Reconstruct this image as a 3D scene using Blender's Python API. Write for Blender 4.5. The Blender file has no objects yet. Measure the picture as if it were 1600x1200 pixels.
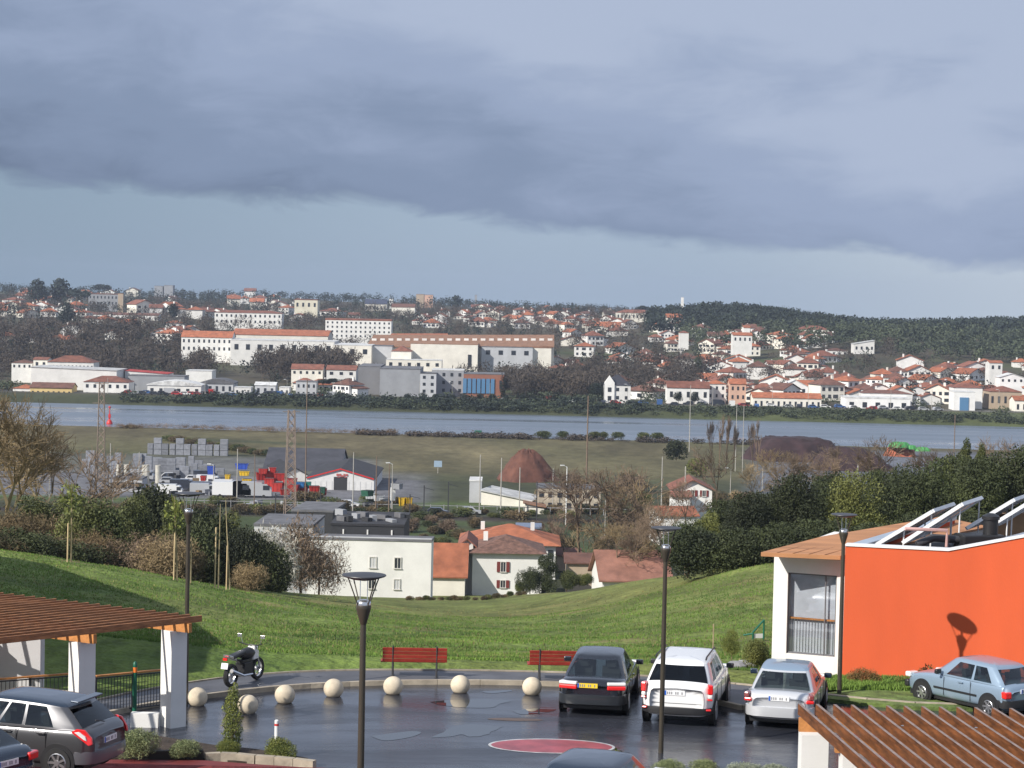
import bpy, math, random
import numpy as np
from mathutils import Vector, Matrix
R = math.radians
S = bpy.context.scene
COL = S.collection
rnd = random.Random(7)

# ------------------------------------------------------------------ camera
FPX = 3404.0                       # focal length in pixels of the 1600 px wide photograph
CAMZ = 10.85
cam = bpy.data.cameras.new('camera'); cam.sensor_width = 23.5; cam.lens = 23.5*FPX/1600
cam.clip_start = 0.5; cam.clip_end = 9000
camo = bpy.data.objects.new('camera', cam); COL.objects.link(camo)
CM = Matrix.Translation((0, 0, CAMZ)) @ Matrix.Rotation(R(90)-math.atan(145/FPX), 4, 'X') @ Matrix.Rotation(R(1.2), 4, 'Z')
camo.matrix_world = CM
S.camera = camo
# ------------------------------------------------------------------ light
SUN_EL, SUN_AZ = 34.0, 52.0        # sun behind the camera, to the left
wd = bpy.data.worlds.new('World'); S.world = wd; wd.use_nodes = True
nt = wd.node_tree; N = nt.nodes; L = nt.links; N.clear()
def wn(t, **k):
    n = N.new(t)
    for a, b in k.items(): setattr(n, a, b)
    return n
def wmath(op, a, b=None, c=None):
    n = N.new('ShaderNodeMath'); n.operation = op
    for i, v in enumerate((a, b, c)):
        if v is None: continue
        if isinstance(v, (int, float)): n.inputs[i].default_value = v
        else: L.new(v, n.inputs[i])
    return n.outputs[0]
def wramp(fac, stops):
    n = N.new('ShaderNodeValToRGB'); e = n.color_ramp.elements
    while len(e) < len(stops): e.new(0.5)
    for q, (p, c) in zip(e, stops): q.position = p; q.color = (*c, 1)
    n.color_ramp.interpolation = 'EASE'
    L.new(fac, n.inputs[0]); return n.outputs[0]
def wmix(f, a, b):
    n = N.new('ShaderNodeMix'); n.data_type = 'RGBA'
    if isinstance(f, (int, float)): n.inputs[0].default_value = f
    else: L.new(f, n.inputs[0])
    for i, v in ((6, a), (7, b)):
        if isinstance(v, tuple): n.inputs[i].default_value = (*v, 1)
        else: L.new(v, n.inputs[i])
    return n.outputs[2]
sky = wn('ShaderNodeTexSky', sky_type='NISHITA', sun_disc=False)
sky.sun_elevation = R(SUN_EL); sky.sun_rotation = R(180+SUN_AZ)
tc = wn('ShaderNodeTexCoord'); sep = wn('ShaderNodeSeparateXYZ'); L.new(tc.outputs['Generated'], sep.inputs[0])
X, Y, Z = sep.outputs
def wnoise(sc, det, ro, scl, off=0.0):
    m = wn('ShaderNodeMapping'); m.inputs['Scale'].default_value = scl; m.inputs['Location'].default_value = (off, off*.7, off*.3)
    L.new(tc.outputs['Generated'], m.inputs[0])
    n = wn('ShaderNodeTexNoise'); n.inputs['Scale'].default_value = sc; n.inputs['Detail'].default_value = det
    n.inputs['Roughness'].default_value = ro; n.inputs['Distortion'].default_value = 0.5
    L.new(m.outputs[0], n.inputs['Vector']); return n.outputs[0]
nA = wnoise(5, 3, .45, (1, 1, 3.2), 1.3)
nB = wnoise(17, 6, .6, (1, 1, 3.0), 4.1)
edge = wmath('MULTIPLY_ADD', X, -0.068, 0.030)                  # the deck's lower edge, higher to the left
rel = wmath('SUBTRACT', Z, edge)
rel = wmath('ADD', rel, wmath('MULTIPLY', wmath('SUBTRACT', nB, .5), 0.03))
rel = wmath('ADD', rel, wmath('MULTIPLY', wmath('SUBTRACT', nA, .5), 0.02))
mask = wmath('SMOOTH_MIN', wmath('MAXIMUM', wmath('DIVIDE', wmath('ADD', rel, .001), 0.007), 0), 1, .2)
hgt = wmath('ADD', wmath('MULTIPLY', rel, 7.5), wmath('MULTIPLY', wmath('SUBTRACT', nA, .5), .8))
hgt = wmath('ADD', hgt, wmath('MULTIPLY', wmath('SUBTRACT', nB, .5), .3))
hgt = wmath('ADD', hgt, wmath('MULTIPLY', X, 1.15))
deck = wramp(wmath('ADD', hgt, .22), [(0, (.115, .155, .235)), (.33, (.19, .245, .355)), (.68, (.265, .325, .455)), (1, (.345, .405, .53))])
clear = wmix(.9, sky.outputs[0], wramp(wmath('MULTIPLY_ADD', X, 1.9, .5), [(0, (1.95, 2.75, 3.8)), (.6, (2.9, 3.75, 4.95)), (1, (4.3, 5.0, 5.9))]))
dk = N.new('ShaderNodeVectorMath'); dk.operation = 'SCALE'; dk.inputs[3].default_value = 10.0; L.new(deck, dk.inputs[0])
allsky = wmix(wmath('MINIMUM', mask, 1), clear, dk.outputs[0])
bg = wn('ShaderNodeBackground'); bg.inputs[1].default_value = 0.1; L.new(allsky, bg.inputs[0])
wo = wn('ShaderNodeOutputWorld'); L.new(bg.outputs[0], wo.inputs[0])
sl = bpy.data.lights.new('sun', 'SUN'); sl.energy = 4.6; sl.angle = R(0.53); sl.color = (1, .945, .86)
so = bpy.data.objects.new('sun', sl); COL.objects.link(so); so.location = (-60, -50, 60)
ce = math.cos(R(SUN_EL))
SD = Vector((math.sin(R(SUN_AZ))*ce, math.cos(R(SUN_AZ))*ce, -math.sin(R(SUN_EL))))
so.rotation_euler = SD.to_track_quat('-Z', 'Y').to_euler()
S.view_settings.view_transform = 'Standard'; S.view_settings.look = 'None'
S.view_settings.gamma = 1; S.view_settings.exposure = 0.3; S.view_settings.use_curve_mapping = False
S.cycles.max_bounces = 6; S.cycles.diffuse_bounces = 2; S.cycles.glossy_bounces = 3; S.cycles.transparent_max_bounces = 12
S.cycles.volume_bounces = 0; S.cycles.use_denoising = True

# ------------------------------------------------------------------ helpers
def tag(o, label=None, cat=None, group=None, kind=None):
    if label: o['label'] = label
    if cat: o['category'] = cat
    if group: o['group'] = group
    if kind: o['kind'] = kind
    return o
def empty(name, loc=(0, 0, 0), rz=0.0, label=None, cat=None, group=None):
    o = bpy.data.objects.new(name, None); COL.objects.link(o); o.location = loc; o.rotation_euler = (0, 0, rz)
    o.empty_display_size = .3
    return tag(o, label, cat, group)
def kids(o): return KID.get(o.name, [])
KID = {}
def setpar(o, p):
    o.parent = p; KID.setdefault(p.name, []).append(o)
def clone(o, loc=None, rz=None, sc=None, parent=None, **t):
    c = o.copy(); COL.objects.link(c)
    if parent: setpar(c, parent)
    for ch in list(kids(o)): clone(ch, parent=c)
    if loc is not None: c.location = loc
    if rz is not None: c.rotation_euler = (0, 0, rz)
    if sc is not None: c.scale = sc if hasattr(sc, '__len__') else (sc, sc, sc)
    return tag(c, **t)
def newobj(name, data, parent=None, loc=None):
    o = bpy.data.objects.new(name, data); COL.objects.link(o)
    if parent: setpar(o, parent)
    if loc is not None: o.location = loc
    return o

MATS = {}
def mat(name, c, rough=.7, metal=0, var=.18, scale=1.2, bump=0, bscale=12, coat=0, spec=.5, rand=0, c2=None, emit=0, stretch=None, coord='Object'):
    if name in MATS: return MATS[name]
    m = bpy.data.materials.new(name); m.use_nodes = True; MATS[name] = m
    nt = m.node_tree; n = nt.nodes; l = nt.links; b = n['Principled BSDF']
    b.inputs['Roughness'].default_value = rough; b.inputs['Metallic'].default_value = metal
    b.inputs['Specular IOR Level'].default_value = spec
    b.inputs['Coat Weight'].default_value = coat; b.inputs['Coat Roughness'].default_value = .06
    b.inputs['Base Color'].default_value = (*c, 1)
    m.diffuse_color = (*c, 1)
    if var or bump or rand:
        t = n.new('ShaderNodeTexCoord'); mp = n.new('ShaderNodeMapping'); l.new(t.outputs[coord], mp.inputs[0])
        if stretch: mp.inputs['Scale'].default_value = stretch
        if rand:
            oi = n.new('ShaderNodeObjectInfo')
            vm = n.new('ShaderNodeVectorMath'); vm.operation = 'SCALE'; vm.inputs[0].default_value = (37, 17, 9)
            l.new(oi.outputs['Random'], vm.inputs[3]); l.new(vm.outputs[0], mp.inputs['Location'])
    if var or rand:
        nz = n.new('ShaderNodeTexNoise'); nz.inputs['Scale'].default_value = scale; nz.inputs['Detail'].default_value = 5
        nz.inputs['Roughness'].default_value = .6
        l.new(mp.outputs[0], nz.inputs['Vector'])
        rp = n.new('ShaderNodeValToRGB'); e = rp.color_ramp.elements
        lo = c2 if c2 else tuple(q*(1-var*1.6) for q in c); hi = tuple(min(1, q*(1+var)) for q in c)
        e[0].position = .32; e[0].color = (*lo, 1); e[1].position = .68; e[1].color = (*hi, 1)
        l.new(nz.outputs[0], rp.inputs[0]); out = rp.outputs[0]
        if rand:
            hs = n.new('ShaderNodeHueSaturation'); mr = n.new('ShaderNodeMapRange'); mr.inputs[3].default_value = 1-rand; mr.inputs[4].default_value = 1+rand
            l.new(oi.outputs['Random'], mr.inputs[0]); l.new(mr.outputs[0], hs.inputs['Value']); l.new(out, hs.inputs['Color']); out = hs.outputs[0]
        l.new(out, b.inputs['Base Color'])
    if bump:
        nb = n.new('ShaderNodeTexNoise'); nb.inputs['Scale'].default_value = bscale; nb.inputs['Detail'].default_value = 4
        l.new(mp.outputs[0], nb.inputs['Vector'])
        bp = n.new('ShaderNodeBump'); bp.inputs['Strength'].default_value = bump; bp.inputs['Distance'].default_value = .05
        l.new(nb.outputs[0], bp.inputs['Height']); l.new(bp.outputs[0], b.inputs['Normal'])
    return m
def glass(name, tint, refl=.2):
    if name in MATS: return MATS[name]
    m = bpy.data.materials.new(name); m.use_nodes = True; MATS[name] = m
    n = m.node_tree.nodes; l = m.node_tree.links; n.clear()
    o = n.new('ShaderNodeOutputMaterial'); mx = n.new('ShaderNodeMixShader'); tr = n.new('ShaderNodeBsdfTransparent'); gl = n.new('ShaderNodeBsdfGlossy')
    tr.inputs[0].default_value = (*tint, 1); gl.inputs['Roughness'].default_value = .03; gl.inputs[0].default_value = (.9, .95, 1, 1)
    lw = n.new('ShaderNodeLayerWeight'); lw.inputs[0].default_value = .5
    pw = n.new('ShaderNodeMath'); pw.operation = 'POWER'; pw.inputs[1].default_value = 4; l.new(lw.outputs['Facing'], pw.inputs[0])
    mr = n.new('ShaderNodeMapRange'); mr.inputs[3].default_value = refl; mr.inputs[4].default_value = .85
    l.new(pw.outputs[0], mr.inputs[0]); l.new(mr.outputs[0], mx.inputs[0]); l.new(tr.outputs[0], mx.inputs[1]); l.new(gl.outputs[0], mx.inputs[2]); l.new(mx.outputs[0], o.inputs[0])
    return m

class MB:
    def __init__(s): s.v = []; s.f = []; s.m = []
    def add(s, vs, fs, m=0):
        k = len(s.v); s.v += [tuple(q) for q in vs]; s.f += [tuple(i+k for i in f) for f in fs]; s.m += [m]*len(fs); return s
    def box(s, c, d, rz=0, m=0, rx=0, ry=0):
        M = Matrix.Rotation(rz, 3, 'Z') @ Matrix.Rotation(ry, 3, 'Y') @ Matrix.Rotation(rx, 3, 'X'); c = Vector(c)
        vs = [c + M @ Vector((x*d[0]/2, y*d[1]/2, z*d[2]/2)) for x in (-1, 1) for y in (-1, 1) for z in (-1, 1)]
        return s.add(vs, [(0, 1, 3, 2), (4, 6, 7, 5), (0, 4, 5, 1), (2, 3, 7, 6), (0, 2, 6, 4), (1, 5, 7, 3)], m)
    def b2(s, x0, x1, y0, y1, z0, z1, m=0): return s.box(((x0+x1)/2, (y0+y1)/2, (z0+z1)/2), (x1-x0, y1-y0, z1-z0), 0, m)
    def poly(s, pts, m=0): return s.add(pts, [tuple(range(len(pts)))], m)
    def slab(s, pts, vec, m=0):                       # polygon extruded along vec
        n = len(pts); vec = Vector(vec); a = [Vector(p) for p in pts]
        return s.add(a + [p+vec for p in a], [tuple(range(n))[::-1], tuple(range(n, 2*n))] + [(i, (i+1) % n, n+(i+1) % n, n+i) for i in range(n)], m)
    def tube(s, pts, rad, n=6, m=0, cap=True):
        P = [Vector(p) for p in pts]; k0 = len(s.v); fs = []; vs = []
        if not hasattr(rad, '__len__'): rad = [rad]*len(P)
        for i, p in enumerate(P):
            t = (P[min(i+1, len(P)-1)]-P[max(i-1, 0)]).normalized()
            u = t.cross(Vector((0, 0, 1)) if abs(t.z) < .9 else Vector((1, 0, 0))).normalized(); w = t.cross(u)
            for j in range(n):
                a = 2*math.pi*j/n; vs.append(p+(u*math.cos(a)+w*math.sin(a))*rad[i])
        for i in range(len(P)-1):
            for j in range(n): fs.append((i*n+j, i*n+(j+1) % n, (i+1)*n+(j+1) % n, (i+1)*n+j))
        if cap: fs += [tuple(range(n))[::-1], tuple(range((len(P)-1)*n, len(P)*n))]
        return s.add(vs, fs, m)
    def lathe(s, prof, n=16, c=(0, 0, 0), ax='z', m=0, closed=False):
        vs = []; fs = []; c = Vector(c)
        for r, z in prof:
            for j in range(n):
                a = 2*math.pi*j/n; q = (r*math.cos(a), r*math.sin(a), z)
                if ax == 'x': q = (q[2], q[0], q[1])
                if ax == 'y': q = (q[0], q[2], q[1])
                vs.append(c+Vector(q))
        k = len(prof)
        for i in range(k if closed else k-1):
            for j in range(n): fs.append((i*n+j, i*n+(j+1) % n, ((i+1) % k)*n+(j+1) % n, ((i+1) % k)*n+j))
        if not closed: fs += [tuple(range(n))[::-1], tuple(range((k-1)*n, k*n))]
        return s.add(vs, fs, m)
    def ball(s, c, r, n=12, m=0, sz=1):
        return s.lathe([(max(r*math.sin(math.pi*i/n), .001), -r*sz*math.cos(math.pi*i/n)) for i in range(n+1)], n*2, c, 'z', m)
    def mesh(s, name, mats, smooth=False):
        me = bpy.data.meshes.new(name); me.from_pydata(s.v, [], s.f)
        for q in (mats if isinstance(mats, (list, tuple)) else [mats]): me.materials.append(q)
        me.polygons.foreach_set('material_index', s.m)
        if smooth: me.polygons.foreach_set('use_smooth', [True]*len(s.f))
        me.validate(); me.update(); return me
    def build(s, name, mats, parent=None, smooth=False, bevel=0, loc=None, sub=0):
        o = newobj(name, s.mesh(name, mats, smooth), parent, loc)
        if bevel:
            b = o.modifiers.new('b', 'BEVEL'); b.width = bevel; b.segments = 2; b.limit_method = 'ANGLE'; b.angle_limit = R(40)
        if sub:
            q = o.modifiers.new('s', 'SUBSURF'); q.levels = sub; q.render_levels = sub
        if smooth and not sub:
            try:
                o.data.set_sharp_from_angle(angle=R(42))
            except Exception: pass
        return o

# pixel of the 1600x1200 photograph -> ray / point at forward distance d
def ray(px, py):
    v = CM.to_3x3() @ Vector(((px-800)/FPX, (600-py)/FPX, -1)); return v/v.y
def at(px, py, d): r = ray(px, py); return Vector((r.x*d, d, CAMZ+r.z*d))
def yh(px): return 455+.021*(px-800)

# ------------------------------------------------------------------ terrain height
U = [-1400, 0, 200, 400, 550, 700, 850, 1000, 1200, 1400, 1600, 3000]
def zr(*z): return ('z', list(z) if len(z) > 1 else [z[0]]*12)
def dr(*z): return ('d', list(z) if len(z) > 1 else [z[0]]*12)
ROWS = [
 (20, zr(1.4)), (40, zr(1.25)), (45, zr(.85)), (46.5, zr(.5)), (48.2, zr(.0)), (48.6, zr(-.05)), (55, zr(-.05)), (57, zr(.1, .1, 0, -.05, -.05, -.05, -.05, -.05, -.05, -.05, -.05, -.05)),
 (61.2, zr(.5, .5, .35, .02, -.02, -.02, -.02, -.02, -.02, .0, .0, .0)), (62.2, zr(.6, .6, .45, .12, .1, .1, .1, .1, .1, -.2, -.2, -.2)),
 (63.4, zr(.65, .65, .5, .15, .1, .05, .05, .05, -.1, -.6, -.5, -.5)),
 (75, dr(545, 545, 555, 563, 568, 570, 570, 565, 560, 560, 560, 560)),
 (90, dr(475, 475, 495, 525, 538, 545, 545, 535, 510, 490, 480, 480)),
 (105, dr(417, 417, 455, 500, 518, 530, 530, 508, 455, 430, 425, 425)),
 (115, dr(420, 420, 447, 487, 508, 522, 521, 492, 430, 410, 405, 405)),
 (125, dr(437, 437, 452, 476, 500, 516, 513, 477, 415, 405, 400, 400)),
 (140, dr(455, 455, 465, 472, 494, 510, 503, 456, 420, 410, 410, 410)),
 (160, dr(470, 470, 478, 477, 487, 504, 493, 441, 435, 430, 430, 430)),
 (200, dr(480, 480, 485, 485, 481, 496, 477, 455, 450, 450, 450, 450)),
 (240, dr(482, 482, 486, 486, 484, 489, 471, 470, 465, 465, 465, 465)),
 (280, dr(484, 484, 484, 484, 484, 484, 478, 478, 475, 475, 475, 475)),
 (300, zr(-31)), (350, zr(-31.8)), (400, zr(-32.3)), (480, zr(-33)), (560, zr(-33.1)), (664, zr(-33)), (669, zr(-34.7)), (680, zr(-36)), (790, zr(-36)), (803, zr(-34)), (812, zr(-32)), (822, zr(-31.4)),
 (1000, zr(-30.8)), (1050, dr(127)),
 (1150, dr(104, 104, 104, 104, 104, 104, 104, 106, 104, 104, 104, 104)),
 (1300, dr(80, 80, 80, 80, 80, 80, 84, 88, 74, 72, 78, 78)),
 (1400, dr(68, 68, 68, 68, 68, 68, 72, 76, 55, 66, 60, 60)),
 (1500, dr(60, 60, 60, 60, 60, 60, 64, 58, 42, 60, 48, 48)),
 (1600, dr(52, 52, 52, 52, 53, 54, 57, 48, 38, 57, 43, 43)),
 (1750, dr(44, 44, 44, 44, 44, 46, 50, 44, 44, 60, 47, 47)),
 (2000, dr(34, 34, 34, 34, 36, 38, 40, 38, 60, 62, 62, 62)),
 (2600, dr(18, 18, 18, 20, 24, 26, 28, 32, 62, 64, 64, 64)),
 (3000, dr(24, 24, 24, 26, 28, 30, 32, 36, 60, 60, 60, 60)), (3700, dr(40)),
]
TD = np.array([r[0] for r in ROWS], float)
TZ = np.array([[v if r[1][0] == 'z' else CAMZ - v*r[0]/FPX for v in r[1][1]] for r in ROWS], float)
UA = np.array(U, float)
_g = np.arange(-1400, 3001, 40.0); TZ = np.array([np.interp(_g, UA, r) for r in TZ]); UA = _g
for _k in range(5): TZ[:, 1:-1] = .25*TZ[:, :-2]+.5*TZ[:, 1:-1]+.25*TZ[:, 2:]
def skew(u, y): return np.clip((u-150)*.0155, -6, 28)*np.clip((y-540)/90, 0, 1)*np.clip((1000-y)/150, 0, 1)
def T(x, y):
    x = np.asarray(x, float); y = np.asarray(y, float)
    u = np.clip(800+FPX*x/np.maximum(y, 1), UA[0], UA[-1]-.01); dd = np.clip(y+skew(u, y), TD[0], TD[-1]-.01)
    i = np.clip(np.searchsorted(TD, dd, 'right')-1, 0, len(TD)-2); j = np.clip(np.searchsorted(UA, u, 'right')-1, 0, len(UA)-2)
    a = (dd-TD[i])/(TD[i+1]-TD[i]); b = (u-UA[j])/(UA[j+1]-UA[j]); 
    z = (TZ[i, j]*(1-b)+TZ[i, j+1]*b)*(1-a)+(TZ[i+1, j]*(1-b)+TZ[i+1, j+1]*b)*a
    w = np.clip((y-64)/20, 0, 1)*np.clip((300-y)/60, 0, 1)
    z = z + w*(.05*np.sin(x*.31+y*.17)+.04*np.sin(x*.13-y*.37+1)+.03*np.sin(x*1.1+y*.7))
    w2 = np.clip((y-1000)/300, 0, 1)
    return z + w2*(2.2*np.sin(x*.013+y*.004)+1.6*np.sin(x*.031-y*.011+2))
def Th(x, y): return float(T(x, y))
HD = np.concatenate([np.arange(46, 300, 1.0), np.arange(300, 1000, 4.0), np.arange(1000, 3600, 10.0)])
def hit(px, py):
    r = ray(px, py); z = CAMZ+r.z*HD; t = T(r.x*HD, HD); k = np.where(z <= t)[0]
    if len(k) == 0: return None
    k = k[0]
    if k == 0: d = HD[0]
    else:
        a = z[k-1]-t[k-1]; b = t[k]-z[k]; d = HD[k-1]+(HD[k]-HD[k-1])*a/(a+b+1e-9)
    return Vector((r.x*d, d, Th(r.x*d, d)))
def pz(d): return FPX/d                       # photograph pixels per metre at distance d
EXCL = []                                     # (x, y, half width, depth in front, depth behind): kept clear of far trees

# ------------------------------------------------------------------ terrain meshes
def vmat(name, rough=.95, bump=.5, bs=3., nsc=.25, amt=.45, fine=2.5):
    m = bpy.data.materials.new(name); m.use_nodes = True
    n = m.node_tree.nodes; l = m.node_tree.links; b = n['Principled BSDF']; b.inputs['Roughness'].default_value = rough; b.inputs['Specular IOR Level'].default_value = .2
    a = n.new('ShaderNodeVertexColor'); a.layer_name = 'Col'; t = n.new('ShaderNodeTexCoord')
    out = a.outputs[0]
    for sc, am, st in ((nsc, amt, (1, .45, 1)), (fine, amt*.8, (1, .5, 1)), (fine*6, amt*.5, (1, 1, 1))):
        mp = n.new('ShaderNodeMapping'); mp.inputs['Scale'].default_value = st; l.new(t.outputs['Object'], mp.inputs[0])
        z = n.new('ShaderNodeTexNoise'); z.inputs['Scale'].default_value = sc; z.inputs['Detail'].default_value = 6; z.inputs['Roughness'].default_value = .65; l.new(mp.outputs[0], z.inputs['Vector'])
        mr = n.new('ShaderNodeMapRange'); mr.inputs[1].default_value = .3; mr.inputs[2].default_value = .7; mr.inputs[3].default_value = 1-am; mr.inputs[4].default_value = 1+am; l.new(z.outputs[0], mr.inputs[0])
        vm = n.new('ShaderNodeVectorMath'); vm.operation = 'SCALE'; l.new(out, vm.inputs[0]); l.new(mr.outputs[0], vm.inputs[3]); out = vm.outputs[0]
    l.new(out, b.inputs['Base Color'])
    z = n.new('ShaderNodeTexNoise'); z.inputs['Scale'].default_value = bs; z.inputs['Detail'].default_value = 5; l.new(t.outputs['Object'], z.inputs['Vector'])
    bp = n.new('ShaderNodeBump'); bp.inputs['Strength'].default_value = bump; bp.inputs['Distance'].default_value = .3; l.new(z.outputs[0], bp.inputs['Height']); l.new(bp.outputs[0], b.inputs['Normal'])
    return m
def fbm(x, y, s, seed=0):
    r = 0
    for k, a in ((1, 1), (2.1, .6), (4.3, .4)):
        r = r + a*np.sin(x*s*k+seed+1.7*np.sin(y*s*k*.8+seed*2))*np.sin(y*s*k*1.1+seed*3+1.3*np.sin(x*s*k*.7))
    return r/2
def terrain(name, d0, d1, ys, us, colf, m):
    yy = np.array(ys, float); uu = np.array(us, float); Yg, Ug = np.meshgrid(yy, uu, indexing='ij'); Xg = (Ug-800)/FPX*Yg; Zg = T(Xg, Yg)
    nv = Xg.size; co = np.stack([Xg, Yg, Zg], -1).reshape(-1, 3); ny, nu = Xg.shape
    idx = np.arange(nv).reshape(ny, nu); f = np.stack([idx[:-1, :-1], idx[:-1, 1:], idx[1:, 1:], idx[1:, :-1]], -1).reshape(-1, 4)
    me = npmesh(name, co, f, [m], smooth=True)
    c = colf(Xg.ravel(), Yg.ravel(), Ug.ravel()); ca = me.color_attributes.new('Col', 'FLOAT_COLOR', 'POINT')
    ca.data.foreach_set('color', np.concatenate([np.clip(c, 0, 1), np.ones((nv, 1))], 1).astype(np.float32).ravel())
    return tag(newobj(name, me), kind='structure')
def npmesh(name, co, f, mats, smooth=False, mi=None):
    me = bpy.data.meshes.new(name); k = f.shape[1]
    me.vertices.add(len(co)); me.vertices.foreach_set('co', co.astype(np.float32).ravel())
    me.loops.add(f.size); me.loops.foreach_set('vertex_index', f.astype(np.int32).ravel())
    me.polygons.add(len(f)); me.polygons.foreach_set('loop_start', (np.arange(len(f))*k).astype(np.int32))
    try: me.polygons.foreach_set('loop_total', np.full(len(f), k, np.int32))
    except Exception: pass
    for q in mats: me.materials.append(q)
    if mi is not None: me.polygons.foreach_set('material_index', mi.astype(np.int32))
    me.polygons.foreach_set('use_smooth', np.full(len(f), smooth))
    me.update(calc_edges=True); return me
def lerp3(base, c, w): return base*(1-w[:, None])+np.array(c)[None]*w[:, None]
sm = lambda t: np.clip(t, 0, 1)**2*(3-2*np.clip(t, 0, 1))
def col_near(x, y, u):
    c = np.tile(np.array([[.125, .18, .040]]), (len(x), 1))
    c = lerp3(c, (.18, .175, .06), sm(.35+.6*fbm(x, y*.6, .12, 1))*.7)
    c = lerp3(c, (.045, .085, .02), sm(fbm(x, y, .45, 4)+.25)*.6)
    c = lerp3(c, (.25, .17, .09), sm((fbm(x, y, .3, 9)-.36)*4)*.55*(y > 70))
    c = lerp3(c, (.16, .155, .055), sm((y-85)/60)*.5)
    c = lerp3(c, (.15, .17, .05), sm((u-750)/300)*.4)
    c = lerp3(c, (.045, .05, .025), sm((y-300)/30))
    c = lerp3(c, (.035, .036, .04), (y < 49.5)*(u > 520)*1.0); c = lerp3(c, (.16, .03, .03), (y < 49.5)*(u <= 520)*1.0)
    return c
def col_plain(x, y, u):
    c = np.tile(np.array([[.05, .055, .03]]), (len(x), 1))
    c = lerp3(c, (.055, .075, .028), sm((fbm(x, y, .05, 2)+.1)*2)*(y < 420))
    c = lerp3(c, (.04, .03, .028), sm(1-np.abs(y-412)/9))                               # railway bed
    c = lerp3(c, (.07, .10, .03), sm(1-np.abs(y-440)/14))
    c = lerp3(c, (.13, .13, .14), sm((y-438)/8)*sm((565-y)/15)*sm((700-u)/60))           # yards
    c = lerp3(c, (.115, .097, .052), sm((y-505)/25)*sm((u-560)/60))
    c = lerp3(c, (.115, .097, .052), sm((y-560)/15))                                     # meadow
    c = lerp3(c, (.085, .088, .038), sm(fbm(x, y*.35, .02, 5)+.35)*.6*(y > 500))
    c = lerp3(c, (.24, .2, .11), sm((fbm(x, y*.2, .03, 8)-.3)*3)*.5*(y > 520))
    c = lerp3(c, (.05, .06, .03), sm(1-np.abs(y-615-(350-u)*.06)/9)*(u > 250)*(u < 480)*.8)
    c = lerp3(c, (.12, .13, .16), sm((u-1150)/60)*sm((y-470)/20)*sm((640-y)/20)*.9)        # wet yard
    return c
def col_far(x, y, u):
    c = np.tile(np.array([[.075, .065, .045]]), (len(x), 1))
    c = lerp3(c, (.05, .058, .028), sm((835-y)/20)*.9); c = lerp3(c, (.085, .10, .04), sm((835-y)/20)*sm((u-900)/300)*.8)
    c = lerp3(c, (.15, .15, .15), sm(1-np.abs(y-836)/5))
    c = lerp3(c, (.06, .09, .03), sm(fbm(x, y, .02, 3)+.2)*.7*(y > 850))
    return c
M_NEAR = vmat('grass_ground', bump=.9, bs=2.2, nsc=.18, amt=.42, fine=1.9)
M_PLAIN = vmat('plain_ground', bump=.4, bs=.6, nsc=.05, amt=.35, fine=.3)
M_FAR = vmat('hill_ground', bump=.4, bs=.2, nsc=.02, amt=.3, fine=.1)
us = list(range(-1400, -100, 100))+list(range(-100, 1700, 12))+list(range(1700, 3001, 100))
terrain('grass_slope', 0, 0, [20, 30, 40, 43, 45, 45.8, 46.5, 47.5, 48.2, 48.6, 49.3]+[50+i*1.0 for i in range(11)]+list(np.arange(61.2, 64, .4))+list(np.arange(64, 130, .8))+list(np.arange(130, 300, 3)), us, col_near, M_NEAR)
terrain('plain', 0, 0, [297, 299]+list(range(300, 630, 3))+list(np.arange(630, 682, 1.3))+[690, 700, 740, 760, 770], us, col_plain, M_PLAIN)
terrain('far_hills', 0, 0, [760, 766]+list(np.arange(768, 828, 1.6))+list(range(828, 1000, 6))+list(range(1000, 2000, 15))+list(range(2000, 3700, 40)), us, col_far, M_FAR)
def mwater():
    m = mat('river_water', (.13, .16, .20), rough=.22, var=0, bump=0, spec=.35)
    n = m.node_tree.nodes; l = m.node_tree.links; b = n['Principled BSDF']
    t = n.new('ShaderNodeTexCoord'); mp = n.new('ShaderNodeMapping'); mp.inputs['Scale'].default_value = (.25, 1, 1); l.new(t.outputs['Object'], mp.inputs[0])
    z = n.new('ShaderNodeTexNoise'); z.inputs['Scale'].default_value = .35; z.inputs['Detail'].default_value = 6; l.new(mp.outputs[0], z.inputs['Vector'])
    bp = n.new('ShaderNodeBump'); bp.inputs['Strength'].default_value = .35; bp.inputs['Distance'].default_value = .4; l.new(z.outputs[0], bp.inputs['Height']); l.new(bp.outputs[0], b.inputs['Normal'])
    z2 = n.new('ShaderNodeTexNoise'); z2.inputs['Scale'].default_value = .035; z2.inputs['Detail'].default_value = 5; mp2 = n.new('ShaderNodeMapping'); mp2.inputs['Scale'].default_value = (.15, 1.6, 1); l.new(t.outputs['Object'], mp2.inputs[0]); l.new(mp2.outputs[0], z2.inputs['Vector'])
    mr = n.new('ShaderNodeMapRange'); mr.inputs[1].default_value = .35; mr.inputs[2].default_value = .65; mr.inputs[3].default_value = .12; mr.inputs[4].default_value = .5; l.new(z2.outputs[0], mr.inputs[0]); l.new(mr.outputs[0], b.inputs['Roughness'])
    return m
w = MB(); w.poly([(-700, 600, -34), (700, 600, -34), (800, 812, -34), (-800, 812, -34)]); tag(w.build('river', mwater()), kind='structure')
def pl(px, py, z): r = ray(px, py); k = (z-CAMZ)/r.z; return Vector((r.x*k, k, z))
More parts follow.
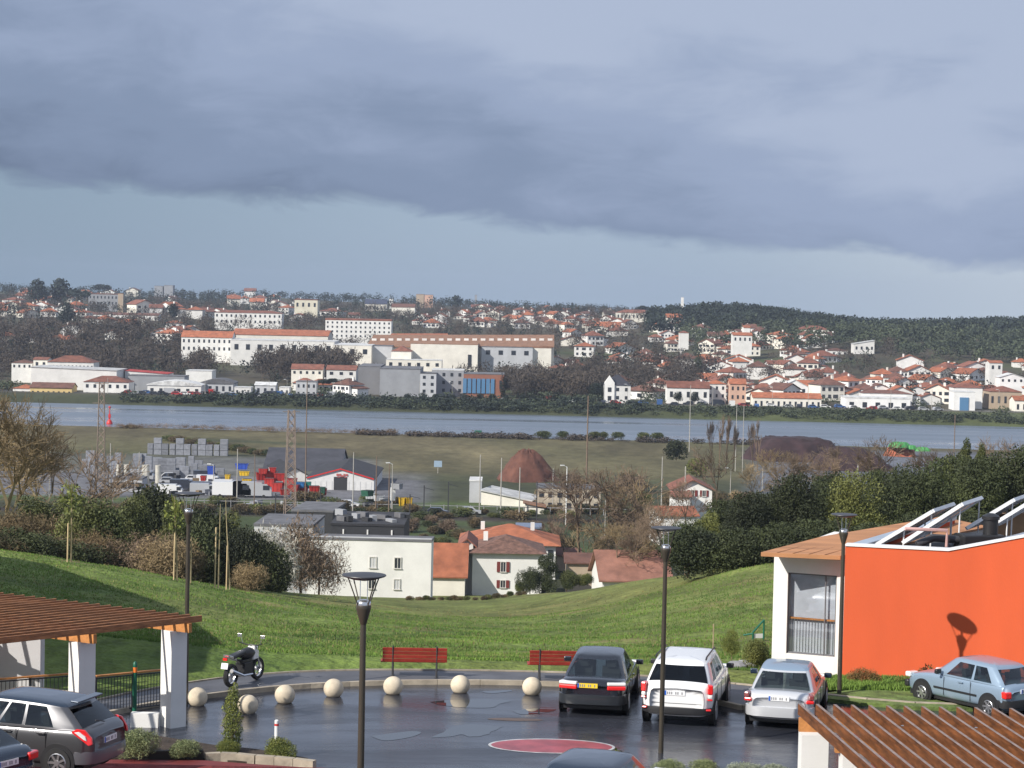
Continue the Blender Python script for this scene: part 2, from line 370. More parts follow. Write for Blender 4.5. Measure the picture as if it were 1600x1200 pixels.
# ------------------------------------------------------------------ materials
M_WHITE = mat('white_render', (.78, .77, .74), .8, var=.05, scale=.8, bump=.1, bscale=30)
M_ORANGE = mat('orange_render', (.62, .100, .030), .85, var=.05, scale=.7, stretch=(1, 1, .25), bump=.12, bscale=40)
M_PARA = mat('white_metal_cap', (.8, .8, .8), .4, var=.03)
M_WOODD = mat('brown_timber', (.35, .15, .06), .65, var=.3, scale=3, stretch=(1, 1, 6), bump=.2)
M_WOODO = mat('orange_timber', (.52, .22, .065), .6, var=.22, scale=4, bump=.15)
M_WOODR = mat('weathered_timber', (.17, .06, .018), .6, var=.4, scale=5, stretch=(6, .35, 2), bump=.3)
M_RED = mat('red_timber', (.33, .035, .022), .5, var=.15, scale=6, rand=.12)
M_DGREY = mat('dark_grey_metal', (.045, .045, .05), .45, var=.1)
M_POST = mat('bronze_post', (.07, .06, .045), .4, .3, var=.1)
M_SILV = mat('silver_metal', (.7, .7, .7), .25, .9, var=0)
M_CONC = mat('pale_concrete', (.62, .53, .40), .8, var=.12, scale=4, bump=.15, bscale=60, rand=.05)
M_CONCG = mat('grey_concrete', (.30, .30, .31), .85, var=.15, scale=1, rand=.15)
M_KERB = mat('kerb_stone', (.36, .31, .24), .85, var=.2, scale=2, bump=.2, rand=.12)
M_WALK = mat('walkway_asphalt', (.10, .10, .11), .55, var=.2, scale=.8, bump=.2, bscale=30)
M_SOIL = mat('soil', (.05, .035, .025), .95, var=.3, scale=3, bump=.6)
M_REDASPH = mat('red_asphalt', (.19, .035, .035), .6, var=.15, scale=1)
M_BLK = mat('black_rubber', (.015, .015, .016), .7, var=.1)
M_BLKP = mat('black_plastic', (.02, .02, .022), .45, var=.1)
M_GREEN = mat('green_paint', (.01, .12, .07), .4, var=.1)
M_OGR = mat('orange_band', (.8, .2, .03), .5, var=0)
M_REDP = mat('red_paint', (.6, .03, .025), .45, var=.08)
M_WPAINT = mat('white_paint', (.78, .78, .76), .5, var=.06)
M_BARK = mat('brown_bark', (.16, .115, .075), .9, var=.25, scale=4, rand=.15)
M_BARKP = mat('pale_bark', (.36, .29, .17), .9, var=.2, scale=4, rand=.12)
M_TWIG = mat('grey_brown_twigs', (.19, .135, .09), .9, var=.3, scale=.8, rand=.15)
M_TWIGG = mat('golden_twigs', (.26, .19, .10), .9, var=.3, scale=.8, rand=.1)
M_TWIGW = mat('silver_twigs', (.5, .48, .42), .9, var=.25, scale=.8, rand=.1)
M_LDARK = mat('dark_evergreen_leaves', (.042, .052, .014), .75, var=.6, scale=.6, rand=.35, c2=(.012, .018, .006))
M_LMID = mat('green_leaves', (.095, .098, .022), .7, var=.5, scale=.9, rand=.25, c2=(.03, .05, .012))
M_LYEL = mat('yellow_green_leaves', (.17, .18, .035), .7, var=.4, scale=3, rand=.15, c2=(.07, .10, .02))
M_LPALE = mat('pale_green_leaves', (.20, .22, .10), .65, var=.4, scale=6, rand=.15, c2=(.06, .09, .03))
M_LRUST = mat('rust_leaves', (.22, .09, .03), .7, var=.4, scale=4, c2=(.07, .08, .02))
M_FARDK = mat('far_evergreens', (.018, .027, .017), .85, var=.5, scale=.05, c2=(.008, .015, .012))
M_FARGR = mat('far_green_wood', (.05, .062, .03), .85, var=.5, scale=.05, c2=(.024, .034, .02))
M_FARBR = mat('far_bare_wood', (.066, .050, .036), .9, var=.35, scale=.05, c2=(.05, .042, .036))
M_LDRY = mat('dry_bramble', (.13, .09, .045), .9, var=.4, scale=.7, c2=(.04, .04, .018), rand=.2)

# ------------------------------------------------------------------ vegetation builders
def quads(P, size, rg, asp=1.0, up=0.0):
    n = len(P); a = rg.normal(size=(n, 3)); a[:, 2] += up; a /= np.linalg.norm(a, axis=1)[:, None]
    b = np.cross(a, rg.normal(size=(n, 3))); b /= np.linalg.norm(b, axis=1)[:, None]+1e-9
    s = size*(.6+.8*rg.random(n))[:, None]; a = a*s*asp; b = b*s
    co = np.stack([P-a, P+b*.8, P+a, P-b*.8], 1).reshape(-1, 3)
    return co, np.arange(4*n).reshape(n, 4)
def blobs_pts(bl, n, rg, shell=.55):
    w = np.array([b[3]*b[4]*b[5] for b in bl])**.67; k = rg.choice(len(bl), n, p=w/w.sum()); B = np.array(bl)
    d = rg.normal(size=(n, 3)); d /= np.linalg.norm(d, axis=1)[:, None]; r = shell+(1-shell)*rg.random(n)**.5
    r *= 1+.14*np.sin(d[:, 0]*7+k)*np.sin(d[:, 1]*6+k*2)
    return B[k, :3]+d*r[:, None]*B[k, 3:6]
def crown_blobs(kind, rg):
    o = []
    if kind == 'round':
        for i in range(16):
            t = rg.normal(size=3); t /= np.linalg.norm(t); q = .16+.12*rg.random(); rr = .24*rg.random()**.4
            o.append((t[0]*rr*1.1, t[1]*rr*1.1, .62+t[2]*.27, q, q, q*.85))
    elif kind == 'bush':
        for i in range(14):
            a = rg.random()*6.28; r = .42*rg.random()**.6; q = .22+.14*rg.random(); o.append((math.cos(a)*r, math.sin(a)*r, .3+.38*rg.random()*(1-r), q, q, q*1.1))
    elif kind == 'cone':
        for i in range(22):
            z = .08+.88*i/21; w = .26*(1-z)**.8+.03; a = rg.random()*6.28; o.append((math.cos(a)*w*.35, math.sin(a)*w*.35, z, w, w, .07))
    elif kind == 'column':
        for i in range(16):
            z = .06+.88*i/15; w = .11*math.sin(math.pi*min(1, (z*.8+.22)))**.6+.015; o.append((rg.normal()*.012, rg.normal()*.012, z, w, w, .08))
    elif kind == 'umbrella':
        for i in range(16):
            a = rg.random()*6.28; r = .42*rg.random()**.5; q = .13+.06*rg.random(); o.append((math.cos(a)*r, math.sin(a)*r, .82-.25*r+.04*rg.random(), q, q, .10))
    elif kind == 'twig':
        for i in range(10):
            a = rg.random()*6.28; r = .35*rg.random()**.6; q = .22+.12*rg.random(); o.append((math.cos(a)*r, math.sin(a)*r, .34+.36*rg.random()*(1-r), q, q, q*1.2))
    elif kind == 'hedge':
        for i in range(26):
            t = rg.random(); a = rg.random()*6.28; w = .30*(1-.55*t); o.append((math.cos(a)*w*.7, math.sin(a)*w*.7, .08+.8*t, .17, .17, .13))
    return o
def skeleton(rg, levels=5, spread=.5, up=.35, upright=False, trunk=.28, r0=.02, n0=4):
    segs = []
    def grow(p, d, ln, r, lv):
        q = p+d*ln; segs.append((p, q, r, r*.66, lv))
        if lv == 0: return
        k = n0-(rg.random_sample() < .45 and n0 > 3)
        for i in range(k):
            s = spread*(.5 if upright else 1)
            nd = d+Vector((rg.normal()*s, rg.normal()*s, rg.normal()*s*.6+up*(.8 if upright else .35))); nd.normalize()
            grow(p.lerp(q, .55+.45*rg.random()) if i else q, nd, ln*(.62+.25*rg.random()), r*.62, lv-1)
    grow(Vector((0, 0, 0)), Vector((rg.normal()*.06, rg.normal()*.06, 1)).normalized(), trunk, r0, levels); return segs
def skel_mesh(name, segs, m, minlv=-1, maxlv=99, rmin=.0018, k=3):
    co = []; f = []; 
    for p, q, r1, r2, lv in segs:
        if lv < minlv or lv > maxlv: continue
        t = (q-p).normalized(); u = t.cross(Vector((.3, .9, .1))).normalized(); w = t.cross(u); b = len(co)
        for pt, r in ((p, max(r1, rmin)), (q, max(r2, rmin))):
            for j in range(k): a = 6.283*j/k; co.append(pt+(u*math.cos(a)+w*math.sin(a))*r)
        for j in range(k): f.append((b+j, b+(j+1) % k, b+k+(j+1) % k, b+k+j))
    return npmesh(name, np.array(co), np.array(f), [m])
TM = {}
def tree_meshes(kind, var, leafm, barkm, lod):
    key = (kind, var, leafm.name, lod)
    if key in TM: return TM[key]
    rg = np.random.RandomState(hash_(kind)+var*13)
    if kind in ('bare', 'poplar', 'whip'):
        lv = {'near': 6, 'mid': 5, 'far': 4}[lod]
        sg = skeleton(rg, lv, .62 if kind == 'bare' else .3, .35, kind != 'bare', .26 if kind == 'bare' else .2, .017, 4 if kind == 'bare' else 3)
        zt = max(s[1].z for s in sg); sg = [(a/zt, b/zt, r1, r2, l) for a, b, r1, r2, l in sg]
        rm = {'near': .0012, 'mid': .0022, 'far': .005}[lod]
        tr = skel_mesh('trunk', sg, barkm, lv-1); cr = skel_mesh('crown', sg, leafm, -1, lv-2, rm)
    else:
        n, sz = {'close': (12000, .010), 'near': (13000, .0088), 'mid': (2400, .021), 'far': (420, .05)}[lod]
        if kind == 'column': sz *= .8; n //= 2
        if kind == 'bush': sz *= 1.5
        bl = crown_blobs(kind, rg); P = blobs_pts(bl, n, rg); P[:, 2] = np.maximum(P[:, 2], .01)
        if kind == 'twig': co, f = quads(blobs_pts(bl, 5200 if lod == 'near' else 2500, rg, .1), .0065 if lod == 'near' else .014, rg, 6, .9)
        elif kind in ('cone',): co, f = quads(P, sz*.9, rg, 1.8, -.3)
        else: co, f = quads(P, sz, rg, 1.5)
        cr = npmesh('crown', co, f, [leafm])
        b = MB(); zt = .55 if kind in ('round',) else (.8 if kind == 'umbrella' else .5)
        b.tube([(0, 0, -.04), (.01, 0, zt*.5), (0, .01, zt)], [.022, .017, .01], 6)
        for i in range(5):
            a = rg.random()*6.28; b.tube([(0, 0, zt*(.5+.1*i)), (math.cos(a)*.16, math.sin(a)*.16, zt*(.5+.1*i)+.14)], [.009, .004], 4)
        tr = b.mesh('trunk', barkm)
    TM[key] = (tr, cr); return TM[key]
def hash_(s): return sum(ord(c)*(i+3) for i, c in enumerate(s)) % 9973
def tree(name, kind, pos, h, leafm, label, cat='tree', group=None, var=0, lod='mid', wide=1.0, bark=None, rz=None, single=False):
    tr, cr = tree_meshes(kind, var, leafm, bark or M_BARK, lod)
    e = empty(name, pos, rnd.random()*6.28 if rz is None else rz, label, cat, group); e.scale = (h*wide, h*wide, h)
    newobj('trunk', tr, e); newobj('crown', cr, e); return e
def treepx(name, kind, px, ybase, ytop, leafm, label, wide=1.0, d=None, **k):
    p = hit(px, ybase) if d is None else at(px, ybase, d)
    h = (ybase-ytop)/pz(p.y); return tree(name, kind, p-Vector((0, 0, .03*h)), h, leafm, label, wide=wide, **k)

# ------------------------------------------------------------------ parking place
INN = [(60, 1160), (110, 1138), (160, 1121), (230, 1106), (300, 1094), (380, 1084), (450, 1077), (520, 1073), (600, 1070), (700, 1069), (800, 1070), (900, 1073), (1000, 1079), (1080, 1090), (1150, 1108), (1200, 1108), (1240, 1096), (1290, 1091), (1345, 1097), (1430, 1104), (1700, 1112)]
OUT = [(60, 1120), (110, 1105), (160, 1092), (230, 1078), (300, 1066), (380, 1056), (450, 1051), (520, 1048), (600, 1047), (700, 1047.5), (800, 1049), (900, 1052), (1000, 1056), (1080, 1062), (1150, 1069), (1200, 1074), (1240, 1078), (1290, 1081)]
def dens(P, k=6):
    P = [Vector(p) for p in P]; o = []
    for i in range(len(P)-1):
        p0, p1, p2, p3 = P[max(i-1, 0)], P[i], P[i+1], P[min(i+2, len(P)-1)]
        for j in range(k):
            t = j/k; o.append(.5*((2*p1)+(p2-p0)*t+(2*p0-5*p1+4*p2-p3)*t*t+(3*p1-p0-3*p2+p3)*t*t*t))
    return o+[P[-1]]
inn = dens([pl(a, b, 0) for a, b in INN]); out = dens([pl(a, b, .12) for a, b in OUT])
def mlot():
    m = mat('wet_asphalt', (.034, .037, .048), .3, var=.25, scale=.5, spec=.55)
    n = m.node_tree.nodes; l = m.node_tree.links; b = n['Principled BSDF']; t = n.new('ShaderNodeTexCoord')
    mp = n.new('ShaderNodeMapping'); mp.inputs['Scale'].default_value = (.35, 1.5, 1); l.new(t.outputs['Object'], mp.inputs[0])
    z = n.new('ShaderNodeTexNoise'); z.inputs['Scale'].default_value = .42; z.inputs['Detail'].default_value = 6; z.inputs['Roughness'].default_value = .6; z.inputs['Distortion'].default_value = .6; l.new(mp.outputs[0], z.inputs['Vector'])
    mr = n.new('ShaderNodeMapRange'); mr.inputs[1].default_value = .36; mr.inputs[2].default_value = .64; mr.inputs[3].default_value = .07; mr.inputs[4].default_value = .36; l.new(z.outputs[0], mr.inputs[0]); l.new(mr.outputs[0], b.inputs['Roughness'])
    z2 = n.new('ShaderNodeTexNoise'); z2.inputs['Scale'].default_value = 9; z2.inputs['Detail'].default_value = 5; l.new(t.outputs['Object'], z2.inputs['Vector'])
    bp = n.new('ShaderNodeBump'); bp.inputs['Strength'].default_value = .35; bp.inputs['Distance'].default_value = .02; l.new(z2.outputs[0], bp.inputs['Height'])
    z3 = n.new('ShaderNodeTexNoise'); z3.inputs['Scale'].default_value = .6; z3.inputs['Detail'].default_value = 3; l.new(t.outputs['Object'], z3.inputs['Vector'])
    b3 = n.new('ShaderNodeBump'); b3.inputs['Strength'].default_value = .1; b3.inputs['Distance'].default_value = .05; l.new(z3.outputs[0], b3.inputs['Height']); l.new(b3.outputs[0], bp.inputs['Normal']); l.new(bp.outputs[0], b.inputs['Normal'])
    return m
b = MB(); b.poly([tuple(p) for p in inn]+[(18, 50, 0), (18, 48.7, 0), (-13, 48.7, 0), (-13, 50, 0)]); tag(b.build('parking_asphalt', mlot()), kind='structure')
b = MB(); nI = (len(OUT)-1)*6+1
for i in range(nI-1):
    q = [out[i], out[i+1], inn[i+1]+Vector((0, 0, .12)), inn[i]+Vector((0, 0, .12))]; b.poly([tuple(p) for p in q])
tag(b.build('walkway', M_WALK), kind='structure')
# kerb stones along the inner edge, one by one
ke = empty('kerb', (0, 0, 0)); tag(ke, kind='structure')
def kerbline(P, z0=0.0, h=.125, w=.14, step=1.0):
    acc = 0; last = P[0]
    for p in P[1:]:
        if (p-last).length >= step or p is P[-1]:
            v = p-last; m = (p+last)/2; a = math.atan2(v.y, v.x); k = MB(); k.box((0, 0, 0), (v.length-.015, w, h+.12))
            o = k.build('kerb_stone', M_KERB, ke); o.location = (m.x, m.y, z0+(h-.12)/2+.004*rnd.random()); o.rotation_euler = (0, 0, a); last = p
kerbline([Vector((p.x, p.y, 0)) for p in inn])
kerbline([Vector((p.x, p.y, 0)) for p in out], z0=.03, w=.07)
def sheet(name, pts, z, m, kind='structure', parent=None):
    if name == 'puddle':
        Q = [Vector((x+rnd.uniform(-2, 2), y+rnd.uniform(-.5, .5), 0)) for x, y in pts]; Q = dens(Q+[Q[0]], 6)[:-1]; pts = [(q.x, q.y) for q in Q]
    b = MB(); b.poly([tuple(pl(x, y, z)) for x, y in pts]); return tag(b.build(name, m, parent), kind=kind if not parent else None)
M_PUD = mat('puddle_water', (.03, .035, .04), .02, var=0, spec=.9)
sheet('puddle', [(p.x, p.y) for p in dens([Vector(q+(0,)) for q in [(672, 1153), (690, 1145), (702, 1137), (725, 1132), (750, 1132), (772, 1134), (786, 1135), (770, 1143), (755, 1149), (735, 1151), (722, 1148), (705, 1151)]], 4)], .005, M_PUD)
sheet('puddle', [(672, 1097), (690, 1094), (720, 1093), (770, 1093), (800, 1095), (780, 1100), (770, 1105), (730, 1106), (695, 1103)], .005, M_PUD)
sheet('puddle', [(750, 1080), (790, 1078), (800, 1080), (770, 1083)], .005, M_PUD)
sheet('puddle', [(800, 1110), (850, 1106), (868, 1108), (850, 1113), (815, 1116)], .005, M_PUD)
sheet('puddle', [(580, 1150), (640, 1143), (660, 1145), (640, 1152), (600, 1157)], .005, M_PUD)
M_MARK = mat('worn_white_marking', (.5, .5, .5), .4, var=.25, scale=3); M_PINK = mat('worn_red_marking', (.33, .06, .07), .35, var=.25, scale=1.5)
c0 = pl(862, 1165.5, .006); b = MB(); b.lathe([(1.0, 0), (.93, 0)], 48); 
b = MB(); ring = [(math.cos(a*math.pi/24), math.sin(a*math.pi/24)) for a in range(48)]
for i in range(48):
    j = (i+1) % 48; b.poly([(ring[i][0]*1.52, ring[i][1]*.84, 0), (ring[j][0]*1.52, ring[j][1]*.84, 0), (ring[j][0]*1.45, ring[j][1]*.76, 0), (ring[i][0]*1.45, ring[i][1]*.76, 0)])
tag(b.build('white_oval_marking', M_MARK, loc=c0), kind='structure')
b = MB(); b.poly([(x*1.45, y*.76, 0) for x, y in ring]); tag(b.build('red_oval_marking', M_PINK, loc=c0), kind='structure')
b = MB(); r0 = pl(805, 1124, .006)
b.poly([(x*.7, y*.18, 0) for x, y in ring]); tag(b.build('worn_marking', mat('brown_stain', (.12, .08, .06), .5), loc=r0), kind='structure')
# planting bed and red lane at the lower left
b = MB(); b.slab([tuple(pl(x, y, .3)) for x, y in [(140, 1150), (250, 1150), (330, 1163), (400, 1170), (480, 1184), (492, 1196), (400, 1191), (320, 1185), (200, 1184), (140, 1184)]], (0, 0, -.5)); tag(b.build('planting_bed', M_SOIL), kind='structure')
sheet('red_lane', [(60, 1187), (200, 1187), (320, 1188), (400, 1194), (492, 1200), (560, 1215), (560, 1260), (0, 1260)], .34, M_REDASPH)
k2 = empty('bed_kerb'); tag(k2, kind='structure')
KL = [pl(x, y, .3) for x, y in [(320, 1187), (345, 1186), (370, 1187), (400, 1190), (430, 1192), (460, 1195), (492, 1199)]]
for a, c in zip(KL[:-1], KL[1:]):
    v = c-a; o = MB().box((0, 0, 0), (v.length-.02, .16, .3)).build('kerb_stone', M_KERB, k2); o.location = (a+c)/2; o.rotation_euler = (0, 0, math.atan2(v.y, v.x))
a, c = pl(196, 1184, .35), pl(318, 1182, .35); v = c-a
o = tag(MB().box((0, 0, 0), (v.length, .14, .3)).build('timber_edging', mat('dark_timber', (.04, .035, .03), .8)), 'dark timber board edging the planting bed behind the silver hatchback', 'edging'); o.location = (a+c)/2; o.rotation_euler = (0, 0, math.atan2(v.y, v.x))

# ------------------------------------------------------------------ street lamps
def lamp(label, px, yd, d, zb):
    c = at(px, yd, d); h = c.z-zb
    e = empty('street_lamp', (c.x, c.y, zb), .3, label, 'street lamp', 'round topped street lamps of the car park')
    MB().tube([(0, 0, -.1), (0, 0, h*.5), (0, 0, h-.72)], [.062, .056, .048], 12).build('post', M_POST, e, True)
    MB().lathe([(.048, h-.8), (.06, h-.76), (.12, h-.55), (.125, h-.5), (.12, h-.48)], 20).build('collar', M_POST, e, True)
    MB().lathe([(.118, h-.48), (.122, h-.44), (.10, h-.405), (.05, h-.39), (.001, h-.385)], 20).build('lamp_head', M_SILV, e, True)
    for k in range(4):
        a = k*math.pi/2+.4; ca, sa = math.cos(a), math.sin(a)
        MB().tube([(ca*.105, sa*.105, h-.5), (ca*.20, sa*.20, h-.28), (ca*.32, sa*.32, h-.01)], .011, 6).build('arm', M_POST, e, True)
    MB().lathe([(.05, h-.085), (.2, h-.06), (.34, h-.015), (.36, h), (.355, h+.012), (.2, h+.03), (.001, h+.04)], 32).build('reflector', M_DGREY, e, True)
    for k in range(2):
        MB().tube([((k-.5)*.12, 0, h-.42), ((k-.5)*.12, 0, h-.06)], .008, 5).build('rod', M_SILV, e, True)
    return e
LP1 = lamp('tall street lamp in front of the white block, nearest and largest of the lamps', 569, 899, 35, .8)
lamp('street lamp whose bronze post crosses the white SUV', 1041, 825, 51.2, 0)
LP3 = lamp('street lamp standing at the corner of the orange wall', 1319, 804, 58.9, .12)
lamp('street lamp with black post rising behind the left timber pergola', 295, 771, 56, -.05)

# ------------------------------------------------------------------ ball bollards
BL = [(308, 1105, 'pale concrete ball bollard half hidden by the white pergola pillar'), (387, 1117, 'pale concrete ball bollard just right of the thin conifer'), (445, 1101, 'pale concrete ball bollard below the parked motorcycle, third from left'),
      (521, 1091, 'pale concrete ball bollard just left of the tall near lamp post'), (614, 1087, 'pale concrete ball bollard in front of the left red bench'), (719, 1085, 'pale concrete ball bollard reflected in a puddle between the two red benches'), (831, 1088, 'pale concrete ball bollard beside the dark sedan, rightmost of the row')]
ballm = None
for px, py, lb in BL:
    p = pl(px, py-3, 0); q = MB()
    if ballm is None:
        q.lathe([(max(.265*math.sin(t), .001), .205-.265*math.cos(t)) for t in [math.acos(.77)+(math.pi-math.acos(.77))*i/16 for i in range(17)]], 28); ballm = q.mesh('ball_bollard', M_CONC, True)
    tag(newobj('ball_bollard', ballm, None, p), lb, 'bollard', 'concrete ball bollards along the kerb').rotation_euler = (0, 0, rnd.random()*6)

# ------------------------------------------------------------------ benches (seen from behind)
def bench(label, px, d=59.8, w=1.78):
    p = at(px, 1063, d); e = empty('park_bench', (p.x, p.y, .12), .03, label, 'bench', 'red slatted benches facing the meadow')
    for i in range(4): MB().box((0, -.02-.045*i*.55, .44+.105*i+.05), (w, .03, .094), 0, 0, R(14)).build('back_slat', M_RED, e, bevel=.006)
    for i in range(4): MB().box((-.05, .07+.115*i, .44), (w, .10, .03)).build('seat_slat', M_RED, e, bevel=.006)
    for s in (-1, 1):
        x = s*w*.34; q = MB(); q.tube([(x, -.02, 0), (x, -.0, .42)], .028, 8); q.tube([(x, 0, .42), (x, -.13, .9)], .022, 8); q.tube([(x, 0, .40), (x, .46, .41)], .022, 8); q.tube([(x, .44, 0), (x, .44, .41)], .022, 8)
        q.box((x, .22, .006), (.08, .6, .012)); q.build('leg', M_DGREY, e, True)
    return e
bench('red slatted bench seen from behind, left one, whole in view', 647.5)
bench('red slatted bench partly hidden behind the dark sedan', 877)

# ------------------------------------------------------------------ cars
M_GLS = glass('car_glass', (.42, .48, .47), .07); M_GLD = glass('privacy_glass', (.03, .035, .045), .04)
M_TAIL = mat('tail_light_red', (.75, .02, .02), .15, var=0, coat=1); M_TAILW = mat('tail_light_clear', (.8, .78, .76), .1, var=0, coat=1)
M_CHR = mat('chrome', (.75, .75, .77), .12, 1, var=0); M_RIM = mat('alloy_rim', (.6, .6, .62), .3, .85, var=0)
M_SEAT = mat('car_seat', (.05, .05, .055), .8, var=0); M_PLATW = mat('white_plate', (.8, .8, .8), .4, var=0); M_PLATY = mat('yellow_plate', (.85, .6, .04), .4, var=0); M_BLUEB = mat('blue_plate_band', (.03, .12, .5), .4, var=0)
M_INK = mat('plate_print', (.25, .25, .27), .5, var=0)
def paint(n, c, metal=.0, rough=.35): return mat(n, c, rough, metal, var=0, coat=.8)
def car(name, label, loc, rz, s):
    L_, W_, H_ = s['L'], s['W'], s['H']; w = W_/2; P = s['paint']; belt = s['belt']; zh, zt = s['hood'], s['tail']; bumperm = s.get('bumper', P)
    yfb, yft, yrt, yrb = s['gh']; wt = w*s.get('tumble', .76)*.95; wb = w*.95
    e = empty(name, loc, rz, label, s.get('cat', 'car'), 'cars standing in the car park')
    f, r = L_/2, -L_/2; gc = s.get('gc', .2)
    st = [(f, .58, .60, .32), (f-.04, .64, .76, .24), (f-.18, zh-.08, .89, .2), (f-.5, zh, .98, gc), (yfb+.1, belt-.03, 1, gc), (yfb-.3, belt, 1, gc), ((yfb+yrb)/2, belt, 1, gc), (yrb+.25, belt+.01, 1, gc), (min(yrb, r+.5), (belt+zt)/2 if yrb > r+.45 else zt, .985, gc), (r+.18, zt-.01, .93, .24), (r+.05, zt-.06, .87, .27), (r, zt-.18, .76, .34)]
    q = MB(); n = 0
    for y, z1, kw, z0 in st:
        ww = w*kw; zm = (z0+z1)/2; h = z1-z0
        ring = [(0, z0), (ww*.8, z0), (ww*.955, z0+.08), (ww*.985, z0+h*.28), (ww, z0+h*.52), (ww*.985, z0+h*.74), (ww*.95, z1-.05), (ww*.86, z1), (0, z1+.03)]
        pts = [(x, y, z) for x, z in ring]+[(-x, y, z) for x, z in ring[-2:0:-1]]; q.v += pts; n = len(pts)
    for i in range(len(st)-1):
        for j in range(n): q.f.append((i*n+j, i*n+(j+1) % n, (i+1)*n+(j+1) % n, (i+1)*n+j)); q.m.append(0)
    q.f += [tuple(range(n)), tuple(range((len(st)-1)*n, len(st)*n))[::-1]]; q.m += [0, 0]
    body = q.build('body', P, e, True, sub=2)
    # greenhouse: one rounded shell of stacked outlines; panes are its cells, pillars and roof the rest
    zb = belt-.035; ztp = H_-.075; GM = s.get('glass', M_GLS); sw = sorted(s['side'], key=lambda p: -p[1]); nS = [0.0]
    for p in sw: nS += [1-p[1], 1-(p[0]+p[1])/2, 1-p[0]]
    nS += [1.0]; fr_ = [-.86, -.6, -.3, 0, .3, .6, .86]; v0r = s.get('rv0', .12)
    vs_ = [0, .04, .1, .12, .3, .5, .7, .84, .92, 1.0]
    def outline(hw, yf, yr, rc, bf_, br_, z):
        P_ = []
        for t in nS: P_.append((hw*(1-.03*(2*t-1)**2), (yf-rc)+((yr+rc)-(yf-rc))*t, 's', t))
        for k in (1, 2): an = k*math.pi/6; P_.append((hw*.97-rc*(1-math.cos(an)), yr+rc-rc*math.sin(an), 'c', 0))
        for q_ in fr_[::-1]: x = q_*(hw-rc*.55)/.86; P_.append((x, yr-br_*(1-(q_/.86)**2)+rc*.06, 'r', q_))
        for k in (2, 1): an = k*math.pi/6; P_.append((-(hw*.97-rc*(1-math.cos(an))), yr+rc-rc*math.sin(an), 'c', 0))
        for t in nS[::-1]: P_.append((-hw*(1-.03*(2*t-1)**2), (yf-rc)+((yr+rc)-(yf-rc))*t, 's', t))
        for k in (1, 2): an = k*math.pi/6; P_.append((-(hw*.97-rc*(1-math.cos(an))), yf-rc+rc*math.sin(an), 'c', 0))
        for q_ in fr_: x = q_*(hw-rc*.55)/.86; P_.append((x, yf+bf_*(1-(q_/.86)**2)-rc*.06, 'f', q_))
        for k in (2, 1): an = k*math.pi/6; P_.append((hw*.97-rc*(1-math.cos(an)), yf-rc+rc*math.sin(an), 'c', 0))
        return [(x, y, z, kd, t) for x, y, kd, t in P_]
    rings = [outline(wb+(wt-wb)*v**1.25, yfb+(yft-yfb)*v**.95, yrb+(yrt-yrb)*v**1.15, .17, .10, .07, zb+(ztp-zb)*v) for v in vs_]
    hwT, yfT, yrT = wt, yft, yrt
    for dI, dz in ((.035, .03), (.11, .052), (.28, .068), (.5, .074)): rings.append(outline(hwT-dI*.9, yfT-dI*1.2, yrT+dI*1.2, .17*(1-dI), .08, .06, ztp+dz))
    dr_ = s.get('drop', .04)
    for i, rg_ in enumerate(rings):
        k_ = min(1, i/9); rings[i] = [(x, y, z-dr_*k_*max(0, min(1.3, (yft-.2-y)/(yft-yrt)))**2, kd, t) for x, y, z, kd, t in rg_]
    nP = len(rings[0]); groups_ = {}
    for i in range(len(rings)-1):
        va = vs_[i] if i < len(vs_) else 2; vb = vs_[i+1] if i+1 < len(vs_) else 2
        for j in range(nP):
            a_, b_ = rings[i][j], rings[i][(j+1) % nP]; key = 'roof' if va >= 1 else 'pillars'; gm = None
            if vb <= .93:
                if a_[3] == b_[3] == 's' and a_[0]*b_[0] > 0 and .1 <= va:
                    tm = 1-(a_[4]+b_[4])/2
                    for n_, p in enumerate(sw):
                        if p[0] < tm < p[1]: key = ('window', n_, a_[0] > 0); gm = p[2] if len(p) > 2 else GM
                if a_[3] == b_[3] == 'r' and va >= v0r-.09: key = ('rear_window', 0, 0); gm = s.get('rearglass', GM)
                if a_[3] == b_[3] == 'f' and va >= .04: key = ('windscreen', 0, 0); gm = GM
            g_ = groups_.setdefault(key, (MB(), {}, gm)); ids = []
            for (ii, jj) in ((i, j), (i, (j+1) % nP), (i+1, (j+1) % nP), (i+1, j)):
                if (ii, jj) not in g_[1]: g_[1][(ii, jj)] = len(g_[0].v); g_[0].v.append(rings[ii][jj][:3])
                ids.append(g_[1][(ii, jj)])
            g_[0].f.append(tuple(ids)); g_[0].m.append(0)
    rq = groups_['roof'][0]; k0 = len(rq.v); rq.v += [q_[:3] for q_ in rings[-1]]; rq.f.append(tuple(range(k0, k0+nP))); rq.m.append(0)
    for key, (mb_, _, gm) in groups_.items():
        if isinstance(key, tuple): mb_.build(key[0], gm, e, True)
        else: mb_.build(key, s.get('roofm', P) if key == 'roof' else s.get('pillar', P), e, True)
    # interior
    it = MB()
    for x in (-.36, .36):
        for y in ((yft-.45), (yft-1.3)):
            if y > yrb+.3: it.box((x, y, belt-.05), (.46, .14, .5), rx=R(-12)); it.box((x, y-.06, belt+.27), (.24, .09, .16))
    it.box((0, yfb-.15, belt-.08), (wb*1.7, .3, .1)); it.build('seats', M_SEAT, e)
    # wheels
    wr = s.get('wr', .31); wy = s.get('wb', (f-.82, r+.72))
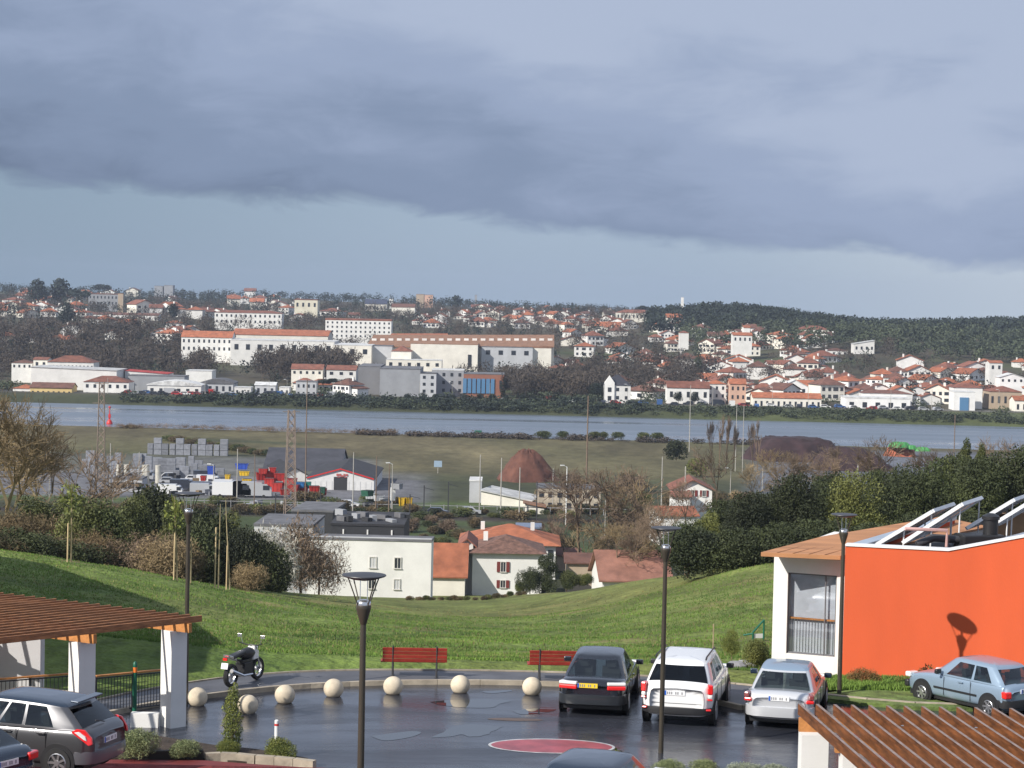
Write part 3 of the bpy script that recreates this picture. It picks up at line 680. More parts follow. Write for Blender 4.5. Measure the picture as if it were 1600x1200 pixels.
    for sx in (-1, 1):
        for y in wy:
            a = MB(); a.lathe([(wr+.075, 0), (wr+.075, .012), (wr-.03, .014)], 28, (sx*(w-.008), y, wr+.01), 'x'); 
            if sx < 0: a = MB(); a.lathe([(wr-.03, -.014), (wr+.075, -.012), (wr+.075, 0)], 28, (-(w-.008), y, wr+.01), 'x')
            a.build('wheel_arch', s.get('archm', M_BLKP), e)
            t = MB(); t.lathe([(wr-.10, -.09), (wr-.01, -.09), (wr, -.06), (wr, .06), (wr-.01, .09), (wr-.10, .09)], 28, (sx*(w-.065), y, wr), 'x', closed=True)
            tw = t.build('tyre', M_BLK, e, True)
            rm = MB(); xo = sx*(w-.065)+sx*.075; rm.lathe([(wr-.12, -.02), (wr-.095, .0), (wr-.12, .02)], 24, (xo, y, wr), 'x', closed=True)
            rm.lathe([(.055, -.02), (.055, .02)], 12, (xo, y, wr), 'x')
            for k in range(7):
                an = 6.283*k/7; rm.box((xo, y+math.cos(an)*(wr-.06)/2, wr+math.sin(an)*(wr-.06)/2), (.025, .045, wr-.1), 0, 0, an-math.pi/2)
            rm.build('rim', M_RIM, e)
    u = MB(); u.box((0, 0, gc+.02), (W_*.86, L_*.9, .12)); u.build('underbody', M_BLKP, e)
    # bumpers, plate, lights, mirrors, handles, trims
    bm = MB(); bz = s.get('bz', (.3, .56)); bm.v = []
    prof = [(-w*.96, r+.42), (-w*1.0, r+.3), (-w*.93, r+.10), (-w*.74, r-.02), (-w*.4, r-.06), (0, r-.075), (w*.4, r-.06), (w*.74, r-.02), (w*.93, r+.10), (w*1.0, r+.3), (w*.96, r+.42)]
    for x, y in prof: bm.v += [(x, y, bz[0]), (x*1.008, y-.012*(abs(x) < w*.9), (bz[0]+bz[1])/2), (x, y, bz[1]), (x*.95, y+.08, bz[1]+.01), (x*.9, y+.1, bz[0]-.04)]
    for i in range(len(prof)-1):
        for j in range(5): bm.f.append((i*5+j, (i+1)*5+j, (i+1)*5+(j+1) % 5, i*5+(j+1) % 5)); bm.m.append(0)
    bm.build('rear_bumper', bumperm, e, True)
    bf = MB(); bf.box((0, f-.05, .42), (W_*.9, .16, .2)); bf.build('front_bumper', bumperm, e, bevel=.05)
    if 'tl' in s:
        for sx in (-1, 1):
            for (x0, x1, z0, z1, mm) in s['tl']:
                t = MB(); t.box((sx*w*(x0+x1)/2, r+.10, (z0+z1)/2), (w*(x1-x0), .22, z1-z0), sx*.22); t.build('tail_light', mm, e, bevel=.03)
    px0, pzc, pm = s.get('plate', (0, .75, M_PLATW)); pe = MB().box((px0, r-.006-s.get('po', 0), pzc), (.52, .02, .115)).build('number_plate', pm, e)
    MB().box((px0-.235, r-.018-s.get('po', 0), pzc), (.045, .006, .11)).build('plate_band', M_BLUEB, pe)
    ik = MB()
    for k in range(8):
        if k in (3, 6): continue
        ik.box((px0-.18+.052*k, r-.018-s.get('po', 0), pzc), (.028, .005, .065))
    ik.build('plate_characters', M_INK, pe)
    for sx in (-1, 1):
        m_ = MB(); m_.box((sx*(w+.10), yfb-.38, belt+.07), (.2, .1, .13)); m_.build('wing_mirror', s.get('mirror', M_BLKP), e, bevel=.03)
        for y in s.get('handles', ()): MB().box((sx*(w+.012), y, belt-.12), (.03, .17, .03)).build('door_handle', s.get('hm', P), e)
        sm_ = MB()
        for y in s.get('seams', ()): sm_.box((sx*(w-.001), y, (gc+belt)/2+.03), (.01, .012, belt-gc-.16))
        if s.get('strip'): sm_.box((sx*(w+.006), (wy[0]+wy[1])/2, .5), (.02, wy[0]-wy[1]-.85, .05))
        if sm_.v: sm_.build('door_trim', M_BLKP, e)
        hl = MB(); hl.box((sx*w*.72, f-.12, zh-.13), (.34, .2, .14)); hl.build('headlight', M_TAILW, e, bevel=.04)
    if s.get('rails'):
        for sx in (-1, 1): MB().tube([(sx*wt*.93, yft-.2, H_+.0), (sx*wt*.93, yft-.35, H_+.045), (sx*wt*.93, yrt+.2, H_+.045), (sx*wt*.93, yrt+.05, H_-.0)], .022, 6).build('roof_rail', M_BLKP, e, True)
    if s.get('seam'): MB().box((0, r+.0, s['seam']), (W_*.7, .01, .012)).build('tailgate_seam', M_BLKP, e)
    if s.get('wiper'): MB().tube([(0, yrb-.01-.03, zt+.02), (-.35, yrb-.0-.02, zt+.1)], .012, 5).build('rear_wiper', M_BLKP, e)
    if s.get('spoiler'): MB().box((0, yrt-.1, H_-.05), (wt*1.6, .18, .035), rx=R(4)).build('roof_spoiler', s.get('roofm', P), e, bevel=.012)
    return e
def place(local, px, py, d, rz):                      # origin so that a local point lands on a pixel
    p = at(px, py, d); m = Matrix.Rotation(rz, 3, 'Z'); q = m @ Vector(local); return p-q
P_DARK = paint('dark_blue_black_paint', (.013, .016, .024), .2, .25); P_WH = paint('white_car_paint', (.78, .78, .78)); P_SLW = paint('pale_silver_paint', (.62, .63, .65), .35, .3)
P_SIL = paint('silver_paint', (.10, .10, .107), .6, .32); P_BLU = paint('grey_blue_paint', (.27, .36, .46), .35, .35); P_NAVY = paint('navy_paint', (.02, .035, .06), .3, .25)
rz = R(-8); saab = car('dark_sedan', 'black sedan seen from behind with yellow number plate beside the right bench', place((0, -2.3, .0), 924, 1122, 55.4, rz)*1, rz,
    dict(L=4.6, W=1.75, H=1.44, belt=.9, hood=.82, tail=.96, gh=(1.05, .35, -1.05, -1.85), paint=P_DARK, side=[(.2, .5), (.54, .86)], tumble=.74, wr=.315, plate=(-.12, .80, M_PLATY), handles=(-.15, -1.0), seams=(.5, -.4, -1.15),
         tl=[(.42, .97, .70, .81, M_TAIL), (.42, .97, .815, .90, M_TAILW)], bz=(.32, .56), bumper=paint('sedan_bumper', (.03, .034, .04), .2, .3), mirror=P_DARK, rv0=.08))
saab.location.z = 0
rz = R(-12); suv = car('white_suv', 'white compact SUV with black rear window and roof rails between two parked cars', place((0, -2.2, 0), 1056, 1141, 54.3, rz), rz,
    dict(L=4.4, W=1.81, H=1.63, belt=1.06, hood=1.0, tail=1.13, gh=(1.15, .55, -1.6, -2.02), paint=P_WH, side=[(.13, .3, M_GLD), (.33, .58), (.61, .86)], tumble=.80, wr=.35, plate=(-.05, .86, M_PLATW), handles=(-.1, -.95), seams=(.7, -.25, -1.1), gc=.3, cat='SUV',
         tl=[(.84, .99, .86, 1.10, M_TAIL), (.855, .975, .75, .858, M_TAILW), (.84, .985, .70, .748, M_TAIL), (.80, .95, .44, .49, M_TAIL)], bz=(.34, .50), bumper=M_BLKP, rails=True, rearglass=M_GLD, rv0=.06, rw=(.06, .94), seam=.60, archm=M_BLKP))
suv.location.z = 0
rz = R(-13); merc = car('silver_sedan', 'pale silver sedan seen from behind, partly hidden by the right pergola', place((0, -2.2, 0), 1216, 1146, 54.2, rz), rz,
    dict(L=4.5, W=1.74, H=1.42, belt=.89, hood=.8, tail=.97, gh=(1.05, .35, -1.0, -1.6), paint=P_SLW, side=[(.2, .5), (.54, .84)], tumble=.76, wr=.31, plate=(0, .80, M_PLATW), handles=(-.1, -.95), seams=(.55, -.35, -1.1), mirror=P_NAVY, roofm=P_BLU,
         tl=[(.76, .99, .70, .79, M_TAIL), (.84, .99, .795, .93, mat('smoked_light', (.25, .06, .06), .2, var=0, coat=1))], bz=(.34, .58), bumper=P_SLW, rv0=.06))
merc.location.z = 0
rz = R(35); saxo = car('blue_hatchback', 'small grey blue three door hatchback parked against the orange wall', place((-.8, 1.13, .0), 1440, 1101, 58.4, rz), rz,
    dict(L=3.72, W=1.6, H=1.37, belt=.88, hood=.8, tail=.90, gh=(.85, .25, -1.25, -1.72), paint=P_BLU, side=[(.11, .40), (.44, .86)], tumble=.78, wr=.28, plate=(0, .72, M_PLATW), handles=(-.25,), seams=(.35, -.6), strip=True,
         tl=[(.74, .99, .56, .74, M_TAIL)], bz=(.3, .5), bumper=M_BLKP, rv0=.1, wb=(1.13, -1.25)))
saxo.location.z = 0
rz = R(73); swift = car('silver_hatchback', 'silver five door hatchback with dark tailgate glass by the left pergola', place((-.78, -1.22, .29), 92, 1192, 42.5, rz), rz,
    dict(L=3.85, W=1.69, H=1.51, belt=.98, hood=.92, tail=1.0, drop=.11, gh=(1.0, .45, -1.3, -1.76), paint=P_SIL, side=[(.2, .47), (.5, .72), (.75, .9)], tumble=.80, wr=.30, plate=(0, .7, M_PLATW), handles=(-.1, -.85), seams=(.55, -.3, -.95),
         tl=[], bz=(.3, .54), bumper=paint('dark_silver_bumper', (.16, .16, .18), .5, .35), rv0=.02, rearglass=M_GLD, roofm=P_NAVY, spoiler=True, wb=(1.21, -1.22), wiper=True))
for sx in (-1, 1):                                     # curved tail lights wrapping round the rear corner
    o = MB().slab([(sx*.80, -1.50, .93), (sx*.79, -1.62, 1.0), (sx*.74, -1.78, .98), (sx*.70, -1.91, .82), (sx*.71, -1.93, .70), (sx*.76, -1.87, .68)], (sx*.055, -.01, 0)).build('tail_light', M_TAIL, swift, bevel=.015)
    MB().slab([(sx*.81, -1.58, .935), (sx*.80, -1.68, .95), (sx*.765, -1.80, .86), (sx*.755, -1.83, .77), (sx*.78, -1.77, .80)], (sx*.062, -.012, 0)).build('reversing_lens', M_TAILW, o, bevel=.01)
rz = R(60); car('dark_blue_car', 'dark blue car cut by the left edge in front of the silver hatchback', place((.6, -1.7, .95), 20, 1158, 40.4, rz), rz,
    dict(L=4.3, W=1.72, H=1.40, belt=.9, hood=.84, tail=.92, gh=(1.0, .4, -1.1, -1.9), paint=P_NAVY, side=[(.18, .48), (.52, .84)], wr=.3, plate=(0, .7, M_PLATW), tl=[(.6, .97, .65, .8, M_TAIL)]))
rz = R(-20); car('dark_car', 'dark car whose roof alone shows at the bottom edge below the red oval', place((0, -.3, 1.45), 925, 1179, 39.6, rz), rz,
    dict(L=4.4, W=1.78, H=1.45, belt=.9, hood=.84, tail=.92, gh=(1.1, .4, -1.1, -1.8), paint=P_NAVY, side=[(.18, .48), (.52, .84)], wr=.3, plate=(0, .7, M_PLATW), tl=[(.6, .97, .65, .8, M_TAIL)]))

# ------------------------------------------------------------------ motorcycle
rz = R(-24); p = pl(381, 1068, .12); mo = empty('motorcycle', p, rz, 'white and black motorcycle parked on the walkway below the grass slope', 'motorcycle')
for y, n_ in ((.68, 'front_wheel'), (-.68, 'rear_wheel')):
    t = MB(); t.lathe([(.22, -.06), (.29, -.06), (.32, 0), (.29, .06), (.22, .06)], 24, (0, y, .32), 'x', closed=True); wq = t.build(n_, M_BLK, mo, True)
    q = MB(); q.lathe([(.215, -.03), (.235, 0), (.215, .03)], 20, (0, y, .32), 'x', closed=True); q.lathe([(.06, -.07), (.06, .07)], 12, (0, y, .32), 'x')
    for k in range(6): q.tube([(0, y, .32), (0, y+.22*math.cos(k*1.047), .32+.22*math.sin(k*1.047))], .012, 4)
    q.build('hub', M_RIM, wq)
q = MB()
for s_ in (-.09, .09): q.tube([(s_, .68, .32), (s_*1.1, .42, .98)], .026, 8)
q.build('fork', M_CHR, mo, True)
MB().tube([(-.36, .3, 1.06), (-.2, .38, 1.0), (0, .42, .99), (.2, .38, 1.0), (.36, .3, 1.06)], .017, 6).build('handlebar', M_BLKP, mo, True)
for s_ in (-1, 1):
    q = MB(); q.tube([(s_*.26, .36, 1.02), (s_*.34, .36, 1.22)], .008, 5); q.box((s_*.36, .35, 1.24), (.13, .03, .09)); q.build('mirror', M_SILV, mo, bevel=.01)
MB().lathe([(.001, -.32), (.09, -.3), (.15, -.1), (.16, .1), (.12, .26), (.001, .3)], 16, (0, .12, .80), 'y').build('fuel_tank', M_BLKP, mo, True)
MB().slab([(-.11, .35, .98), (-.13, .62, .82), (-.10, .56, .62), (-.11, .3, .6)], (.23, 0, 0)).build('front_fairing', M_WPAINT, mo, bevel=.03)
MB().box((0, -.38, .84), (.24, .66, .1), rx=R(6)).build('saddle', M_BLKP, mo, bevel=.04)
MB().slab([(-.1, -.55, .80), (-.1, -.95, .92), (-.1, -.92, .84), (-.1, -.5, .68)], (.2, 0, 0)).build('tail_fairing', M_SILV, mo, bevel=.02)
q = MB(); q.box((0, 0, .42), (.3, .42, .34)); q.box((0, 0, .62), (.2, .5, .1)); q.tube([(0, .4, .9), (0, .1, .6), (0, -.4, .7)], .03, 6); q.tube([(0, -.68, .32), (0, -.1, .35)], .03, 6); q.build('engine', M_BLKP, mo, bevel=.04)
MB().tube([(.14, .2, .25), (.16, -.3, .28), (.19, -.95, .5)], [.03, .04, .055], 8).build('exhaust', M_CHR, mo, True)
MB().box((0, -.97, .80), (.12, .05, .07)).build('tail_light', M_TAIL, mo); MB().box((0, -1.0, .62), (.2, .02, .16), rx=R(-15)).build('number_plate', M_PLATW, mo)
q = MB(); q.lathe([(.001, .0), (.08, 0), (.07, .1), (.001, .12)], 14, (0, .5, .9), 'y'); q.build('headlight', M_TAILW, mo, True)
MB().tube([(-.1, -.1, .3), (-.28, -.12, 0)], .014, 5).build('side_stand', M_BLKP, mo)
# ------------------------------------------------------------------ left pergola
P0 = Vector((-7.75, 52.9, 0)); A = Vector((-.716, -.698, 0)).normalized(); Bv = Vector((-.866, .5, 0))
def PA(a, b, z): v = P0+A*a+Bv*b; return Vector((v.x, v.y, z))
pg = empty('pergola', (0, 0, 0), 0, 'timber slatted pergola on white pillars beside the silver hatchback', 'pergola')
def orient(o, c, dvec): o.location = c; o.rotation_euler = (0, 0, math.atan2(dvec.y, dvec.x))
slm = MB().box((0, 0, 0), (9.2, .06, .15)).mesh('slat', M_WOODD)
for j in range(22): orient(newobj('slat', slm, pg), PA(4.3, -.05+.36*j, 2.68), A)
bm_ = MB().box((0, 0, 0), (8.2, .12, .22)).mesh('beam', M_WOODO)
for a_ in (.12, 2.85, 5.6): orient(newobj('beam', bm_, pg), PA(a_, 3.95, 2.49), Bv)
clm = MB().box((0, 0, 0), (.46, .44, 3.2)).mesh('column', M_WHITE)
for a_ in (.02, 2.66, 5.3):
    orient(newobj('column', clm, pg), PA(a_, .45, .78), A)
    if a_ < 6: orient(newobj('column', clm, pg), PA(a_, 7.2, .78), A)
# white wall at far left of the frame and the building it belongs to (casts the shade on the slope)
wb_ = empty('white_building', (0, 0, 0), 0, 'plain white walled building at the left edge beyond the pergola', 'building')
q = MB(); zb = -.5
q.b2(-16.5, -11.75, 54.6, 55.1, zb, 2.62); q.b2(-16.5, -13.1, 54.0, 54.59, zb, 1.95)
q.build('end_wall', mat('grey_white_render', (.62, .61, .62), .8, var=.04), wb_)
fp = [(-14.7, 55.2), (-14.7, 59.6), (-23.5, 83.4), (-31, 95), (-50, 95), (-50, 55.2)]
MB().slab([(x, y, -4) for x, y in fp], (0, 0, 9.3)).build('wall', M_WHITE, wb_)
MB().slab([(x-.1, y, 5.32) for x, y in fp], (0, 0, .25)).build('roof', M_DGREY, wb_)
# railings between the pillars
def railing(label, a, c, z0, h=1.0, n=24):
    v = c-a; ln = v.length; e = empty('railing', (a.x, a.y, z0), math.atan2(v.y, v.x), label, 'railing', 'railings beside the left pergola')
    MB().box((ln/2, 0, h), (ln, .09, .04)).build('handrail', M_WOODO, e)
    q = MB(); q.box((ln/2, 0, .1), (ln, .03, .03)); q.box((ln/2, 0, h-.06), (ln, .03, .03)); q.build('rail', M_DGREY, e)
    bl = MB().box((0, 0, 0), (.014, .014, h-.16)).mesh('baluster', M_DGREY)
    for i in range(n+1): newobj('baluster', bl, e, Vector((ln*i/n, 0, (h+.04)/2)))
    for x in (0, ln/2, ln): MB().box((x, 0, h/2), (.05, .05, h)).build('post', M_DGREY, e)
railing('dark metal railing with timber handrail between the two white pillars', at(150, 1064, 54.2), at(264, 1051, 55.4), 0.0)
railing('metal railing with timber handrail at the far left, behind the hatchback roof', at(-30, 1080, 53), at(122, 1068, 54.3), 0.05)
q = MB(); a_ = PA(.02, .45, .1); q.b2(a_.x-1.0, a_.x-.33, a_.y-.25, a_.y-.03, -.1, .35); tag(q.build('low_wall', M_WHITE), 'low white wall joining the foot of the right pergola pillar by the shrubs', 'wall')
p = pl(210, 1122, .02); g = empty('marker_post', p, 0, 'green round post with an orange reflective band in front of the railing', 'post')
MB().lathe([(.055, 0), (.055, 1.14), (.055, 1.15)], 14).build('post', M_GREEN, g, True); MB().lathe([(.057, 1.15), (.057, 1.28)], 14).build('reflective_band', M_OGR, g, True); MB().lathe([(.055, 1.28), (.055, 1.38), (.02, 1.42)], 14).build('post_cap', M_GREEN, g, True)
p = pl(432, 1151, .25); g = empty('small_post', p, 0, 'short white post with a red band standing in the planting bed', 'post')
MB().lathe([(.05, -.1), (.05, .26)], 14).build('post', M_WPAINT, g, True); MB().lathe([(.052, .26), (.052, .31)], 14).build('red_band', M_REDP, g, True); MB().lathe([(.05, .31), (.05, .38), (.03, .4)], 14).build('post_cap', M_WPAINT, g, True)
# ------------------------------------------------------------------ right pergola
pg = empty('pergola', (0, 0, 0), 0, 'large weathered brown slatted pergola filling the lower right corner', 'pergola')
C = at(1246, 1098, 42.4); zt = C.z
M_TOPG = mat('greyish_timber_top', (.25, .19, .17), .7, var=.2, scale=5)  # slat tops coloured paler and greyer than the sides
sb = MB().box((0, 0, 0), (.06, 7.6, .215)); sb.m = [1 if i == 5 else 0 for i in range(6)]; slm = sb.mesh('slat', [M_WOODR, M_TOPG])
for j in range(30): o = newobj('slat', slm, pg, Vector((C.x+.04+.345*j+.33, 38.6, zt-.12))); o.rotation_euler = (0, 0, R(5.0))
bm_ = MB().box((0, 0, 0), (11.5, .14, .26)).mesh('beam', M_WOODO)
for y, dx in ((42.1, 0), (40.2, .42), (37.4, .7)): newobj('beam', bm_, pg, Vector((C.x+5.75+dx, y, zt-.37)))
cpm = MB().box((0, 0, 0), (.05, .05, .012)).mesh('bracket', M_SILV)
for i, (x, y) in enumerate(((1410, 1134), (1525, 1137))): p = at(x, y, 40.4); newobj('bracket', cpm, pg, p)
clm = MB().box((0, 0, 0), (.52, .50, 3.3)).mesh('column', M_WHITE)
for x, y in ((C.x+.27, 41.95), (C.x+.78, 40.1), (C.x+4.2, 41.95), (C.x+4.7, 40.1), (C.x+8, 41.95)): newobj('column', clm, pg, Vector((x, y, zt-.5-1.65)))

# ------------------------------------------------------------------ orange building with the white glazed wing
ob = empty('orange_building', (0, 0, 0), 0, 'bright orange rendered building with roof mounted collectors at the right', 'building')
a0 = at(1315, 1075, 63.0); a1 = at(1700, 1075, 60.9); e1 = (a1-a0); e1.z = 0; Lw = e1.length; e1 /= Lw; nrm = Vector((e1.y, -e1.x, 0))
zl = at(1315, 853, 63.0).z; k48 = at(1482, 861, 62.1); zr_ = at(1600, 840, 61.4)
x48 = (k48-a0).dot(e1); x60 = (zr_-a0).dot(e1); z70 = zr_.z+(zr_.z-k48.z)*(Lw-x60)/(x60-x48)
def W(x, z, o=0): v = a0+e1*x+nrm*o; return (v.x, v.y, z)
MB().slab([W(0, -2), W(Lw, -2), W(Lw, z70), W(x48, k48.z), W(0, zl)], tuple(-nrm*.3)).build('front_wall', M_ORANGE, ob)
for xa, za, xb, zb_ in ((0, zl, x48, k48.z), (x48, k48.z, Lw, z70)):
    MB().slab([W(xa, za+.004, .04), W(xb-.002, zb_+.004, .04), W(xb-.002, zb_+.064, .04), W(xa, za+.064, .04)], tuple(-nrm*.38)).build('parapet_cap', M_PARA, ob)
s0 = Vector((a0.x, a0.y, 0))-nrm*.3; s1 = Vector((14.6, 72.5, 0)); sd = (s1-s0).normalized()
wl = MB(); wl.slab([(s0.x, s0.y, -3), (s1.x, s1.y, -4), (s1.x, s1.y, 3.55), (s0.x, s0.y, 3.55)], (.25, -.15, 0)); wl.build('side_wall', M_ORANGE, ob)
MB().slab([(s0.x-.05, s0.y, 3.56), (s1.x-.05, s1.y, 3.56), (s1.x-.05, s1.y, 3.66), (s0.x-.05, s0.y, 3.66)], (.35, -.2, 0)).build('parapet_cap', mat('blue_grey_flashing', (.45, .52, .6), .35, .3, var=.05), ob)
MB().slab([(s0.x+.3, s0.y, 3.2), (s1.x+.2, s1.y-.1, 3.3), (26, 72, 3.35), (24, 62, 3.2)], (0, 0, .08)).build('roof', mat('dark_roof_membrane', (.035, .037, .04), .8, var=.2), ob)
MB().slab([(14.0, 66, 3.3), (26, 66.5, 3.3), (26, 66.5, 4.1), (18, 66.2, 3.75), (14.0, 66, 3.62)], (0, .25, 0)).build('parapet', M_PARA, ob)
MB().slab([(15.5, 69, 3.3), (26, 69.5, 3.3), (26, 69.5, 4.6), (15.5, 69, 4.1)], (0, .25, 0)).build('rear_parapet', mat('tan_cladding', (.5, .3, .16), .7), ob)
MB().slab([(24, 62.4, -3), (24.2, 75, -3), (24.2, 75, 3.2), (24, 62.4, 3.2)], (.25, 0, 0)).build('side_wall', M_ORANGE, ob)
MB().slab([(14.7, 72.6, -4), (24.2, 75, -4), (24.2, 75, 3.3), (14.7, 72.6, 3.3)], (0, .25, 0)).build('rear_wall', M_ORANGE, ob)
MB().box(at(1599, 1003, 61.6)-Vector((0, .0, 0)), (.12, .1, .16)).build('wall_spout', M_PARA, ob, bevel=.01)
# collectors on the roof
M_COLL = mat('collector_glass', (.015, .02, .035), .25, var=0, coat=1)
def collector(label, x0, y0, x1, y1, d):
    p = at(x0, y0, d); p1 = at(x1, y1, d+.6); v = p1-p; ln = v.length; dep = 2.6
    e = empty('solar_collector', (p.x, p.y, 3.28), 0, label, 'solar collector', 'tilted solar collectors on the orange building')
    o = Vector((0, 0, p.z-3.28)); dv = Vector((.42, .9, 0)).normalized()*dep; up = v.cross(dv).normalized(); up = up if up.z > 0 else -up
    MB().slab([o, o+v, o+v+dv, o+dv], up*.05).build('panel', M_COLL, e)
    fr = MB()
    for a_, b_ in ((o, v), (o+dv, v), (o+dv*.5, v)): fr.slab([a_-up*.03, a_+b_-up*.03, a_+b_+up*.08, a_+up*.08], dv.normalized()*-.06)
    fr.slab([o-up*.03, o+dv-up*.03, o+dv+up*.08, o+up*.08], -v.normalized()*.06); fr.slab([o+v-up*.03, o+v+dv-up*.03, o+v+dv+up*.08, o+v+up*.08], v.normalized()*.06)
    fr.build('frame', M_PARA, e)
    for t_ in (.45, .95):
        for u_ in (0.02, .98): MB().tube([o+v*t_+dv*u_-up*.03, Vector(((o+v*t_+dv*u_).x, (o+v*t_+dv*u_).y, .0))], .025, 6).build('strut', M_PARA, e)
    MB().tube([o*0+Vector((0, 0, .03)), Vector((v.x, v.y, .03))], .03, 6).build('foot_rail', M_PARA, e)
collector('leftmost tilted solar collector near the corner of the orange roof', 1372, 851, 1458, 800, 64.2)
collector('second tilted solar collector from the left on the orange roof', 1413, 848, 1503, 790, 64.2)
collector('third tilted solar collector from the left on the orange roof, rising to the right edge', 1512, 826, 1584, 783, 66.5)
collector('rightmost tilted solar collector on the orange roof, cut by the frame edge', 1540, 828, 1612, 784, 66.5)
vt = empty('roof_ventilation_unit', at(1530, 838, 64)-Vector((0, 0, .3)), .2, 'black pipes and boxes of a ventilation unit behind the orange parapet', 'ventilation unit')
MB().box((0, 0, .12), (1.3, .8, .5)).build('casing', M_BLKP, vt, bevel=.05); MB().lathe([(.22, 0), (.22, .5), (.26, .5), (.26, .6), (.1, .68)], 16, (.35, 0, .3)).build('cowl', M_BLKP, vt, True)
MB().tube([(-.6, 0, .2), (-1.4, .1, .25), (-1.9, .1, .05)], .12, 10).build('duct', M_DGREY, vt, True); MB().tube([(.6, -.1, .15), (1.6, -.1, .4), (2.4, -.1, .62)], .09, 10).build('duct', M_SILV, vt, True)
MB().tube([(-1.1, -.2, .02), (-1.1, -.2, .5), (-2.4, -.2, .55)], .05, 8).build('pipe', mat('pale_pink_pipe', (.65, .4, .36), .5), vt, True)
# white wing
ww = empty('white_wing', (0, 0, 0), 0, 'white rendered wing with a tall glazed opening left of the orange wall', 'building')
b0 = at(1205, 1050, 64.7); b1 = at(1330, 1050, 63.75); f1 = (b1-b0); f1.z = 0; Lb = f1.length; f1 /= Lb; fn = Vector((f1.y, -f1.x, 0))
def V(x, z, o=0): v = b0+f1*x+fn*o; return Vector((v.x, v.y, z))
def bx(px): return (at(px, 960, 64.3)-b0).dot(f1)
def bz(py, px=1260): return at(px, py, 64.2).z
xw0 = bx(1226); xw1 = bx(1311); zw0, zw1 = bz(1024), bz(897); ztop = bz(869, 1260); th = tuple(-fn*.3)
for nm, x0, x1, z0, z1 in (('wall_pier', 0, xw0, -3, ztop), ('wall_pier', xw1+.001, Lb, -3, ztop), ('wall_band', xw0+.001, xw1, zw1, ztop), ('wall_band', xw0+.001, bx(1291), -3, zw0), ('wall_band', bx(1291)+.001, xw1, bz(1053), zw0)):
    MB().slab([V(x0, z0), V(x1, z0), V(x1, z1), V(x0, z1)], th).build(nm, M_WHITE, ww)
wn_ = MB(); fw = .05
for x0, x1, z0, z1 in ((xw0, xw0+fw, zw0, zw1), (xw1-fw, xw1, zw0, zw1), (xw0, xw1, zw1-fw, zw1), (xw0, xw1, zw0, zw0+fw), (bx(1290), bx(1290)+.03, zw0, zw1)):
    wn_.slab([V(x0+.002, z0+.002, -.08), V(x1-.002, z0+.002, -.08), V(x1-.002, z1-.002, -.08), V(x0+.002, z1-.002, -.08)], tuple(-fn*.06))
wn_ = wn_.build('window_frame', mat('window_grey_frame', (.13, .13, .14), .5, var=0), ww)
M_WGL = glass('window_glass', (.93, .95, .97), .16)
MB().poly([V(xw0, zw0, -.11), V(xw1, zw0, -.11), V(xw1, zw1, -.11), V(xw0, zw1, -.11)]).build('pane', M_WGL, wn_)
M_IN = mat('interior_grey', (.6, .61, .64), .8, var=.06, scale=2)
q = MB(); q.slab([V(0, -1.0, -2.4), V(Lb, -1.0, -2.4), V(Lb, ztop, -2.4), V(0, ztop, -2.4)], tuple(-fn*.2)); q.build('inner_wall', M_IN, ww)
M_CB0 = mat('mid_grey_metal', (.2, .2, .22), .5, var=0)
cu = MB()
for i in range(14):
    x0 = xw0+(xw1-xw0)*i/14; cu.slab([V(x0, zw0, -.25), V(x0+(xw1-xw0)/14, zw0, -.25), V(x0+(xw1-xw0)/14, zw1, -.25), V(x0, zw1, -.25)], tuple(-fn*.01))
cu.build('reflection_panel', mat('grey_reflection_tone', (.50, .52, .56), .9, var=.08, scale=3), ww)  # added grey panel behind the pane; its colour stands for the glass reflection
zrl = bz(970)
MB().slab([V(xw0+.05, zrl, -.14), V(xw1-.05, zrl, -.14), V(xw1-.05, zrl+.05, -.14), V(xw0+.05, zrl+.05, -.14)], tuple(-fn*.05)).build('handrail', M_WOODO, ww)
for i in range(15):
    x = xw0+.1+(xw1-xw0-.2)*i/14; MB().slab([V(x, zw0+.06, -.15), V(x+.012, zw0+.06, -.15), V(x+.012, zrl, -.15), V(x, zrl, -.15)], tuple(-fn*.012)).build('baluster', M_CB0, ww)
for x0, x1 in ((0, .001),):
    q = MB(); q.slab([V(0, -3, -.31), V(0, ztop, -.31), V(0, ztop, -7), V(0, -3, -7)], tuple(f1*.25)); q.build('side_wall', M_WHITE, ww)
q = MB(); c1, c2, c3, c4 = at(1189, 861, 63.6), at(1285, 838, 68.2), at(1470, 807, 74.5), at(1313, 874, 63.3)
c1.z, c4.z = ztop+.16, ztop+.14; 
q.slab([c1, c4, Vector((c3.x+1, c3.y-3, c3.z)), c3, c2], (0, 0, -.12)); cr = q.build('canopy_roof', mat('tan_board_roof', (.46, .215, .095), .75, var=.25, scale=.6, stretch=(.3, 2, 1)), ww)
dv = (c2-c1)
for i in range(1, 5):
    t_ = i/5; a_ = c1.lerp(c4, t_); q = MB(); q.slab([a_+Vector((0, 0, .004)), a_+Vector((.025, 0, .004)), a_+dv*.9+Vector((.025, 0, .004)), a_+dv*.9+Vector((0, 0, .004))], (0, 0, .012)); q.build('seam_batten', M_WOODD, cr)

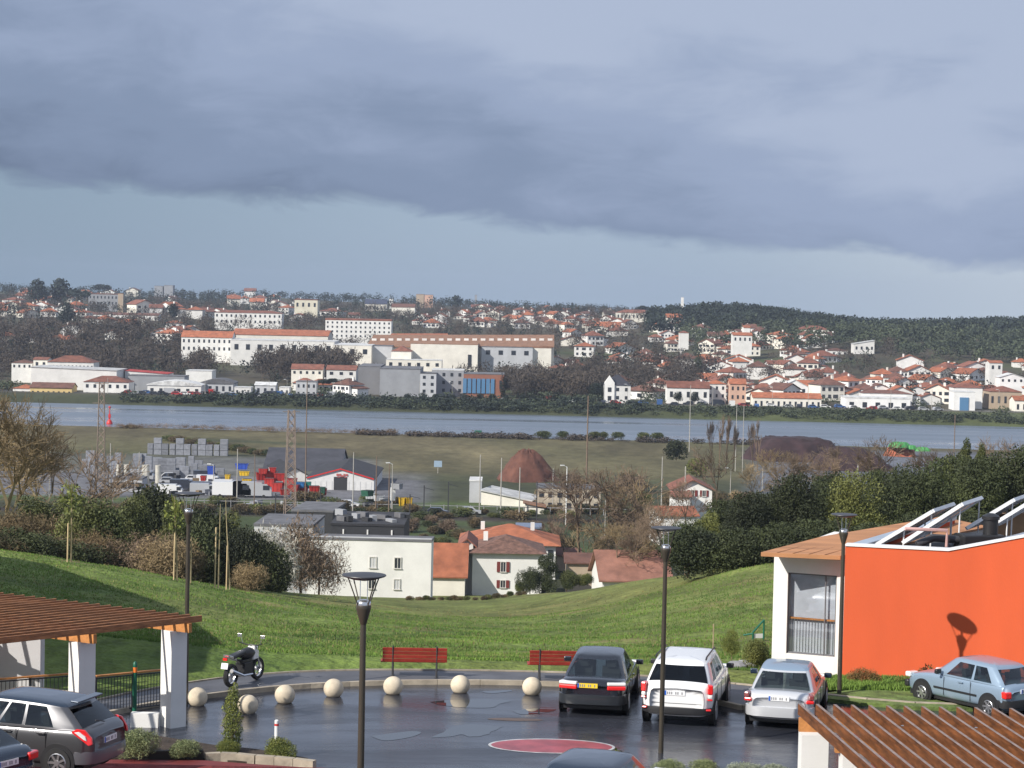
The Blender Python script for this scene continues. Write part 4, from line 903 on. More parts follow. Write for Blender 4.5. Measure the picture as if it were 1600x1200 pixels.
# ------------------------------------------------------------------ shrubs near the car park
def shrub(px, yb, yt, d, lm, label, kind='bush', wide=1.0, var=0, name='shrub', z=None, bark=None, lod='near', g=None):
    p = at(px, yb, d) if d else hit(px, yb)
    if z is not None: p.z = z
    return tree(name, kind, p-Vector((0, 0, .03)), (yb-yt)/pz(p.y), lm, label, 'shrub', g, var, lod, wide, bark)
shrub(362, 1178, 1064, 49.0, M_LYEL, 'slim yellow green conifer standing in the bed below the motorcycle', 'column', 1.1, name='slim_conifer')
shrub(352, 1180, 1150, 48.8, M_LYEL, 'low yellow green tuft at the foot of the slim conifer', 'bush', 1.3, 2)
shrub(217, 1182, 1130, 47.6, M_LPALE, 'bushy variegated shrub right behind the silver hatchback', 'bush', 1.05, 1)
shrub(182, 1172, 1122, 48.4, M_LPALE, 'variegated shrub touching the rear corner of the silver hatchback', 'bush', .7, 2)
shrub(288, 1183, 1148, 48.0, M_LPALE, 'loose pale shrub in front of the right pergola pillar', 'bush', 1.35, 3)
shrub(436, 1190, 1146, 48.3, M_LYEL, 'round yellow green shrub beside the small red and white post', 'bush', 1.1, 4)
shrub(1045, 1212, 1180, 47.5, M_LPALE, 'low green shrub at the bottom edge beside the near street lamp foot', 'bush', 1.3, 1)
shrub(1105, 1216, 1180, 47.5, M_LPALE, 'pale spreading shrub at the bottom edge below the white SUV', 'bush', 1.4, 2)
shrub(1165, 1218, 1184, 47.3, mat('silver_green_leaves', (.30, .32, .24), .65, var=.4, scale=6, c2=(.10, .13, .07)), 'silvery spreading shrub at the bottom edge left of the right pergola', 'bush', 1.4, 3)
shrub(1215, 1216, 1187, 47.1, MATS['silver_green_leaves'], 'silvery low shrub touching the white pergola pillar at the bottom edge', 'bush', 1.3, 4)
shrub(968, 1205, 1166, 42.5, M_LYEL, 'sparse leafy twigs poking up beside the dark car roof at the bottom', 'bush', .9, 5, lod='far')
shrub(1347, 1086, 1036, 60.7, M_LRUST, 'reddish green shrub against the orange wall right of the lamp post', 'bush', 1.0, 1)
shrub(1405, 1086, 1052, 60.7, M_LYEL, 'small pale yellow shrub against the orange wall', 'bush', 1.0, 2, lod='mid')
shrub(1455, 1080, 1032, 61.0, M_LRUST, 'reddish shrub behind the bonnet of the blue hatchback', 'bush', .8, 3, lod='mid')
shrub(1143, 1034, 983, None, M_LYEL, 'yellowish round bush on the slope behind the white SUV', 'round', .75, 1)
shrub(1182, 1045, 990, None, M_LMID, 'dense green bush at the left corner of the white wing', 'bush', .85, 2)
shrub(1110, 1068, 1050, 62.5, M_LMID, 'small tuft beside the walkway behind the white SUV', 'bush', 1.4, 4, lod='mid')
for i, (px, py, s_) in enumerate(((1150, 1043, .35), (1163, 1040, .3), (1172, 1042, .25))):
    p = hit(px, py); q = MB(); q.ball((0, 0, .03), s_, 5, sz=.5); tag(q.build('stone', M_CONCG, loc=p), ('grey stone lying left of the others below the bushes', 'grey stone in the middle of three below the bushes', 'grey stone nearest the dense green bush')[i], 'stone', 'stones below the bushes')
p = hit(1186, 1002); g = empty('slope_trestle', p, .3, 'green metal frame standing on the slope beside the white wing', 'frame')
q = MB()
for a_, b_ in (((-.25, 0, -.2), (-.25, 0, .35)), ((.18, 0, -.2), (.18, 0, .8)), ((-.25, 0, .35), (.18, 0, .8)), ((-.25, 0, .3), (-.5, .3, .2))): q.tube([a_, b_], .035, 6)
q.build('tube_frame', M_GREEN, g, True); MB().box((-.02, .02, .2), (.36, .03, .16)).build('white_plate', M_WPAINT, g)
p = pl(1113, 1060, .05); q = MB(); q.tube([(0, 0, -.2), (0, 0, 1.55)], .02, 5); tag(q.build('stake', M_BARKP, loc=p), 'thin pale stake standing in the grass behind the white SUV roof', 'stake')
# grass strip tufts by the wall, slope tufts
def tufts(name, n, fx, hgt, m, seed, zf=None):
    rg = np.random.RandomState(seed); P = fx(rg, n); n = len(P); P[:, 2] = T(P[:, 0], P[:, 1]) if zf is None else zf; k = 3
    base = np.repeat(P, k, 0); a = rg.random(n*k)*6.283; h = hgt*(.4+.9*rg.random(n*k)); w = hgt*.22
    off = np.stack([np.cos(a), np.sin(a), np.zeros(n*k)], 1); base = base+off*hgt*.3*rg.random((n*k, 1))
    s = np.stack([-np.sin(a), np.cos(a), np.zeros(n*k)], 1)*w; tip = base+off*(hgt*.5)*rg.random((n*k, 1)); tip[:, 2] += h
    base[:, 2] -= .02; co = np.stack([base-s, base+s, tip], 1).reshape(-1, 3); f = np.arange(3*n*k).reshape(-1, 3)
    o = newobj(name, npmesh(name, co, f, [m])); return tag(o, kind='stuff')
def polar(u0, u1, d0, d1):
    def fx(rg, n):
        n *= 2; u = u0+(u1-u0)*rg.random(n); d = (d0**-1+(d1**-1-d0**-1)*rg.random(n))**-1; x = (u-800)/FPX*d; k = rg.random(n) < .5+.9*fbm(x, d, .7, 3)+.3*fbm(x, d, 2.3, 1); u = u[k]; d = d[k]; return np.stack([(u-800)/FPX*d, d, d*0], 1)
    return fx
M_GR1 = mat('grass_blades', (.12, .19, .03), .8, var=.5, scale=.25, c2=(.05, .105, .018)); M_GR2 = mat('dry_grass_blades', (.24, .21, .085), .8, var=.35, scale=.3)
tufts('grass', 70000, polar(-60, 1230, 63.2, 125), .075, M_GR1, 3); tufts('dry_grass', 8000, polar(-60, 1230, 64, 150), .09, M_GR2, 4)
tufts('grass_strip', 5000, polar(1290, 1480, 59.5, 61.3), .12, M_GR1, 5, .1)
q = MB(); q.slab([tuple(pl(x, y, .1)) for x, y in ((1291, 1091), (1345, 1097), (1430, 1104), (1520, 1106), (1520, 1078), (1400, 1078), (1330, 1078), (1291, 1082))], (0, 0, -.8)); tag(q.build('grass_strip_bank', mat('strip_grass', (.12, .17, .04), .95, var=.35, scale=2.5, bump=.8)), kind='structure')
# ------------------------------------------------------------------ buildings
def wm(n, c, **k): return mat(n, c, .85, var=.07, scale=.3, rand=k.pop('rand', .08), **k)
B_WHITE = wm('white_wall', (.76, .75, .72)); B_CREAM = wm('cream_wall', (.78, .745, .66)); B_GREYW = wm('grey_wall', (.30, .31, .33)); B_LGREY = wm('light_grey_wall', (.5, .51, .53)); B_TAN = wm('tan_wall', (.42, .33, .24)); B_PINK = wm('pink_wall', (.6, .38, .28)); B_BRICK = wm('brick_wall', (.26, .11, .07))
B_BLUE = wm('blue_panel', (.12, .22, .36)); B_DARK = wm('dark_cladding', (.035, .036, .04)); B_YEL = wm('yellow_wall', (.6, .45, .2))
def rm_(n, c, k=1.0): return mat(n, c, .85, var=.22, scale=.5, rand=.18, stretch=(1, 1, 1), bump=.3, bscale=3)
R_OR = rm_('orange_roof', (.34, .115, .056)); R_TER = rm_('terracotta_roof', (.22, .085, .055)); R_BR = rm_('brown_roof', (.15, .07, .05)); R_GR = rm_('grey_roof', (.13, .13, .14)); R_WH = rm_('pale_roof', (.55, .55, .54)); R_DK = rm_('dark_roof', (.03, .03, .035)); R_RED = rm_('red_sheet_roof', (.36, .04, .035)); R_TAN = rm_('tan_roof', (.27, .14, .08)); R_PK = rm_('pink_tile_roof', (.33, .155, .11))
M_WINDK = mat('window_dark', (.035, .04, .05), .15, var=0); M_WINB = mat('window_blue', (.10, .22, .38), .2, var=0); M_FRAME = mat('window_surround', (.6, .58, .54), .7, var=0); M_SHUT = mat('red_shutter', (.17, .03, .025), .6, var=0)
SHARE = {}
def bld(name, label, x0, x1, yt, yb, d, dep, wall=None, roof=None, rk='flat', rise=0, rz=0, wins=None, cat='building', group=None, over=.4, chim=0, ww=.5, wh=.5, winm=None, parapet=False, excl=True, front=22):
    wall = wall or B_WHITE; roof = roof or R_OR
    xm = (x0+x1)/2
    if d is None:
        p = hit(xm, yb); d = p.y
    p = at(xm, yb, d); s = pz(d); w = (x1-x0)/s; h = (yb-yt)/s; r = rise/s
    e = empty(name, p, R(rz)+.0, label, cat, group)
    q = MB(); zb = -6 if d > 300 else -3
    pts = {'gable_y': [(-w/2, zb), (w/2, zb), (w/2, h), (0, h+r), (-w/2, h)]}.get(rk)
    if pts: q.slab([(x, 0, z) for x, z in pts], (0, dep, 0))
    elif rk == 'gable': q.slab([(-w/2, 0, zb), (-w/2, dep, zb), (-w/2, dep, h), (-w/2, dep/2, h+r), (-w/2, 0, h)], (w, 0, 0))
    elif rk == 'shed': q.slab([(-w/2, 0, zb), (w/2, 0, zb), (w/2, 0, h+r), (-w/2, 0, h)], (0, dep, 0))
    else: q.b2(-w/2, w/2, 0, dep, zb, h)
    q.build('wall', wall, e)
    q = MB(); o = over; t = .18
    if rk == 'gable':
        k = r/(dep/2)
        for y0, y1, z0, z1 in ((-o, dep/2, h-k*o, h+r), (dep+o, dep/2, h-k*o, h+r)): q.slab([(-w/2-o, y0, z0+.02), (w/2+o, y0, z0+.02), (w/2+o, y1, z1+.02), (-w/2-o, y1, z1+.02)], (0, 0, t))
    elif rk == 'gable_y':
        k = r/(w/2)
        for sg in (-1, 1): q.slab([(sg*(w/2+o), -o, h-k*o+.02), (sg*(w/2+o), dep+o, h-k*o+.02), (0, dep+o, h+r+.02), (0, -o, h+r+.02)], (0, 0, t))
    elif rk == 'hip':
        a = min(w, dep)/2; A_ = [(-w/2-o, -o, h+.02), (w/2+o, -o, h+.02), (w/2+o, dep+o, h+.02), (-w/2-o, dep+o, h+.02)]
        if w >= dep: T1, T2 = (-w/2+a, dep/2, h+r), (w/2-a, dep/2, h+r)
        else: T1, T2 = (0, a, h+r), (0, dep-a, h+r)
        q.add(A_+[T1, T2], [(0, 1, 5, 4), (2, 3, 4, 5), (1, 2, 5), (3, 0, 4), (3, 2, 1, 0)] if w >= dep else [(0, 1, 4), (1, 2, 5, 4), (2, 3, 5), (3, 0, 4, 5), (3, 2, 1, 0)])
    elif rk == 'shed': q.slab([(-w/2-o, -o, h+.02), (w/2+o, -o, h+r+.02), (w/2+o, dep+o, h+r+.02), (-w/2-o, dep+o, h+.02)], (0, 0, t))
    elif rk == 'arch':
        n = 10; P = [(-w/2-o+(w+2*o)*i/n, h+r*math.sin(math.pi*i/n)) for i in range(n+1)]; q.slab([(x, -o, z) for x, z in P]+[(w/2+o, -o, h-.4), (-w/2-o, -o, h-.4)], (0, dep+2*o, 0))
    else:
        q.b2(-w/2-.08, w/2+.08, -.08, dep+.08, h+.01, h+.3+max(0, r))
    rf = q.build('roof', roof, e)
    for i in range(chim):
        MB().box((w*(-.3+.55*i), dep*.55, h+r*.75+.2), (.6, .5, 1.2)).build('chimney', wall, rf)
    if wins:
        nx, nz = wins[:2]; z0f = wins[2] if len(wins) > 2 else .12; cw = w/nx; chh = h*(1-z0f)/nz; key = (round(cw*ww, 1), round(chh*wh, 1), (winm or M_WINDK).name)
        if key not in SHARE: SHARE[key] = MB().box((0, 0, 0), (cw*ww, .16, chh*wh)).mesh('window', winm or M_WINDK)
        for i in range(nx):
            for j in range(nz): newobj('window', SHARE[key], e, Vector((-w/2+cw*(i+.5), -.03, h*z0f+chh*(j+.5))))
    if excl: EXCL.append((p.x+0, p.y, w/2+1, front, dep+2))
    e['_s'] = s; return e, w, h, r

# --- white block and houses at the foot of the meadow
e, w, h, r = bld('white_block', 'long plain white flat roofed block with small windows beyond the meadow', 478, 673, 844, 945, 250, 3.5, roof=R_GR, rz=-2, cat='building')
e.children[1].name if e.children else None
def fw(e, w, h, px0, px1, py0, py1, X0, X1, YT, YB, m, nm='window', d=.3, proud=-.04, surround=True, shut=None):
    "a window given by its place in the photograph, converted to the facade's own metres"
    u0, u1 = (px0-X0)/(X1-X0), (px1-X0)/(X1-X0); v0, v1 = 1-(py1-YT)/(YB-YT), 1-(py0-YT)/(YB-YT)
    x, z, a, b = ((u0+u1)/2-.5)*w, (v0+v1)/2*h, (u1-u0)*w, (v1-v0)*h
    fr = MB()
    if surround: 
        for q in ((x-a/2-.05, .1, z, b+.2), (x+a/2+.05, .1, z, b+.2)): fr.box((q[0], -.05, q[2]), (q[1], .12, q[3]))
        fr.box((x, -.05, z+b/2+.05), (a, .12, .1)); fr.box((x, -.07, z-b/2-.05), (a+.3, .2, .1)); f = fr.build('window', M_FRAME, e)
        MB().box((x, -.01, z), (a, .04, b)).build('pane', m, f)
        MB().box((x, -.04, z), (.06, .03, b)).build('glazing_bar', M_FRAME, f)
        if shut:
            for s in (-1, 1): MB().box((x+s*(a/2+.1+shut/2), -.08, z), (shut, .07, b+.1)).build('shutter', M_SHUT, f)
    else: MB().box((x, -.01, z), (a, .05, b)).build(nm, m, e)
G = (478, 673, 844, 945)
M_BLIND = mat('closed_blind', (.5, .51, .52), .7, var=0)
fw(e, w, h, 577, 586, 870, 886, *G, M_BLIND); fw(e, w, h, 616, 625, 870, 886, *G, M_WINDK); fw(e, w, h, 616, 624, 904, 919, *G, M_BLIND); fw(e, w, h, 576, 584, 904, 919, *G, M_WINDK)
MB().slab([(-w/2, -.01, h+.3), (w/2+.02, -.01, h+.3), (w/2+.02, -.01, h+.42), (-w/2, -.01, h+.42)], (0, .3, 0)).build('parapet_cap', B_LGREY, e)
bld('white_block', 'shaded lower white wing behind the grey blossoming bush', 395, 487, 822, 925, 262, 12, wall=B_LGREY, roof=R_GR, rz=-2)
e, w, h, r = bld('dark_roof_block', 'dark clad top storey with cluttered roof behind the white block', 517, 631, 822, 846, 255, 14, wall=B_DARK, roof=R_DK, wins=(3, 1, .1), ww=.06, wh=.5, winm=B_WHITE)
for i in range(12):
    MB().box((w*(-.46+.085*i), 1+rnd.random()*9, h+.45+rnd.random()*.3), (w*.07, 1.2+rnd.random(), .3+rnd.random()*.5), rnd.random()).build('roof_unit', (B_GREYW, R_GR, B_DARK)[i % 3], e)
bld('dark_roof_block', 'low dark roof with grey skylights left of the cluttered roof', 455, 520, 800, 822, 300, 12, wall=B_DARK, roof=R_GR, rz=-4)
bld('annexe', 'low terracotta roofed annexe between the white block and the red shuttered house', 674, 726, 899, 927, 286, 9, wall=B_CREAM, roof=R_OR, rk='gable', rise=43, chim=0)
e, w, h, r = bld('house', 'white house with red shutters and brown tiled roof right of the white block', 737, 846, 864, 922, 290, 11, roof=mat('aged_tile_roof', (.17, .09, .065), .85, var=.35, scale=1.5, bump=.3), rk='hip', rise=22, chim=1, over=.7, rz=2)
G = (737, 846, 864, 922)
fw(e, w, h, 782, 789, 878, 893, *G, M_WINDK, shut=.45); fw(e, w, h, 782, 789, 907, 918, *G, M_WINDK, shut=.45)
bld('house', 'shaded gable wing of the red shuttered white house', 719, 738, 850, 918, 292, 9, roof=R_TER, rk='gable_y', rise=8, over=.5)
bld('house', 'house with orange tiled hip roof and chimney behind the red shuttered house', 723, 868, 851, 885, 318, 13, roof=R_OR, rk='hip', rise=26, chim=2, over=.8, wins=(9, 1, .2))
bld('house', 'house under a long pink tiled roof at the foot of the right slope', 940, 1046, 905, 935, 262, 9, wall=B_WHITE, roof=R_PK, rk='gable', rise=37, chim=0, over=.5, rz=6)
bld('shed', 'small grey shed between the conifers and the pink tiled roof', 885, 938, 880, 905, 300, 7, wall=B_TAN, roof=R_BR, rk='gable', rise=10)
bld('shed', 'narrow brown roofed shed behind the two dark conifers', 862, 905, 868, 880, 330, 6, wall=B_TAN, roof=R_BR, rk='gable', rise=7)
bld('garden_cabin', 'blue grey flat roofed cabin behind the orange tiled roofs', 806, 846, 826, 838, 345, 6, wall=B_DARK, roof=mat('blue_sheet_roof', (.16, .2, .28), .5, var=.1), rk='flat')
e, w, h, r = bld('house', 'pale stone house with square windows in front of the brown heap', 838, 938, 764, 803, 430, 9, wall=mat('stone_wall', (.46, .40, .31), .9, var=.3, scale=.8), roof=R_GR, rk='flat', wins=(7, 2, .1), over=.2, cat='house')
bld('porch', 'low cream garage extension left of the pale stone house', 820, 850, 787, 808, 424, 5, wall=B_CREAM, roof=R_TAN, rk='shed', rise=-6)
bld('shed', 'white open sided shed with sloping roof left of the brown heap', 750, 830, 768, 795, 440, 10, wall=B_CREAM, roof=R_WH, rk='shed', rise=-14, rz=-14)
bld('shed', 'green doored end of the sloping white shed', 733, 752, 752, 786, 446, 8, wall=B_LGREY, roof=R_WH)
e, w, h, r = bld('house', 'white house with brown shutters and front gable among the bare trees', 1052, 1112, 764, 800, 405, 10, roof=R_TER, rk='gable_y', rise=14, over=.7)
G = (1052, 1112, 764, 800); fw(e, w, h, 1078, 1084, 766, 775, *G, M_WINDK, shut=.5); fw(e, w, h, 1097, 1102, 766, 775, *G, M_WINDK, shut=.4); fw(e, w, h, 1054, 1059, 782, 798, *G, M_SHUT, surround=False)
bld('house', 'terracotta roof peeping over the hedge below the brown shuttered house', 1030, 1090, 806, 815, 372, 9, wall=B_WHITE, roof=R_OR, rk='gable', rise=10, rz=8)
e, w, h, r = bld('house', 'low white outbuilding with brown roof left of the brown shuttered house', 1050, 1078, 776, 806, 398, 7, roof=R_TER, rk='gable', rise=5)
# --- warehouse with red lettering
e, w, h, r = bld('warehouse', 'white gabled warehouse with red trim and a dark open doorway', 479, 584, 748, 778, 470, 30, wall=mat('white_cladding', (.68, .68, .67), .6, var=.06, scale=1), roof=R_DK, rk='gable_y', rise=15, over=.3)
G = (479, 584, 748, 778)
fw(e, w, h, 521, 542, 745, 773, *G, B_DARK, surround=False, nm='doorway')
for s in (-1, 1): MB().slab([(s*w/2, -.35, h-.05), (0, -.35, h+r-.05), (0, -.35, h+r+.22), (s*w/2, -.35, h+.22)], (0, .12, 0)).build('red_trim', M_REDP, e)
sg = MB(); cx = ((534-479)/105-.5)*w
M_SIGN = mat('faded_red_sign', (.45, .10, .09), .6, var=.1)
for i, (x, z, a, b) in enumerate(((-1.0, 0, .45, .5), (-.45, 0, .35, .5), (0, -.25, .5, .35), (.45, 0, .35, .5), (1.0, 0, .4, .45), (-.72, -.5, .5, .14), (.75, -.5, .5, .14))): sg.box((cx+x, -.12, h+r*.42+z), (a, .08, b))
sg.build('red_emblem', M_SIGN, e)
for i in range(12):
    if abs(w*(-.46+.084*i)-(531.5-531.5)/105*w) > w*.11: MB().box((w*(-.46+.084*i), -.02, h*.45), (.05, .06, h*.85)).build('cladding_rib', B_LGREY, e)
bld('warehouse', 'white wall and large dark sloping roof behind the red containers', 443, 480, 742, 772, 488, 26, wall=B_WHITE, roof=R_DK, rk='gable_y', rise=10, rz=14)
e, w, h, r = bld('warehouse', 'dark sheet roof spreading left of the gabled warehouse', 412, 530, 735, 765, 520, 26, wall=B_GREYW, roof=mat('charcoal_roof', (.055, .055, .065), .7, var=.2, scale=.4), rk='gable', rise=28)
bld('yard_office', 'grey flat yard office with long window behind the young trees', 175, 222, 749, 772, 455, 6, wall=B_LGREY, roof=R_GR, wins=(4, 1, .2), ww=.8)
# --- heaps
def heap(label, x0, x1, yt, yb, d, m, flat=.3, name='spoil_heap', seed=0, asym=0):
    p = at((x0+x1)/2, yb, d); s = pz(d); w = (x1-x0)/s/2; h = (yb-yt)/s; v = []; f = []; n, k = 40, 12; rg = np.random.RandomState(seed)
    for i in range(k+1):
        t = i/k; rr = 1-t*(1-flat)
        for j in range(n):
            a = 6.283*j/n; rj = rr*(1+.10*math.sin(3*a+seed)+.06*math.sin(7*a+2*seed)+.03*rg.normal()*(1-t)); v.append((math.cos(a)*w*rj+asym*w*t, math.sin(a)*w*.8*rj, h*(.45*t+.55*math.sin(t*math.pi/2) if flat < .3 else math.sin(t*math.pi/2)**.85)*(1+.03*rg.normal())-.3))
    f = [(i*n+j, i*n+(j+1) % n, (i+1)*n+(j+1) % n, (i+1)*n+j) for i in range(k) for j in range(n)]+[tuple(range(k*n, (k+1)*n))]
    q = MB(); q.add(v, f); return tag(q.build(name, m, None, True, loc=p), label, 'heap')
M_H1 = mat('red_brown_ore', (.13, .055, .038), .95, var=.25, scale=.4, bump=.8, bscale=2); M_H2 = mat('dark_maroon_ore', (.042, .022, .024), .95, var=.3, scale=.3, bump=.8, bscale=1.5)
heap('red brown conical heap behind the pale stone house', 772, 872, 700, 752, 505, M_H1, .14, seed=1)
heap('large dark maroon flat topped heap by the river', 1150, 1322, 682, 722, 590, M_H2, .45, seed=2)
heap('lower dark heap trailing right of the large maroon heap', 1262, 1395, 698, 735, 560, M_H2, .3, seed=3, asym=-.15)
heap('small orange heap under green sheeting near the river edge', 1380, 1432, 692, 712, 610, mat('orange_ore', (.36, .11, .06), .9, var=.3, scale=.6), .35, seed=4)
M_TARP = mat('green_sheeting', (.07, .30, .08), .6, var=.25, scale=.5)
for i, (x0, x1, y0, y1) in enumerate(((1388, 1422, 689, 697), (1415, 1432, 694, 700), (1428, 1453, 697, 703))):
    heap(('green sheeting on the crest of the orange heap', 'green sheeting patch on the right shoulder of the orange heap', 'green covered small mound right of the orange heap')[i], x0, x1, y0, y1, 607, M_TARP, .5, 'green_sheet', 7+i)
# --- concrete stock in the left yard
M_CB = mat('concrete_block', (.22, .23, .26), .85, var=.15, rand=.2, scale=1.5); M_CB2 = mat('pale_concrete_pipe', (.52, .50, .44), .85, var=.12, rand=.1)
blocks = []
for i in range(30):
    px = 132+i*7.4+rnd.random()*4; d = 470+rnd.random()*60; w_ = 1.3+rnd.random()*1.2; h_ = 2.0+rnd.random()*2.2
    yb = yh(px)+(CAMZ-Th((px-800)/FPX*d, d))*FPX/d; p = at(px, yb, d); n = max(1, int(h_/.8)); q = MB()
    for k in range(n): q.box((.04*rnd.random(), 0, .4+k*.82), (w_, 1.2, .78), .04*rnd.random())
    tag(q.build('concrete_block_stack', M_CB, loc=p), 'grey stack of precast concrete blocks in the yard at the left', 'block stack', 'stacks of grey concrete blocks in the left yard')
for px in (186, 198, 226, 229, 247): 
    q = MB(); q.lathe([(.62, 0), (.62, 4.0), (.5, 4.0), (.5, 3.2)], 14); p = at(px, 742, 478); p.z = Th(p.x, p.y); tag(q.build('concrete_pipe', M_CB2, loc=p), 'pale upright concrete pipe standing among the grey block stacks', 'pipe', 'upright pale concrete pipes in the left yard')
for i in range(11):
    px = 235+i*11.5; p = at(px, 718, 560); p.z = Th(p.x, p.y); q = MB()
    for k in range(2+(i*7) % 3 % 2): q.box((0, 0, .7+k*1.45), (1.35+.3*((i*5) % 3), 1.5, 1.35))
    tag(q.build('stacked_bins', M_CB, loc=p), 'pale grey stacked rings at the back of the left yard', 'stack', 'grey stacks along the back of the left yard')
# --- red containers, bins, machines
def skip(label, px, py, d, wpx, hpx, m, rz=0, g=None, name='skip_container'):
    p = at(px, py, d); s = pz(d); w_, h_ = wpx/s, hpx/s; q = MB(); q.slab([(-w_/2*.8, -.9, 0), (w_/2*.8, -.9, 0), (w_/2, -.9, h_), (-w_/2, -.9, h_)], (0, 1.8, 0)); e = empty(name, p, rz, label, 'container', g); q.build('shell', m, e)
    rb = MB(); rb.box((0, -.93, h_-.08), (w_, .08, .14))
    for k in (-.3, 0, .3): rb.box((k*w_, -.93, h_/2), (.09, .08, h_*.9))
    rb.build('rib', m, e); MB().box((0, 0, h_+.01), (w_*.9, 1.5, .04)).build('load', B_DARK, e); return e
M_RC = mat('red_container_paint', (.40, .025, .02), .5, var=.2, rand=.2, scale=.8)
for i, (px, py, w_, h_) in enumerate(((408, 747, 16, 12), (424, 744, 18, 11), (426, 735, 11, 8), (412, 737, 14, 8), (438, 748, 20, 12), (453, 756, 22, 12), (422, 757, 16, 13), (434, 765, 18, 14), (474, 766, 13, 9), (491, 768, 16, 12), (506, 770, 9, 10), (458, 765, 18, 11), (445, 770, 16, 9))):
    skip('red steel skip in the jumble of red containers left of the warehouse', px, py+3, 452-i*.7, w_, h_, M_RC, rnd.random()*.5-.25, 'red skips left of the warehouse')
skip('dark green skip between red ones in front of the warehouse', 504, 772, 444, 9, 11, mat('dark_green_paint', (.02, .10, .06), .5), 0)
skip('blue skip at the right end of the red container jumble', 469, 762, 446, 14, 9, mat('blue_container_paint', (.03, .16, .4), .5), 0)
skip('teal green skip beside the blue one', 481, 763, 447, 10, 10, mat('teal_paint', (.02, .22, .18), .5), 0)
M_YEL = mat('yellow_paint', (.65, .42, .02), .5, var=.1, rand=.1); M_BLUE = mat('blue_paint', (.03, .08, .42), .45, var=.1)
skip('yellow skip left of the blue box under the pole', 382, 743, 470, 16, 7, M_YEL); skip('blue box container behind the yellow skip', 378, 733, 476, 20, 9, M_BLUE); skip('small yellow drum left of the yellow skip', 356, 750, 465, 8, 9, M_YEL); skip('yellow grey machine body below the yellow skip', 386, 756, 458, 15, 8, M_YEL)
skip('bright blue cabin parked in the middle of the yard road', 330, 741, 478, 11, 13, M_BLUE); skip('small red machine beside the bright blue cabin', 318, 751, 470, 9, 8, M_RC)
for i, (px, w_) in enumerate(((628, 10), (638, 10))): skip(('left yellow bin on the grass right of the pale lamp pole', 'right yellow bin on the grass right of the pale lamp pole')[i], px, 790, 424, w_, 13, M_YEL, i*.3, None, 'yellow_bin')
for i, (px, py, c) in enumerate(((578, 779, B_LGREY), (592, 783, B_LGREY), (604, 787, B_GREYW), (574, 775, mat('dark_green_paint', (0, 0, 0))), (620, 764, B_GREYW))):
    skip(('light grey skip right of the warehouse corner', 'second light grey skip, nearer than the other', 'dark grey skip beside the tall pole', 'green loader body at the warehouse corner', 'grey cabin behind the pale lamp box')[i], px, py, 440-i*3, 15, 9, c, .3*i)
# --- small vehicles (body, cabin and wheels in one piece each: a few pixels in the photograph)
VEH = {}
def vehicle(px, py, d, kind, m, label, g, rz=None):
    key = (kind, m.name)
    if key not in VEH:
        q = MB(); L_, W_, H_ = {'car': (4.2, 1.7, 1.45), 'van': (5.2, 2.0, 2.4), 'truck': (8, 2.5, 3.2)}[kind]
        if kind == 'car': q.slab([(-L_/2, -W_/2, .3), (L_/2, -W_/2, .3), (L_/2, -W_/2, .75), (L_*.25, -W_/2, .9), (L_*.1, -W_/2, H_), (-L_*.35, -W_/2, H_), (-L_/2, -W_/2, .9)], (0, W_, 0)); q.slab([(L_*.2, -W_/2-.02, .92), (L_*.08, -W_/2-.02, H_-.1), (-L_*.33, -W_/2-.02, H_-.1), (-L_*.42, -W_/2-.02, .92)], (0, W_+.04, 0), 1)
        else: q.b2(-L_/2, L_*.25, -W_/2, W_/2, .45, H_); q.slab([(L_*.25, -W_/2, .4), (L_/2, -W_/2, .4), (L_/2, -W_/2, H_*.5), (L_*.38, -W_/2, H_*.9), (L_*.25, -W_/2, H_*.9)], (0, W_, 0)); q.b2(L_*.28, L_*.45, -W_/2-.02, W_/2+.02, H_*.5, H_*.8, 1)
        for x in (-L_*.3, L_*.3): q.lathe([(.33, -W_/2-.03), (.33, W_/2+.03)], 12, (x, 0, .33), 'y', 2)
        VEH[key] = q.mesh('vehicle', [m, M_WINDK, M_BLK])
    p = at(px, py, d) if d else hit(px, py)
    if d: p.z = Th(p.x, p.y)
    return tag(newobj({'car': 'parked_car', 'van': 'parked_van', 'truck': 'parked_truck'}[kind], VEH[key], None, p), label, kind, g).__class__ and None
VM = [mat('veh_'+n, c, .3, var=0, coat=.5) for n, c in (('white', (.75, .75, .75)), ('silver', (.4, .41, .43)), ('dark', (.03, .035, .05)), ('blue', (.05, .12, .3)), ('red', (.4, .03, .03)))]
VMN = ['white', 'silver', 'dark', 'blue', 'red']
for i in range(62):
    px = 205+i*11.2+rnd.random()*5 if i < 30 else 800+(i-30)*22+rnd.random()*8; k = rnd.choice([0, 0, 1, 1, 2, 2, 3, 4]); kd = 'van' if rnd.random() < .12 else 'car'; d = 826+rnd.random()*10
    vehicle(px, 0, None if 0 else d, kd, VM[k], '%s %s parked along the far river bank' % (VMN[k], kd), '%s %ss along the far river bank' % (VMN[k], kd))
for o in [o for o in S.objects if o.name.startswith('parked_') and o.location.y > 800]:
    o.rotation_euler = (0, 0, rnd.choice([0, 0, 1.57, .3, 3.1]))
vehicle(685, 793, 418, 'car', VM[2], 'dark car on the lane right of the yellow bins', None); vehicle(735, 791, 420, 'car', VM[1], 'silver car on the lane near the sloping white shed', None)
vehicle(520, 784, 432, 'car', VM[3], 'blue grey car in front of the warehouse door', None); vehicle(545, 787, 430, 'car', VM[0], 'white car parked below the warehouse', None)
for i, px in enumerate((363, 378, 395)): vehicle(px, 765-i, 448, 'van' if i == 1 else 'truck', VM[1 if i else 0], ('white lorry below the yellow skip', 'silver van between two lorries in the yard', 'silver lorry beside the red containers')[i], None)
